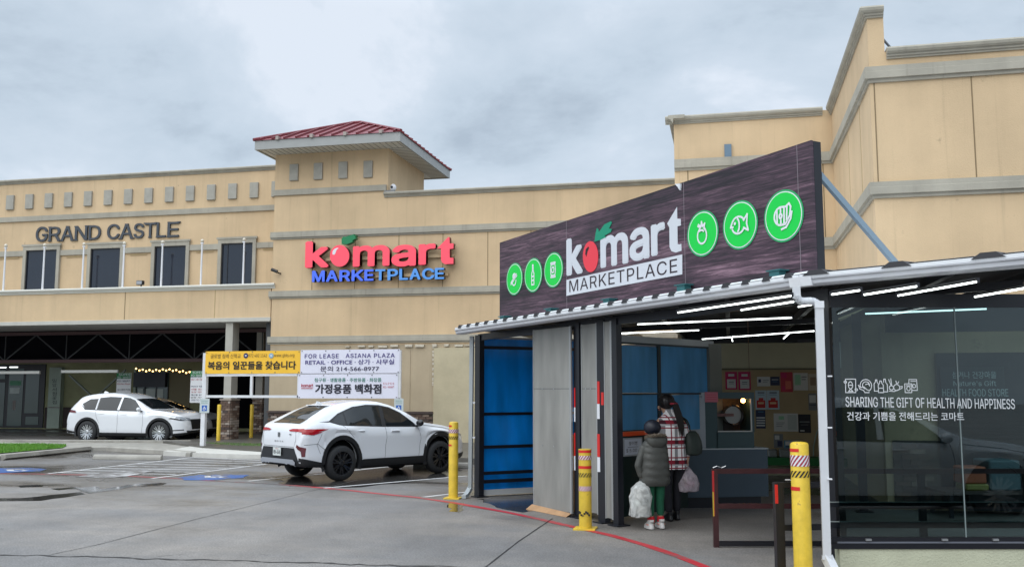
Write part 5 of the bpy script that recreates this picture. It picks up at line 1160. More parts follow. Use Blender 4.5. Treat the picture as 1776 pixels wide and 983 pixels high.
kn(1079, 758.5, 1112, 790, 0.014, 0.022, 'frame', mat('notice_grey', (0.40, 0.42, 0.45), 0.4)); kn(1081, 761, 1110, 787.5, 0.023, 0.026, 'sheet', mat('notice_white', (0.62, 0.66, 0.74), 0.5))
def kt_(body, x0, x1, y0, y1, off=0.0):
    a, b, c = PKi.uv(x0, y1), PKi.uv(x1, y1), PKi.uv(x0, y0); put_text(MB(), PKi, body, a[0], b[0], a[1], c[1], o=0.028, offset=off).build('lettering', PBLK, PN)
kt_('붕어빵', 1088, 1103, 765, 772, 0.01); kt_('$ 5.00', 1083.5, 1102, 777.5, 784.5)
kn(1086, 774.2, 1104, 774.8, 0.026, 0.028, 'rule', PBLK)
# counter
PC = Plane(PD(1185, 800, 14.3), PD(1331, 800, 14.5))
CTR = wempty('food_counter', tuple(PC.at(0, 0)), 'dark blue-grey steel counter with a pale top edge behind the woman', 'counter')
CG = mat('counter_bluegrey', (0.045, 0.07, 0.095), 0.45, noise=0.12, nscale=1.5)
a, b = PC.uv(1178, 780)[0], PC.uv(1331, 780)[0]; zc = PC.uv(1250, 777)[1]
q = MB(); q.pbox(PC, a, b, 0.16, zc - 0.02, -0.75, 0); q.build('body', CG, CTR); q = MB(); q.pbox(PC, a, b + 0.01, zc - 0.018, zc, -0.77, 0.015); q.build('worktop', mat('worktop', (0.4, 0.44, 0.46), 0.35), CTR)
q = MB(); q.pbox(PC, a + 0.08, b - 0.1, 0.0, 0.16, -0.7, -0.06); q.build('plinth', BLACK, CTR)  # black recessed base put in for the dark shadow under the counter
# stainless splash panel and warming cabinet on the counter
def cb(x0, y0, x1, y1, o0, o1, name, m, par):
    a = on(PC, x0, y0, x1, y1); q = MB(); q.pbox(PC, a[0], a[1], max(a[2], zc + 0.001), a[3], o0, o1); return q.build(name, m, par)
SPN = wempty('splash_panel', tuple(PC.at(a, zc)), 'stainless panel with a row of small Korean letters standing on the counter', 'panel')
cb(1181, 680, 1224, 777, -0.03, -0.015, 'sheet', mat('stainless', (0.30, 0.31, 0.33), 0.35, metal=0.5, noise=0.12, nscale=2), SPN)
a = [PC.uv(1185, 690), PC.uv(1218, 690), PC.uv(1185, 685.5)]; put_text(MB(), PC, '맛있는붕어', a[0][0], a[1][0], a[0][1], a[2][1], o=-0.012).build('lettering', PBLK, SPN)
WC = wempty('warming_cabinet', tuple(PC.at(PC.uv(1265, 700)[0], zc)), 'dark teal warming cabinet with a lit window showing a round drum', 'cabinet')
TL = mat('teal_dark', (0.025, 0.055, 0.06), 0.4)
cb(1222, 697, 1246, 777, -0.5, -0.04, 'side_box', TL, WC); cb(1246, 680, 1309, 691, -0.5, -0.02, 'top_box', TL, WC); cb(1246, 749, 1309, 777, -0.5, -0.02, 'base_box', TL, WC); cb(1304.5, 691, 1309, 749, -0.5, -0.02, 'post', TL, WC); cb(1246, 691, 1304.5, 749, -0.5, -0.48, 'back_panel', mat('brown_inside', (0.05, 0.035, 0.03), 0.5), WC)
FRM = mat('alu_frame', (0.45, 0.45, 0.42), 0.4)
cb(1302, 691, 1304.5, 748, -0.02, -0.008, 'window_frame', FRM, WC); cb(1246, 746.5, 1304.5, 748.5, -0.02, -0.008, 'window_frame', FRM, WC)
cc = PC.uv(1279, 720); q = MB(); ring = []
rr = abs(PC.uv(1279, 703)[1] - cc[1])
for k in range(24):
    t = math.radians(-100 + 200 * k / 23); ring.append(PC.at(cc[0] + rr * math.cos(t), cc[1] + rr * math.sin(t), -0.15))
q.path(ring, 0.014, 6); q.build('drum_rim', BLACK, WC, smooth=True)
q = MB(); q.prism([(cc[0] + rr * .9 * x, cc[1] + rr * .9 * y) for x, y in arc(0, 0, 1, 1, 0, 360, 28)[:-1]], PC, -0.3, -0.17); q.build('drum', mat('drum_grey', (0.20, 0.20, 0.19), 0.35, metal=0.3), WC)
cb(1247, 717, 1278, 722, -0.16, -0.12, 'shelf', mat('shelf_brown', (0.12, 0.04, 0.03), 0.4), WC)
p = PC.uv(1294, 694.5); MB().sphere(PC.at(p[0], p[1], -0.12), 0.035, 6).build('heat_lamp', mat('heat_lamp', (1, .6, .2), 0.3, emit=(1.0, 0.45, 0.12), estr=14), WC, smooth=True)
cb(1223, 679.5, 1245.5, 697, -0.015, -0.008, 'pink_sign', mat('pink_sign', (0.50, 0.13, 0.17), 0.5), WC)
for y in (684, 688, 692): cb(1226, y, 1243, y + 0.7, -0.008, -0.006, 'print_line', PRED, WC)
# poster wall
BRDM = mat('board_brown', (0.42, 0.33, 0.19), 0.8, noise=0.12, nscale=2)
PW = Plane((XT, YT), (XR, YT)); NB = wempty('notice_board', tuple(PW.at(PW.uv(1330, 700)[0], 1.0)), 'brown board covered in posters on the green-beige back wall', 'board')
pq(PW, 1236, 641, 1500, 790, 0.0, 0.03, 'board', BRDM, NB); pq(PW, 1236, 638.5, 1500, 641, 0.0, 0.05, 'top_rail', mat('rail_olive', (0.12, 0.11, 0.07), 0.6), NB)
def cm(n, r, g, b): return mat('print_' + n, srgb(r, g, b), 0.5)
PK_, PWH, PNV, PRD, PLG, PBK, PGY, PTL = cm('pink', 190, 30, 95), cm('paper', 205, 208, 205), cm('navy2', 40, 50, 85), cm('rose', 185, 50, 70), cm('mint', 150, 200, 165), cm('black2', 25, 26, 36), cm('grey', 120, 125, 128), cm('teal2', 90, 140, 165)
def poster(x0, y0, x1, y1, m, deco, label):
    c = PW.uv((x0 + x1) / 2, y1); P_ = wempty('poster', tuple(PW.at(*c, 0.03)), label, 'poster'); pq(PW, x0, y0, x1, y1, 0.031, 0.035, 'sheet', m, P_)
    for i, (a, b, c_, d, mm) in enumerate(deco): pq(PW, x0 + (x1 - x0) * a, y0 + (y1 - y0) * b, x0 + (x1 - x0) * c_, y0 + (y1 - y0) * d, 0.0355 + i * 0.0004, 0.0365 + i * 0.0004, 'print', mm, P_)
pk = [(.15, .42, .88, .92, PWH), (.25, .12, .75, .26, PWH), (.3, .55, .72, .60, PGY), (.3, .66, .72, .69, PGY)]
poster(1258, 644.5, 1278.5, 675, PK_, pk, 'magenta poster with white box, left one of the pair'); poster(1280.5, 644.5, 1302, 676, PK_, pk, 'magenta poster with white box, right one of the pair')
poster(1313, 653, 1335.5, 669.5, PWH, [(.1, .25, .3, .6, PNV), (.45, .35, .9, .42, PGY), (.45, .55, .8, .6, PGY)], 'small white card with a dark drop mark beside the navy card')
poster(1336, 653, 1352, 668, PNV, [(.15, .3, .85, .38, PWH), (.25, .55, .75, .6, PTL)], 'small navy card between the white card and the rose poster')
poster(1353.5, 645, 1374.5, 679.5, PRD, [(.05, .05, .5, .3, PK_), (.4, .45, .9, .85, cm('orange2', 215, 110, 90)), (.15, .7, .4, .9, PK_)], 'rose red poster with orange patch at the upper right of the board')
poster(1376, 646.5, 1401, 676.5, PWH, [(.08, .1, .5, .7, PLG), (.55, .2, .9, .26, PGY), (.55, .35, .85, .4, PGY)], 'white poster with a mint green block at upper right')
poster(1402, 648, 1416, 676.5, cm('beige', 190, 180, 160), [(.2, .2, .9, .7, cm('tan', 150, 130, 110))], 'beige poster cut off by the white downpipe, upper row')
fd = [(.12, .52, .88, .92, cm('red2', 190, 35, 30)), (.3, .40, .7, .52, cm('red2', 190, 35, 30)), (.2, .1, .8, .15, PNV), (.2, .22, .8, .25, PTL), (.25, .62, .75, .72, cm('cream', 225, 190, 150))]
LBL = cm('skypaper', 185, 205, 215)
poster(1310, 676.5, 1329.5, 709.5, LBL, fd, 'pale blue poster with red food picture, left of the two alike'); poster(1330, 676.5, 1351.5, 709.5, LBL, fd, 'pale blue poster with red food picture, right of the two alike')
poster(1402, 682, 1416, 711, PGY, [(.1, .1, .9, .55, PWH), (.1, .65, .9, .7, PNV)], 'grey poster cut off by the white downpipe, middle row')
poster(1311, 710.5, 1327.5, 742.5, PNV, [(.05, .38, .95, .46, PWH), (.05, .52, .95, .60, PWH), (.05, .66, .95, .74, PWH), (.05, .80, .95, .88, PWH), (.2, .08, .8, .12, PTL)], 'navy leaflet with white stripes beside the warming cabinet')
poster(1342, 716.5, 1384, 747.5, PWH, [(.2, .15, .42, .35, PLG), (.1, .5, .45, .53, PGY), (.1, .6, .4, .63, PGY), (.1, .7, .35, .73, PGY), (.57, .08, .95, .92, cm('pale3', 180, 188, 184))], 'wide white poster with small green mark, left of the black poster')
poster(1384.5, 718, 1406, 750, PBK, [(.1, .38, .9, .44, PGY), (.2, .55, .8, .58, PGY), (.15, .85, .5, .92, PWH)], 'black poster in the lower right of the board')
poster(1342, 752, 1358, 776, PGY, [(.1, .1, .6, .4, PWH), (.4, .5, .9, .9, PNV)], 'grey curled leaflet low on the board')
poster(1359.5, 763, 1388, 777, PTL, [(.08, .12, .92, .6, PWH), (.1, .7, .5, .85, PNV)], 'blue framed picture low on the board behind the yellow bollard')
gl_ = PW.uv(1331, 790); gb = PW.uv(1331, 803)
q = MB(); q.pbox(PW, gl_[0] - 0.6, gl_[0] + 3.0, gb[1], gl_[1], 0.03, 0.5); tag(q.build('green_bench', mat('bench_green', (0.01, 0.16, 0.035), 0.45)), 'long green bench top below the poster wall', 'bench')
for i, (x0, x1) in enumerate(((1331, 1347), (1350, 1372))):
    a = PW.uv(x0, 777); b = PW.uv(x1, 790); q = MB(); q.pbox(PW, a[0], b[0], gl_[1] + 0.001, a[1], 0.1, 0.4); tag(q.build('clear_box', mat('clear_plastic', (0.22, 0.24, 0.24), 0.3), bev=0.02), ('small' if i == 0 else 'wide') + ' grey clear box on the green bench top', 'box')
q = MB(); q.path([PY(x, y, YT - 0.06) for x, y in ((1411, 792), (1411, 775), (1415, 755), (1423, 735))], 0.012, 6); tag(q.build('hose', mat('hose_pale', (0.3, 0.4, 0.35), 0.4), smooth=True), 'pale curved hose rising beside the downpipe', 'hose')
# boxes behind the glass
def gbox(x0, y0, x1, y1, dep, dz, m, name, label, cat, bev=0.03):
    a, b = PD(x0, y0, dep), PD(x1, y1, dep); P = Plane(a, b); u = P.uv(x0, y0); v = P.uv(x1, y1)
    q = MB(); q.pbox(P, u[0], v[0], v[1], u[1], -dz, 0); o = q.build(name, m, bev=bev); tag(o, label, cat); return o
TB = wempty('low_table', tuple(PD(1700, 860, 13.0)), 'dark low table behind the glass carrying the orange box', 'table')
PTb = Plane(PD(1640, 850, 13.2), PD(1830, 850, 13.2)); u0, u1 = 0, PTb.uv(1830, 850)[0]
q = MB(); zt2 = PTb.uv(1700, 852)[1]; q.pbox(PTb, u0, u1, zt2 - 0.04, zt2, -0.7, 0); q.build('table_top', mat('table_brown', (0.05, 0.035, 0.03), 0.4), TB)
for u in (0.05, u1 - 0.1):
    for o_ in (-0.65, -0.05): q = MB(); q.pbox(PTb, u, u + 0.05, 0.0, zt2 - 0.04, o_, o_ + 0.05); q.build('leg', BLACK, TB)
def tbox(x0, y0, x1, dz, m, name, label, cat, zlo=None, o_=-0.1):
    u, v = PTb.uv(x0, y0), PTb.uv(x1, y0); q = MB(); q.pbox(PTb, u[0], v[0], (zt2 + 0.001) if zlo is None else zlo, u[1], o_ - dz, o_); o = q.build(name, m, bev=0.02); tag(o, label, cat); return u[1]
zy = tbox(1682, 840, 1722, 0.35, mat('crate_yellow', (0.28, 0.25, 0.07), 0.5), 'crate', 'yellow and white crate under the orange box behind the glass', 'crate')
tbox(1677, 810, 1717, 0.35, mat('crate_orange', (0.42, 0.11, 0.05), 0.5), 'crate', 'orange plastic box behind the glass at lower right', 'crate', zlo=zy + 0.002)
tbox(1722, 799, 1776, 0.5, mat('sack_grey', (0.10, 0.15, 0.17), 0.6), 'crate', 'pale blue-grey bin behind the glass beside the orange box', 'bin')

# =================================================================== BARRIERS
RST = mat('rail_maroon', (0.055, 0.018, 0.020), 0.3, noise=0.35, nscale=6); RSK = mat('rail_black', (0.010, 0.010, 0.014), 0.35)
PR1 = Plane(PD(1242, 900, 10.76), PD(1900, 900, 10.76)); B1_ = wempty('barrier_rail', tuple(PR1.at(0, 0)), 'long maroon metal barrier starting in front of the counter', 'barrier')
zr1 = PR1.uv(1242, 812.5)[1]; ue = PR1.uv(1900, 900)[0]
q = MB(); q.pbox(PR1, -0.03, 0.03, 0.0, zr1, -0.05, 0); q.build('post', RST, B1_)
for (y, m_) in ((812.5, RST), (873, RST), (938, RSK)):
    z = PR1.uv(1242, y)[1]; q = MB(); q.pbox(PR1, 0.03, ue, z - 0.055, z, -0.045, -0.005); q.build('rail', m_, B1_)
for x in (1605, 1790): u = PR1.uv(x, 900)[0]; q = MB(); q.pbox(PR1, u - 0.04, u + 0.04, 0.0, zr1, -0.09, -0.047); q.build('post', RSK, B1_)
q = MB(); q.pbox(PR1, -0.035, -0.012, 0.35, zr1 - 0.02, 0.001, 0.004); q.build('red_tape', mat('red_tape_dull', (0.40, 0.02, 0.02), 0.4), B1_)
q = MB(); q.pbox(PR1, -0.035, -0.02, 0.35, 0.62, 0.004, 0.006); q.build('yellow_tape', mat('tape_yellow_dull', (0.5, 0.35, 0.03), 0.5), B1_)
q = MB(); q.path([PR1.at(-0.02 + 0.05 * k, zr1 + 0.01 + (0.02 if k % 2 else 0), -0.02) for k in range(4)], 0.006, 5); q.build('wire_tie', STEEL, B1_)
PR2 = Plane(PD(1353, 900, 9.15), PD(1432, 900, 9.2)); B2_ = wempty('barrier_rail', tuple(PR2.at(0, 0)), 'short black metal barrier with a red-taped post left of the tallest yellow bollard', 'barrier')
zr2 = PR2.uv(1353, 836)[1]; ue = PR2.uv(1432, 900)[0]
q = MB(); q.pbox(PR2, -0.04, 0.045, 0.0, zr2, -0.07, 0); q.build('post', RSK, B2_)
for y in (836, 910): z = PR2.uv(1353, y)[1]; q = MB(); q.pbox(PR2, 0.045, ue, z - 0.055, z, -0.05, -0.008); q.build('rail', RSK, B2_)
q = MB(); q.pbox(PR2, -0.045, -0.015, zr2 - 0.2, zr2 - 0.02, 0.001, 0.005); q.build('red_tape', RED, B2_)
q = MB(); q.path([PR2.at(0.06 + 0.02 * k, zr2 + (0.025 if k < 3 else 0.02 - 0.02 * (k - 3)), 0.01) for k in range(6)], 0.007, 5); q.build('wire_tie', mat('tie_white', (0.6, 0.6, 0.6), 0.4), B2_)

# =================================================================== BOLLARDS
def bollard(loc, r, h, marks, label, plate=True, cap=True, group='yellow pipe bollards'):
    B_ = wempty('bollard', tuple(loc), label, 'bollard', group); x, y, z = loc
    prof = [(r, 0), (r, h - r * 0.35), (r * 0.93, h - r * 0.16), (r * 0.7, h - r * 0.04), (r * 0.3, h), (0.001, h + 0.001)] if cap else [(r, 0), (r, h)]
    MB().lathe((x, y, z), prof, 28).build('pipe', YEL, B_, smooth=True)
    if plate: MB().box(x - r * 1.7, x + r * 1.7, y - r * 1.7, y + r * 1.7, z + 0.001, z + 0.02).build('base_plate', YEL, B_)
    for (z0, z1, kind) in marks:
        if kind in ('red', 'redpart'):
            a0, a1 = (0, 360) if kind == 'red' else (178, 262)
            q = MB(); n = 28; rr = r + 0.0025; vs = [(x + rr * math.cos(math.radians(a0 + (a1 - a0) * k / n)), y + rr * math.sin(math.radians(a0 + (a1 - a0) * k / n)), z + zz) for k in range(n + 1) for zz in (z0, z1)]
            q.add(vs, [(2 * k, 2 * k + 2, 2 * k + 3, 2 * k + 1) for k in range(n)]); q.build('red_band', RED, B_)
        else:
            bg, fg = {'rw': (WPR, mat('stripe_maroon', (0.34, 0.02, 0.05), 0.4)), 'by': (YEL, BLK)}[kind]
            q = MB(); n = 28; rr = r + 0.002; q.add([(x + rr * math.cos(6.2832 * k / n), y + rr * math.sin(6.2832 * k / n), z + zz) for k in range(n + 1) for zz in (z0, z1)], [(2 * k, 2 * k + 2, 2 * k + 3, 2 * k + 1) for k in range(n)]); q.build('tape', bg, B_)
            q = MB(); rr = r + 0.004; ns = 14
            for k in range(ns):
                t0 = 6.2832 * k / ns; w_ = 6.2832 / ns * 0.48; sh = (z1 - z0) / r * 0.75; m = 4
                vs = [(x + rr * math.cos(t0 + sh * j / m + s), y + rr * math.sin(t0 + sh * j / m + s), z + z0 + (z1 - z0) * j / m) for j in range(m + 1) for s in (0, w_)]
                q.add(vs, [(2 * j, 2 * j + 1, 2 * j + 3, 2 * j + 2) for j in range(m)])
            q.build('stripes', fg, B_)
    return B_
def zs(ybase, d, ys_): return [(ybase - y) * d / F_PX for y in ys_]
pA = G(786, 864); dA = 15.54; hA = (864 - 732) * dA / F_PX
bollard(pA, 0.078, hA, [(*[(864 - y) * dA / F_PX for y in (741, 738)], 'redpart'), (*[(864 - y) * dA / F_PX for y in (751.5, 745)], 'rw'), (*[(864 - y) * dA / F_PX for y in (762.5, 757)], 'by'), (*[(864 - y) * dA / F_PX for y in (774, 771)], 'redpart')], 'yellow bollard with faint stripe tapes beside the left downpipe')
pB = G(1015.5, 917); dB = 12.09
bollard(pB, 0.082, (917 - 781) * dB / F_PX, [(*[(917 - y) * dB / F_PX for y in (785.5, 780.5)], 'red'), (*[(917 - y) * dB / F_PX for y in (797.5, 790.5)], 'rw'), (*[(917 - y) * dB / F_PX for y in (813, 808)], 'red'), (*[(917 - y) * dB / F_PX for y in (827.5, 820)], 'by'), (*[(917 - y) * dB / F_PX for y in (851, 843)], 'rw')], 'shortest yellow bollard with stripe tapes standing on the red line before the doors', cap=False)
MB().lathe((pB.x, pB.y, (917 - 781) * dB / F_PX), [(0.085, 0), (0.085, 0.012)], 24).build('pipe_cap', YEL, bpy.data.objects['bollard.001'])
for k in range(9):
    t = math.radians(200 + k * 14); z = 0.19 + 0.02 * math.sin(k * 1.3); r = 0.085
    MB().box(*(lambda x, y: (x - 0.012, x + 0.012, y - 0.004, y + 0.004, z, z + random.uniform(0.008, 0.03)))(pB.x + r * math.cos(t), pB.y + r * math.sin(t))).build('scuff', BLK, bpy.data.objects['bollard.001'])
pC = G(1394, 1004); dC = F_PX * EYE / (1004 - HOR)
bollard(pC, 0.087, (1004 - 767) * dC / F_PX, [(*[(1004 - y) * dC / F_PX for y in (784, 778.5)], 'redpart'), (*[(1004 - y) * dC / F_PX for y in (809, 790)], 'rw'), (*[(1004 - y) * dC / F_PX for y in (828, 817)], 'by'), (*[(1004 - y) * dC / F_PX for y in (851, 844.5)], 'redpart')], 'tallest yellow bollard, nearest, in front of the white downpipe')
q1 = G(378.5, 763.5, 0.15); bollard(q1, 0.062, 1.15, [], 'slim yellow bollard left of the nearer brick column plinth', plate=False)
q2 = G(435.5, 758, 0.15); bollard(q2, 0.062, 1.12, [], 'slim yellow bollard between the two column plinths', plate=False)

# =================================================================== BANNER FRAME
pb_ = GR(352, 776, 0.11); YB = pb_.y; PBN = Plane((-20, YB), (-5, YB))
BF = wempty('banner_stand', (pb_.x, YB, 0.1), 'white steel frame carrying the yellow and white banners beside the brick columns', 'frame')
WF = mat('frame_white', (0.66, 0.67, 0.69), 0.45, noise=0.08, nscale=5)
def bf(x0, y0, x1, y1, o0, o1, name, m, par): return pq(PBN, x0, y0, x1, y1, o0, o1, name, m, par)
uL = PBN.uv(349, 700)[0]; uR_ = PBN.uv(356, 700)[0]
q = MB(); q.pbox(PBN, uL, uR_, 0.09, PBN.uv(352, 612)[1], -0.12, 0.0); q.build('post', WF, BF)
bf(690, 607, 695, 692, -0.08, 0, 'post', WF, BF); q = MB(); u_ = PBN.uv(693, 690)[0]; q.pbox(PBN, u_ - 0.05, u_ + 0.05, 0.15, PBN.uv(693, 690)[1], -0.08, 0); q.build('post', WF, BF)
bf(357, 647.5, 517, 652, -0.06, 0, 'cross_bar', WF, BF); bf(357, 685, 517, 689.5, -0.06, 0, 'cross_bar', WF, BF); bf(433.5, 652, 437.5, 685, -0.06, 0.0, 'upright', WF, BF); bf(515.5, 647, 520, 690, -0.06, 0, 'upright', WF, BF)
bf(356, 609, 692, 612, -0.07, -0.02, 'cross_bar', WF, BF); bf(520, 645, 690, 649, -0.07, -0.02, 'cross_bar', WF, BF); bf(520, 686, 690, 690, -0.07, -0.02, 'cross_bar', WF, BF)
def cloth(x0, y0, x1, y1, m, name, label, cat):
    a, b, c, d = on(PBN, x0, y0, x1, y1); W_ = wempty(name, tuple(PBN.at(a, c)), label, cat, 'vinyl banners tied to the white frame'); q = MB(); nx, ny = 26, 5
    vs = [PBN.at(a + (b - a) * i / nx, c + (d - c) * j / ny, 0.012 + 0.006 * math.sin(i * 1.1 + j * .8) * (0.3 + abs(j - ny / 2) / ny)) for j in range(ny + 1) for i in range(nx + 1)]
    q.add(vs, [(j * (nx + 1) + i, j * (nx + 1) + i + 1, (j + 1) * (nx + 1) + i + 1, (j + 1) * (nx + 1) + i) for j in range(ny) for i in range(nx)])
    o = q.build('vinyl', m, W_, smooth=True); q = MB()
    for i in range(5):
        for v in (c + 0.03, d - 0.03): u = a + 0.04 + (b - a - 0.08) * i / 4; q = MB(); q.prism([(u + .016 * x, v + .016 * y) for x, y in arc(0, 0, 1, 1, 0, 360, 8)[:-1]], PBN, 0.018, 0.024); q.build('eyelet', mat('eyelet', (0.1, 0.1, 0.1), 0.4), W_)
    return W_
def bt(par, body, x0, x1, y0, y1, m, off=0.0, sp_=1.0):
    a, b, c, d = on(PBN, x0, y1, x1, y0); put_text(MB(), PBN, body, a, b, c, d, o=0.026, offset=off, res=3, spacing=sp_).build('lettering', m, par)
YBN = mat('vinyl_yellow', (0.86, 0.50, 0.035), 0.45); WBN = mat('vinyl_white', (0.70, 0.70, 0.80), 0.45)
b1 = cloth(356.5, 608.5, 521, 647.5, YBN, 'banner', 'yellow banner with black Korean text and a phone number', 'banner')
bt(b1, '복음의 일꾼들을 찾습니다', 361, 514, 626, 640.5, BLK, 0.035); bt(b1, '글로벌 침례 신학교', 366, 418, 613.5, 621, mat('print_brown', (0.10, 0.06, 0.02), 0.5), 0.01); bt(b1, '972 482 1142', 432, 463.5, 613.5, 619, MATS['print_brown'], 0.0); bt(b1, 'www.gbts.org', 476, 511, 613, 620, MATS['print_brown'])
for cx, m_ in ((427, NAVY), (471, mat('print_lightblue', (0.25, 0.4, 0.5), 0.5))):
    u, v = PBN.uv(cx, 616.5); q = MB(); q.prism([(u + .075 * x, v + .075 * y) for x, y in arc(0, 0, 1, 1, 0, 360, 16)[:-1]], PBN, 0.022, 0.026); q.build('round_mark', m_, b1)
    q = MB(); q.prism([(u + .035 * x, v + .035 * y) for x, y in arc(0, 0, 1, .5, 20, 380, 8)[:-1]], PBN, 0.026, 0.028); q.build('mark_inner', WPR, b1)
b2 = cloth(521.8, 606, 693.5, 647, WBN, 'banner', 'white lease banner with violet capitals and a phone number', 'banner')
VIO = mat('print_violet', (0.035, 0.02, 0.18), 0.5)
bt(b2, 'FOR LEASE', 529, 588, 613.5, 621, VIO, 0.02, 1.1); bt(b2, 'ASIANA PLAZA', 600, 685, 612.5, 620, VIO, 0.02, 1.1); bt(b2, 'RETAIL · OFFICE · 상가 · 사무실', 530, 684, 623, 632, VIO, 0.02); bt(b2, '문의 214-566-8977', 556, 658, 634.5, 643.5, mat('print_darkviolet', (0.02, 0.015, 0.06), 0.5), 0.015)
b3 = cloth(517.5, 648.5, 690.5, 690.5, WBN, 'banner', 'white household goods banner with heavy black Korean text below the lease banner', 'banner')
bt(b3, '침구류 · 생활용품 · 주방용품 · 화장품', 546, 662, 655, 662, PGRN, 0.015); bt(b3, '가정용품 백화점', 547, 662, 665.5, 682.5, PBLK, 0.045); bt(b3, 'komart', 523, 543.5, 665, 671, PRED, 0.03); bt(b3, 'SUPER', 665, 684, 663, 666.5, PRED, 0.0, 1.4); bt(b3, 'KO-MART', 665, 684, 669, 672.5, PRED, 0.0)
bf(523, 672.5, 543, 673.5, 0.022, 0.026, 'rule', PRED, b3)
# accessible parking signs
def park_sign(x0, y0, x1, y1, P, label, o=0.004, post=None):
    a, b, c, d = on(P, x0, y0, x1, y1); S_ = wempty('parking_sign', tuple(P.at((a + b) / 2, c)), label, 'sign'); q = MB(); q.pbox(P, a, b, c, d, o, o + 0.008); q.build('plate', mat('sign_pale', (0.50, 0.56, 0.56), 0.4), S_)
    hh = d - c; ww = b - a; tg = mat('sign_teal', (0.10, 0.28, 0.26), 0.5)
    for f0, f1 in ((.80, .86), (.66, .72)):
        put_text(MB(), P, 'RESERVED' if f0 > .7 else 'PARKING', a + ww * .15, b - ww * .15, c + hh * f0, c + hh * (f1 + .02), o=o + .011, offset=0.01).build('lettering', tg, S_)
    q = MB(); cu, cv, s = (a + b) / 2, c + hh * .33, hh * .2
    q.pbox(P, cu - s, cu + s, cv - s, cv + s, o + .009, o + .012); q.build('blue_square', mat('access_blue', (0.01, 0.10, 0.42), 0.4), S_)
    strokes(MB(), P, [arc(-.1, -.25, .42, .42, 60, 330, 12), [(-.05, .75), (-.05, .1), (.4, .1), (.6, -.5)], [(-.05, .4), (.3, .4)]], cu, cv, s * .9, s * .2, o + .014).build('wheelchair_symbol', WPR, S_)
    return S_
park_sign(347, 691, 363.5, 715.5, PBN, 'accessible parking sign on the left post of the white banner stand', 0.01)
park_sign(684, 691, 700, 715, PBN, 'accessible parking sign peeking above the roof of the white coupe crossover', 0.01)

# =================================================================== WHEEL STOPS
def wheelstop(a, b, label):
    d = (b - a).normalized(); n = Vector((d.y, -d.x, 0)); n = n if n.y < 0 else -n; z = gz(a.x, a.y); q = MB(); a = Vector((a.x, a.y, z)); b = Vector((b.x, b.y, z))
    q.sweep([(0, 0), (-0.01, 0.07), (-0.04, 0.12), (-0.11, 0.13), (-0.15, 0.08), (-0.16, 0)], a, b, n); o = q.build('wheel_stop', CONC, bev=0.012, label=label, cat='wheel stop', group='concrete wheel stops'); return o
wheelstop(GR(160, 796.5), GR(278, 798), 'rough concrete wheel stop lying in front of the grass wedge'); wheelstop(GR(716, 812), GR(812, 812), 'dark concrete wheel stop under the nose of the coupe crossover')

# =================================================================== CARS
def interp(tab, x):
    if x <= tab[0][0]: return tab[0][1]
    if x >= tab[-1][0]: return tab[-1][1]
    for i in range(len(tab) - 1):
        if tab[i][0] <= x <= tab[i + 1][0]:
            x0, y0 = tab[i]; x1, y1 = tab[i + 1]; h = x1 - x0
            def sl(j):
                if j <= 0 or j >= len(tab) - 1: return (tab[min(j + 1, len(tab) - 1)][1] - tab[max(j - 1, 0)][1]) / max(1e-6, tab[min(j + 1, len(tab) - 1)][0] - tab[max(j - 1, 0)][0])
                a = (tab[j][1] - tab[j - 1][1]) / (tab[j][0] - tab[j - 1][0]); b = (tab[j + 1][1] - tab[j][1]) / (tab[j + 1][0] - tab[j][0])
                return 0 if a * b <= 0 else 2 * a * b / (a + b)
            m0, m1 = sl(i), sl(i + 1); t = (x - x0) / h
            return (2 * t ** 3 - 3 * t ** 2 + 1) * y0 + (t ** 3 - 2 * t ** 2 + t) * h * m0 + (-2 * t ** 3 + 3 * t ** 2) * y1 + (t ** 3 - t ** 2) * h * m1
CARW = mat('car_white', (0.72, 0.74, 0.77), 0.22, coat=0.8, spec=0.5)
CLAD = mat('car_cladding', (0.012, 0.013, 0.015), 0.5)
CGLS = mat('car_glass', (0.012, 0.015, 0.017), 0.03, spec=0.5)
TYRE = mat('tyre', (0.016, 0.017, 0.019), 0.75, bump=0.3, bscale=90)
ALLOY = mat('alloy_silver', (0.52, 0.54, 0.56), 0.25, metal=0.85); RIMB = mat('rim_black', (0.012, 0.013, 0.016), 0.2, spec=0.7)
TAIL = mat('tail_red', (0.36, 0.006, 0.010), 0.12, spec=0.8); TAILD = mat('tail_dark', (0.10, 0.004, 0.008), 0.15, spec=0.8)
CHR = mat('chrome', (0.65, 0.66, 0.68), 0.15, metal=1.0); SKID = mat('skid_silver', (0.42, 0.44, 0.47), 0.3, metal=0.5)
SEAMC = mat('shut_line', (0.09, 0.095, 0.10), 0.5); LAMP = mat('headlamp', (0.25, 0.27, 0.30), 0.05, spec=0.9); WELL = mat('wheel_well', (0.006, 0.006, 0.007), 0.9)
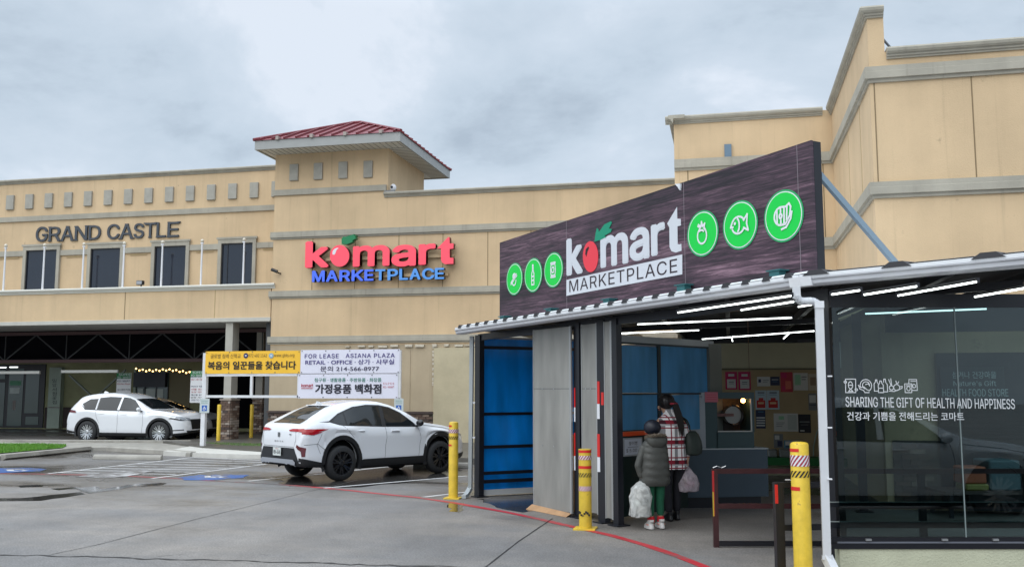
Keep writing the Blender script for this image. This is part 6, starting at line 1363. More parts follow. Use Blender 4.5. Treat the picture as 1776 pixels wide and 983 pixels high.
def make_car(label, sp, loc, rz, group, scale=1.0, paint=CARW, simple=False):
    R0 = empty('parked_car', loc, label, 'car', group, rz); R0.scale = (scale,) * 3
    Ra, wb, xr_, xf_ = sp['arch'], sp['wb'], 0.0, sp['wb']; zw = sp['rw']
    xs_ = []; x = sp['tail'][0]
    while x < sp['nose'][0]:
        near = min(abs(abs(x - a) - Ra) for a in (0.0, wb)); endd = min(x - sp['tail'][0], sp['nose'][0] - x)
        xs_.append(x); x += 0.012 if endd < 0.08 else (0.02 if near < 0.12 or endd < 0.25 else 0.05)
    xs_.append(sp['nose'][0])
    def half(x):
        zl0 = interp(sp['zl'], x); zl = zl0
        for a in (0.0, wb):
            if abs(x - a) < Ra: zl = max(zl, zw + math.sqrt(Ra * Ra - (x - a) ** 2) * 0.98)
        hw = interp(sp['hw'], x); zt = interp(sp['top'], x); zb = min(interp(sp['belt'], x), zt - 0.035)
        hr = interp(sp['roofw'], x); g = max(0.0, min(1.0, (zt - zb) / 0.42)); hb = hw - 0.05
        zl = min(zl, zb - 0.12); H_ = zb - zl
        low = [(hw - 0.16, zl), (hw - 0.045, zl + 0.004), (hw - 0.018, zl + 0.10 * H_), (hw - 0.006, zl + 0.30 * H_), (hw - 0.016 + sp.get('bulge', 0) * 0.01, zl + 0.52 * H_), (hw, zl + 0.74 * H_), (hw - 0.012, zl + 0.88 * H_), (hb, zb)]
        re = hb * (1 - g) * 0.96 + hr * g
        zz = zt - zb; k = 0.86
        up = [(hb + (re - hb) * 0.30, zb + zz * k * 0.32), (hb + (re - hb) * 0.66, zb + zz * k * 0.68), (re, zb + zz * k), (re - 0.055, zt - zz * 0.055), (re * 0.80, zt - 0.018 * max(g, .4)), (re * 0.45, zt - 0.004), (0.0, zt)]
        return low + up
    vs = []; rings = []
    for x in xs_:
        h = half(x); ring = [(x, -y, z) for y, z in h] + [(x, y, z) for y, z in h[-2::-1]]; rings.append(ring); vs += ring
    n = len(rings[0]); fs = [(j * n + k, j * n + k + 1, (j + 1) * n + k + 1, (j + 1) * n + k) for j in range(len(rings) - 1) for k in range(n - 1)]
    fs += [tuple(range(n))[::-1], tuple(range((len(rings) - 1) * n, len(rings) * n))]
    fs += [(j * n, (j + 1) * n, (j + 1) * n + n - 1, j * n + n - 1) for j in range(0, 1)]
    bmb = MB().add(vs, fs); 
    for i_, f_ in enumerate(bmb.f):
        zmx = max(bmb.v[j][2] for j in f_); xc = sum(bmb.v[j][0] for j in f_) / len(f_)
        if zmx < (0.47 if xc < -0.45 and sp['W'] < 1.83 else 0.37): bmb.mi[i_] = 1
    body = bmb.build('body', [paint, CLAD], R0, smooth=True)
    bvh = BVHTree.FromPolygons([Vector(v) for v in vs], fs)
    D_ = {'R': (Vector((0, -1, 0)), lambda a, b: Vector((a, 0, b))), 'L': (Vector((0, 1, 0)), lambda a, b: Vector((a, 0, b))), 'B': (Vector((-1, 0, 0)), lambda a, b: Vector((0, a, b))),
          'F': (Vector((1, 0, 0)), lambda a, b: Vector((0, a, b))), 'T': (Vector((0, 0, 1)), lambda a, b: Vector((a, b, 0)))}
    def patch(view, poly, name, m, off=0.004, parent=None, g=0.06, thick=0.0):
        d, mp = D_[view]; pts = []
        for a, b in zip(poly, poly[1:] + poly[:1]):
            a, b = Vector(a), Vector(b); k = max(1, int((b - a).length / g)); pts += [a.lerp(b, i / k) for i in range(k)]
        nb = len(pts); x0, x1 = min(p.x for p in pts), max(p.x for p in pts); y0, y1 = min(p.y for p in pts), max(p.y for p in pts)
        ins = []; yy = y0 + g / 2
        while yy < y1:
            xx = x0 + g / 2
            while xx < x1:
                c = False; j = nb - 1
                for i in range(nb):
                    if (pts[i].y > yy) != (pts[j].y > yy) and xx < (pts[j].x - pts[i].x) * (yy - pts[i].y) / (pts[j].y - pts[i].y) + pts[i].x: c = not c
                    j = i
                if c: ins.append(Vector((xx, yy)))
                xx += g
            yy += g
        r = geometry.delaunay_2d_cdt(pts + ins, [], [list(range(nb))], 1, 1e-5)
        out_v = []; ok = []
        for p in r[0]:
            q = mp(p.x, p.y); hit, nrm, _, _ = bvh.ray_cast(q + d * 6, -d, 12)
            if hit is None: out_v.append(q); ok.append(False); continue
            if nrm.dot(d) < 0: nrm = -nrm
            out_v.append(hit + (nrm * 0.6 + d * 0.4) * off); ok.append(True)
        ff = [tuple(f) for f in r[2] if all(ok[i] for i in f)]
        if not ff: return None
        o = MB().add(out_v, ff).build(name, m, parent or R0, smooth=True)
        if parent is not None and parent is not R0: o.parent = parent
        return o
    def line(view, pts, name='shut_line', m=SEAMC, wd=0.008, off=0.003):
        poly = []; a = [Vector(p) for p in pts]; L, Rr = [], []
        for i, p in enumerate(a):
            t = (a[min(i + 1, len(a) - 1)] - a[max(i - 1, 0)]).normalized(); nn = Vector((-t.y, t.x)) * wd / 2; L.append(tuple(p + nn)); Rr.append(tuple(p - nn))
        return patch(view, L + Rr[::-1], name, m, off, g=0.05)
    for (v, poly, name, m, *r) in sp['patches']:
        for side in (('R', 'L') if v == 'S' else (v,)):
            patch(side, poly, name, m, r[0] if r else 0.004)
    for (v, pts) in sp['lines']:
        for side in (('R', 'L') if v == 'S' else (v,)): line(side, pts)
    # arches: a plastic lip with its own depth round every wheel opening
    for a in (0.0, wb):
        for sg in (-1, 1):
            q = MB(); vs_ = []; ro, ri = Ra + sp['clad'], Ra - 0.012; m_ = 26
            for k in range(m_ + 1):
                t = math.radians(-20 + 220 * k / m_); yy = []
                for rr in (ro, Ra + 0.03):
                    h_, n__, _, _ = bvh.ray_cast(Vector((a + rr * math.cos(t), sg * 6, zw + rr * math.sin(t))), Vector((0, -sg, 0)), 12)
                    yy.append(abs(h_.y) if h_ is not None and abs(h_.y) > sp['W'] * 0.36 else sp['W'] / 2 - 0.03)
                c_, s_ = math.cos(t), math.sin(t)
                vs_ += [(a + ro * c_, sg * (yy[0] - 0.002), zw + ro * s_), (a + (ro - 0.006) * c_, sg * (yy[0] + 0.012), zw + (ro - 0.006) * s_), (a + ri * c_, sg * (yy[1] + 0.012), zw + ri * s_), (a + ri * c_, sg * (yy[1] - 0.09), zw + ri * s_)]
            q.add(vs_, [(4 * k + j, 4 * k + j + 1, 4 * k + 5 + j, 4 * k + 4 + j) for k in range(m_) for j in range(3)]); q.build('arch_trim', CLAD, R0, smooth=True)
    # underbody and wells
    q = MB(); q.box(sp['tail'][0] + 0.12, sp['nose'][0] - 0.2, -0.60, 0.60, 0.30, 0.72); q.box(0.2, wb - 0.2, -0.60, 0.60, 0.2, 0.31); q.box(0.45, wb - 0.45, -sp['W'] / 2 + 0.10, sp['W'] / 2 - 0.10, 0.21, 0.6)
    q.build('underbody', WELL, R0)
    # wheels
    ty = (sp['W'] / 2) - 0.115
    def wheel(x, s):
        W_ = empty('wheel', (x, s * ty, zw)); W_.parent = R0; r = zw; wt = 0.115
        prof = [(r * 0.66, -wt), (r * 0.86, -wt), (r * 0.97, -wt * 0.75), (r, -wt * 0.45), (r, wt * 0.45), (r * 0.97, wt * 0.75), (r * 0.86, wt), (r * 0.66, wt), (r * 0.655, wt * .5), (r * .655, -wt * .5)]
        t = MB(); n = 36; pv = [(rr * math.cos(2 * math.pi * k / n), h, rr * math.sin(2 * math.pi * k / n)) for rr, h in prof for k in range(n)]
        t.add(pv, [(j * n + k, j * n + (k + 1) % n, ((j + 1) % len(prof)) * n + (k + 1) % n, ((j + 1) % len(prof)) * n + k) for j in range(len(prof)) for k in range(n)]); t.build('tyre', TYRE, W_, smooth=True)
        rim = sp['rim']; q = MB(); fy = s * wt * 0.72
        pr = [(r * 0.69, s * wt * 0.95), (r * 0.665, s * wt * 0.98), (r * 0.645, s * wt * 0.85), (r * 0.63, -s * wt * 0.5)]
        pv = [(rr * math.cos(2 * math.pi * k / n), h, rr * math.sin(2 * math.pi * k / n)) for rr, h in pr for k in range(n)]
        q.add(pv, [(j * n + k, j * n + (k + 1) % n, (j + 1) * n + (k + 1) % n, (j + 1) * n + k) for j in range(3) for k in range(n)]); q.build('rim', rim, W_, smooth=True)
        q = MB(); q.lathe((0, -0.03 * s, 0), [(r * 0.62, -0.005), (r * 0.62, 0.005)], 28, 'y'); q.build('brake_disc', mat('brake_dark', (0.03, 0.03, 0.032), 0.6), W_)
        ns = sp['spokes']; q = MB()
        for k in range(ns):
            t0 = 2 * math.pi * k / ns + 0.2
            for dt in ((-0.13, 0.13) if sp['double'] else (0.0,)):
                a0, a1 = t0 + dt * 0.45, t0 + dt * 1.15; wI, wO = 0.020, 0.026
                for (ra, rb) in ((0.13, 0.655),):
                    A = Vector((r * ra * math.cos(a0), 0, r * ra * math.sin(a0))); B = Vector((r * rb * math.cos(a1), 0, r * rb * math.sin(a1))); d = (B - A).normalized(); nn = Vector((-d.z, 0, d.x))
                    f0, f1 = Vector((0, fy * 0.92, 0)), Vector((0, fy * 1.25, 0)); bk = Vector((0, -s * 0.035, 0))
                    v8 = [A + f0 + nn * wI, A + f0 - nn * wI, B + f1 - nn * wO * .6, B + f1 + nn * wO * .6]; v8 += [p + bk for p in v8]
                    q.add(v8, [(0, 1, 2, 3), (7, 6, 5, 4), (0, 4, 5, 1), (1, 5, 6, 2), (2, 6, 7, 3), (3, 7, 4, 0)])
        q.lathe((0, fy * 0.9 - (0.0 if s > 0 else 0.0), 0), [(r * .17, -0.02), (r * .17, 0.012), (r * .12, 0.02), (0.001, 0.02)] if s > 0 else [(0.001, -0.02), (r * .12, -0.02), (r * .17, -0.012), (r * .17, 0.02)], 16, 'y')
        q.build('spokes', rim, W_)
        return W_
    for x in (0.0, wb):
        for s in (-1, 1): wheel(x, s)
    # mirrors
    mx, mz = sp['mirror']
    for s in (-1, 1):
        Mm = MB(); Mm.sphere((mx, s * (sp['W'] / 2 + 0.06), mz), 0.1, 8, (0.75, 1.05, 0.72)); o = Mm.build('mirror', sp['mirror_mat'], R0, smooth=True)
        MB().box(mx - 0.03, mx + 0.05, min(s * (sp['W'] / 2 - 0.12), s * (sp['W'] / 2 + 0.02)), max(s * (sp['W'] / 2 - 0.12), s * (sp['W'] / 2 + 0.02)), mz - 0.075, mz - 0.045).build('mirror_arm', CLAD, R0)
    for (hx, hz) in sp['handles']:
        for s in (-1, 1):
            y = sp['W'] / 2 - 0.018; q = MB(); q.tube((hx - 0.11, s * y, hz), (hx + 0.11, s * (y + 0.005), hz), 0.017, 8); q.build('handle', sp['handle_mat'], R0, smooth=True)
    # shark fin
    fx = sp['fin']; zt = interp(sp['top'], fx)
    MB().add([(fx - 0.10, -0.035, zt - 0.012), (fx - 0.10, 0.035, zt - 0.012), (fx + 0.16, 0.0, zt - 0.012), (fx - 0.075, -0.008, zt + 0.075), (fx - 0.075, 0.008, zt + 0.075), (fx - 0.02, 0, zt + 0.07)],
             [(0, 1, 4, 3), (0, 3, 5, 2), (1, 2, 5, 4), (3, 4, 5), (0, 2, 1)]).build('roof_antenna', paint, R0, smooth=True)
    sp['extra'](R0, patch, line) if sp.get('extra') else None
    return R0, patch

SUV = dict(W=1.84, wb=2.70, rw=0.372, arch=0.425, clad=0.065, tail=(-0.93,), nose=(3.60,), rim=ALLOY, spokes=9, double=True, mirror=(1.98, 1.13), mirror_mat=CARW, fin=0.05, handle_mat=CARW,
    top=[(-0.93, 0.78), (-0.915, 0.90), (-0.88, 1.0), (-0.82, 1.09), (-0.70, 1.22), (-0.55, 1.42), (-0.46, 1.53), (-0.25, 1.60), (0.2, 1.66), (0.65, 1.68), (1.05, 1.65), (1.4, 1.565), (1.8, 1.39), (2.25, 1.16), (2.4, 1.115), (2.8, 1.07), (3.2, 1.0), (3.42, 0.92), (3.54, 0.83), (3.585, 0.74), (3.60, 0.64)],
    belt=[(-0.93, 0.70), (-0.75, 1.05), (-0.4, 1.13), (0.5, 1.10), (1.2, 1.07), (2.2, 1.02), (3.0, 0.95), (3.4, 0.82), (3.6, 0.58)],
    hw=[(-0.93, 0.66), (-0.90, 0.74), (-0.83, 0.81), (-0.65, 0.88), (-0.3, 0.915), (0.5, 0.92), (2.0, 0.92), (2.8, 0.915), (3.2, 0.87), (3.42, 0.79), (3.54, 0.68), (3.60, 0.55)],
    zl=[(-0.93, 0.42), (-0.85, 0.33), (-0.5, 0.30), (0.4, 0.25), (2.2, 0.25), (3.1, 0.26), (3.5, 0.30), (3.6, 0.36)],
    roofw=[(-0.93, 0.66), (-0.6, 0.62), (0, 0.64), (1.0, 0.64), (1.8, 0.66), (2.3, 0.74), (3.6, 0.7)],
    patches=[('S', [(-0.30, 1.30), (-0.12, 1.13), (0.26, 1.115), (0.26, 1.47), (-0.05, 1.455)], 'quarter_glass', CGLS), ('S', [(0.32, 1.115), (1.08, 1.095), (1.12, 1.52), (0.7, 1.535), (0.32, 1.50)], 'door_glass', CGLS), ('S', [(1.17, 1.095), (1.98, 1.075), (1.93, 1.16), (1.62, 1.42), (1.38, 1.51), (1.19, 1.52)], 'door_glass', CGLS),
        ('S', [(-0.36, 1.30), (-0.12, 1.105), (2.02, 1.05), (2.02, 1.075), (-0.1, 1.13)], 'belt_trim', CLAD, 0.006),
        ('S', [(0.42, 0.235), (2.28, 0.235), (2.28, 0.36), (0.42, 0.36)], 'sill_trim', CLAD, 0.012), ('S', [(-0.80, 1.02), (-0.42, 1.00), (-0.48, 1.08), (-0.72, 1.10)], 'tail_lamp', TAILD, 0.012), ('S', [(-0.86, 0.30), (-0.42, 0.30), (-0.44, 0.38), (-0.84, 0.44)], 'bumper_trim', CLAD, 0.008),
        ('T', [(1.62, -0.60), (1.62, 0.60), (2.28, 0.70), (2.34, 0.0), (2.28, -0.70)], 'windshield', CGLS, 0.004), ('B', [(-0.55, 1.12), (0.55, 1.12), (0.5, 1.44), (-0.5, 1.44)], 'rear_glass', CGLS),
        ('F', [(-0.86, 0.80), (-0.50, 0.755), (-0.46, 0.83), (-0.80, 0.90)], 'headlamp', LAMP, 0.012), ('F', [(0.86, 0.80), (0.50, 0.755), (0.46, 0.83), (0.80, 0.90)], 'headlamp', LAMP, 0.012),
        ('S', [(3.02, 0.835), (3.42, 0.755), (3.50, 0.77), (3.40, 0.81), (3.1, 0.86)], 'headlamp', CGLS, 0.010),
        ('F', [(-0.50, 0.80), (0.50, 0.80), (0.42, 0.48), (-0.42, 0.48)], 'grille', CLAD, 0.010), ('F', [(-0.66, 0.44), (0.66, 0.44), (0.6, 0.33), (-0.6, 0.33)], 'lower_grille', CLAD, 0.010), ('S', [(3.12, 0.43), (3.50, 0.45), (3.5, 0.48), (3.12, 0.46)], 'fog_slot', CLAD, 0.008), ('S', [(3.1, 0.24), (3.56, 0.26), (3.56, 0.38), (3.14, 0.34)], 'bumper_trim', CLAD, 0.012)],
    lines=[('S', [(0.30, 1.12), (0.34, 0.86), (0.46, 0.66)]), ('S', [(1.15, 1.1), (1.14, 0.36)]), ('S', [(2.06, 1.04), (2.10, 0.8), (2.06, 0.36)]), ('S', [(0.30, 1.5), (0.30, 1.1)]), ('S', [(2.2, 1.04), (2.8, 0.98), (3.3, 0.88)])], handles=[(0.52, 0.98), (1.36, 0.96)])
COUPE = dict(W=1.82, wb=2.70, rw=0.372, arch=0.440, clad=0.075, tail=(-1.00,), nose=(3.62,), rim=RIMB, spokes=7, double=True, mirror=(2.02, 1.08), mirror_mat=mat('mirror_black', (0.012, 0.013, 0.016), 0.2), fin=-0.02, handle_mat=CARW, bulge=-1.2,
    top=[(-1.00, 0.80), (-0.99, 0.93), (-0.965, 1.01), (-0.92, 1.075), (-0.84, 1.115), (-0.70, 1.17), (-0.45, 1.29), (-0.15, 1.42), (0.2, 1.51), (0.65, 1.555), (1.05, 1.545), (1.4, 1.485), (1.8, 1.335), (2.2, 1.12), (2.35, 1.08), (2.8, 1.02), (3.2, 0.93), (3.45, 0.84), (3.57, 0.74), (3.62, 0.60)],
    belt=[(-1.00, 0.72), (-0.9, 1.0), (-0.5, 1.09), (0.0, 1.06), (0.8, 1.02), (1.6, 1.0), (2.2, 0.98), (3.0, 0.90), (3.4, 0.78), (3.62, 0.54)],
    hw=[(-1.00, 0.70), (-0.985, 0.76), (-0.94, 0.82), (-0.80, 0.88), (-0.45, 0.915), (0.1, 0.915), (0.8, 0.895), (1.9, 0.895), (2.7, 0.91), (3.1, 0.88), (3.4, 0.80), (3.55, 0.70), (3.62, 0.56)],
    zl=[(-1.00, 0.36), (-0.93, 0.31), (-0.5, 0.28), (0.4, 0.24), (2.2, 0.24), (3.1, 0.25), (3.5, 0.30), (3.62, 0.36)],
    roofw=[(-1.0, 0.72), (-0.6, 0.64), (0, 0.58), (0.6, 0.60), (1.2, 0.61), (1.8, 0.66), (2.3, 0.74), (3.6, 0.7)],
    patches=[('S', [(-0.22, 1.14), (-0.02, 1.085), (0.10, 1.08), (0.12, 1.30), (-0.02, 1.26)], 'quarter_glass', CGLS), ('S', [(0.15, 1.075), (1.06, 1.035), (1.10, 1.43), (0.75, 1.435), (0.40, 1.395), (0.15, 1.315)], 'door_glass', CGLS), ('S', [(1.17, 1.03), (1.98, 1.01), (1.94, 1.08), (1.62, 1.29), (1.38, 1.385), (1.19, 1.425)], 'door_glass', CGLS),
        ('S', [(-0.55, 1.145), (-0.30, 1.16), (0.0, 1.30), (0.4, 1.425), (0.78, 1.465), (1.12, 1.455), (1.40, 1.405), (1.66, 1.30), (1.98, 1.07), (2.04, 0.995), (1.1, 1.018), (0.1, 1.06), (-0.05, 1.075), (-0.28, 1.135)], 'window_surround', CLAD, 0.002),
        ('T', [(-0.83, -0.53), (-0.83, 0.53), (-0.30, 0.44), (-0.06, 0.36), (-0.02, 0.0), (-0.06, -0.36), (-0.30, -0.44)], 'rear_glass', CGLS, 0.006), ('T', [(1.55, -0.56), (1.55, 0.56), (2.22, 0.68), (2.28, 0.0), (2.22, -0.68)], 'windshield', CGLS),
        ('S', [(0.40, 0.225), (2.30, 0.225), (2.30, 0.40), (0.55, 0.40), (0.42, 0.36)], 'sill_trim', CLAD, 0.012), ('S', [(-0.98, 0.27), (-0.38, 0.25), (-0.41, 0.36), (-0.70, 0.42), (-0.98, 0.48)], 'bumper_trim', CLAD, 0.012), ('B', [(-0.80, 0.30), (0.80, 0.30), (0.74, 0.47), (0.62, 0.66), (-0.62, 0.66), (-0.74, 0.47)], 'bumper_trim', CLAD, 0.010),
        ('B', [(-0.66, 0.33), (0.66, 0.33), (0.70, 0.40), (0.62, 0.445), (-0.62, 0.445), (-0.70, 0.40)], 'skid_plate', SKID, 0.035),
        ('B', [(-0.81, 0.965), (-0.40, 0.975), (-0.36, 0.995), (-0.50, 1.02), (-0.80, 1.025)], 'tail_lamp', TAIL, 0.014), ('B', [(0.81, 0.965), (0.40, 0.975), (0.36, 0.995), (0.50, 1.02), (0.80, 1.025)], 'tail_lamp', TAIL, 0.014),
        ('S', [(-0.97, 0.965), (-0.72, 0.95), (-0.42, 0.995), (-0.36, 1.01), (-0.70, 1.015), (-0.97, 1.015)], 'tail_lamp', TAIL, 0.016), ('S', [(-0.93, 0.925), (-0.72, 0.905), (-0.50, 0.96), (-0.70, 0.965), (-0.93, 0.975)], 'lamp_lens', TAIL, 0.012),
        ('B', [(-0.85, 0.50), (-0.815, 0.50), (-0.79, 0.60), (-0.69, 0.685), (-0.71, 0.73), (-0.84, 0.66)], 'reflector', TAILD, 0.012), ('B', [(0.85, 0.50), (0.815, 0.50), (0.79, 0.60), (0.69, 0.685), (0.71, 0.73), (0.84, 0.66)], 'reflector', TAILD, 0.012),
        ('F', [(-0.55, 0.62), (0.55, 0.62), (0.5, 0.34), (-0.5, 0.34)], 'grille', CLAD, 0.010), ('S', [(2.95, 0.86), (3.45, 0.76), (3.5, 0.79), (3.1, 0.89)], 'headlamp', LAMP, 0.01), ('S', [(3.1, 0.24), (3.58, 0.26), (3.58, 0.42), (3.14, 0.38)], 'bumper_trim', CLAD, 0.012)],
    lines=[('S', [(0.02, 1.07), (0.20, 0.92), (0.30, 0.82)]), ('S', [(1.14, 1.03), (1.16, 0.8), (1.12, 0.40)]), ('S', [(2.06, 0.98), (2.12, 0.75), (2.06, 0.40)]), ('S', [(2.2, 1.03), (2.8, 0.96), (3.3, 0.86)]), ('B', [(-0.60, 1.08), (-0.655, 0.90), (-0.66, 0.80), (-0.60, 0.68), (0.60, 0.68), (0.66, 0.80), (0.655, 0.90), (0.60, 1.08)]), ('S', [(-0.52, 0.93), (-0.62, 0.72), (-0.55, 0.55)]), ('S', [(-0.9, 0.72), (-0.6, 0.735), (-0.44, 0.62)])], handles=[(0.45, 0.955), (1.40, 0.935)])
def plate_extra(R0, patch, line):
    x = -1.035; q = MB(); q.box(x - 0.012, x, -0.155, 0.155, 0.50, 0.655); pl = q.build('licence_plate', mat('plate_white', (0.62, 0.66, 0.64), 0.4), R0)
    P = Plane((0, 0), (1, 0)); P.A = Vector((x - 0.012, 0.155, 0.50)); P.ex = Vector((0, -1, 0)); P.n = Vector((-1, 0, 0))
    o = put_text(MB(), P, 'VBV-4548', 0.02, 0.29, 0.03, 0.105, o=0.002, offset=0.03).build('lettering', PBLK, R0); o.parent = pl
    o = put_text(MB(), P, 'TEXAS', 0.09, 0.22, 0.12, 0.14, o=0.002).build('lettering', PRED, R0); o.parent = pl
    P2 = Plane((0, 0), (1, 0)); P2.A = Vector((-1.004, 0.22, 0.76)); P2.ex = Vector((0, -1, 0)); P2.n = Vector((-1, 0, 0))
    put_text(MB(), P2, 'BUICK', 0.06, 0.40, 0.0, 0.028, o=0.003, offset=0.03, spacing=1.8).build('badge_lettering', SEAMC, R0)
    q = MB(); q.pbox(P2, 0.185, 0.255, 0.10, 0.185, 0.0, 0.008); q.build('badge', mat('badge_dark', (0.10, 0.105, 0.11), 0.3), R0)
    for k in range(3): q = MB(); q.pbox(P2, 0.196 + k * 0.018, 0.206 + k * 0.018, 0.112, 0.172, 0.008, 0.011); q.build('badge_bar', CHR, R0)
    q = MB(); q.pbox(P2, 0.64, 0.71, 0.145, 0.165, 0.0, 0.005); q.build('badge', mat('badge_dark', (0.10, 0.105, 0.11), 0.3), R0)
    MB().box(-0.12, 0.02, -0.40, 0.40, 1.445, 1.46).build('spoiler_lip', CARW, R0, bev=0.005)
COUPE['extra'] = plate_extra
def place(c_r, c_f, z, scale, W, ang_fix=0.0):       # from the two near (right hand) wheel contacts
    a, b = G(*c_r, z), G(*c_f, z); d = (b - a); d.z = 0; ang = math.atan2(d.y, d.x) + ang_fix; h = Vector((math.cos(ang), math.sin(ang), 0)); left = Vector((-h.y, h.x, 0))
    return a + left * (W / 2 - 0.1) * scale, ang, d.length
l_, a_, dd = place((590, 833.5), (761, 820), 0.0, 0.95, 1.82)
CAR1, _ = make_car('white coupe crossover parked beside the bollard with red tail lamps and black wheels', COUPE, l_, a_, 'cars parked by the store', scale=dd / 2.70); CAR1.scale = (dd / 2.70, dd / 2.70, dd / 2.70 * 1.085)
for w_ in [x for x in COL.objects if x.parent == CAR1 and x.name.startswith('wheel')]:
    w_.scale = (1, 1, 1 / 1.085); w_.location.z /= 1.085
print('coupe', dd, math.degrees(a_))
pm = G(152, 768); am = math.radians(0); hm = Vector((math.cos(am), math.sin(am), 0))
CAR2, _ = make_car('white SUV with silver wheels parked across under the arcade on the left', SUV, pm + Vector((-hm.y, hm.x, 0)) * 0.82, am, 'cars parked by the store')
CARG = mat('car_silver', (0.42, 0.44, 0.47), 0.3, metal=0.3, coat=0.6)
p3_ = G(300, 760); c3 = copy_tree(CAR2, label='pale sedan mostly hidden behind the nose of the white SUV'); 
c3.location = Vector((PY(377, 740, 31.2).x - 3.6, 31.0, 0)); c3.rotation_euler = (0, 0, math.radians(4)); c3.scale = (1.0, 1.0, 0.90)
for ch in [x for x in COL.objects if x.parent == c3 and x.name.startswith('body')]:
    ch.data = ch.data.copy(); ch.data.materials[0] = CARG
c4 = copy_tree(c3, label='silver car standing in the shade between the two brick column plinths'); c4.location = Vector((-14.3 - 1.9, 33.9, 0)); c4.rotation_euler = (0, 0, math.radians(90)); c4.scale = (1, 1, 1)

c5 = copy_tree(CAR2, label='white SUV right of the camera, seen only as a faint reflection in the shop glass')
c5.location = _h * 4.9 + _R * 3.9; c5.location.z = 0; c5.rotation_euler = (0, 0, YAW)

# =================================================================== PEOPLE
def skin(nodes, edges, root, sub=2, name='tmp'):
    ids = list(nodes); idx = {k: i for i, k in enumerate(ids)}
    me = bpy.data.meshes.new(name); me.from_pydata([nodes[k][0] for k in ids], [(idx[a], idx[b]) for a, b in edges], [])
    o = bpy.data.objects.new(name, me); COL.objects.link(o)
    md = o.modifiers.new('s', 'SKIN'); md.use_smooth_shade = True
    sv = me.skin_vertices[0].data
    for k in ids:
        r = nodes[k][1]; sv[idx[k]].radius = r if isinstance(r, tuple) else (r, r); sv[idx[k]].use_root = (k == root)
    m2 = o.modifiers.new('d', 'SUBSURF'); m2.levels = sub; m2.render_levels = sub
    dg = bpy.context.evaluated_depsgraph_get(); dg.update(); out_ = bpy.data.meshes.new_from_object(o.evaluated_get(dg)); bpy.data.objects.remove(o); return out_
def obj_mesh(me, name, m, parent):
    me.materials.clear(); me.materials.append(m); me.name = name
    for p in me.polygons: p.use_smooth = True
    o = bpy.data.objects.new(name, me); COL.objects.link(o); o.parent = parent; return o
def loft(rings, name, m, parent, n=28, ridge=0.0, cap=True, wob=0.0):     # rings: (cx, cy, z, rx, ry[, power])
    q = MB(); vs = []
    for j, (cx, cy, z, rx, ry) in enumerate(rings):
        for k in range(n):
            t = 2 * math.pi * k / n; c, s = math.cos(t), math.sin(t); e_ = 0.82
            w_ = 1 + wob * math.sin(5 * t + j * 1.7) + wob * 0.7 * math.sin(9 * t - j * 2.3)
            vs.append((cx + rx * w_ * math.copysign(abs(c) ** e_, c), cy + ry * w_ * math.copysign(abs(s) ** e_, s), z + wob * 0.05 * math.sin(3 * t + j)))
    fs = [(j * n + k, j * n + (k + 1) % n, (j + 1) * n + (k + 1) % n, (j + 1) * n + k) for j in range(len(rings) - 1) for k in range(n)]
    if cap: fs += [tuple(range(n))[::-1], tuple(range((len(rings) - 1) * n, len(rings) * n))]
    return q.add(vs, fs).build(name, m, parent, smooth=True)
SKINM = mat('skin', (0.50, 0.30, 0.20), 0.5); HAIR = mat('hair_black', (0.008, 0.007, 0.009), 0.35, noise=0.3, nscale=40)
PXM = 1.0
def fingers(N, E_, side, wrist, palm, dirv, outv, tag_, r=0.009, L=0.075, curl=Vector((0, 0, 0))):
    # palm node exists; five chains rooted in the palm
    for i in range(4):
        b = palm + outv * (0.028 - 0.018 * i); l = L * (0.86, 1.0, 0.95, 0.75)[i]
        N[tag_ + 'f%da' % i] = (tuple(b + dirv * 0.03), r); N[tag_ + 'f%db' % i] = (tuple(b + dirv * (0.03 + l * .5) + curl * 0.3), r * .9); N[tag_ + 'f%dc' % i] = (tuple(b + dirv * (0.03 + l * .75) + curl), r * .75)
        E_ += [(tag_ + 'palm', tag_ + 'f%da' % i), (tag_ + 'f%da' % i, tag_ + 'f%db' % i), (tag_ + 'f%db' % i, tag_ + 'f%dc' % i)]
    N[tag_ + 't1'] = (tuple(palm - dirv * 0.01 + outv * 0.038), r * 1.05); N[tag_ + 't2'] = (tuple(palm + dirv * 0.025 + outv * 0.052 + curl * .3), r * .85)
    E_ += [(tag_ + 'palm', tag_ + 't1'), (tag_ + 't1', tag_ + 't2')]
def person_at(px, py, label):
    p = G(px, py); o = empty('person', p, label, 'person', None, YAW); return o          # local: x right, y away from the camera
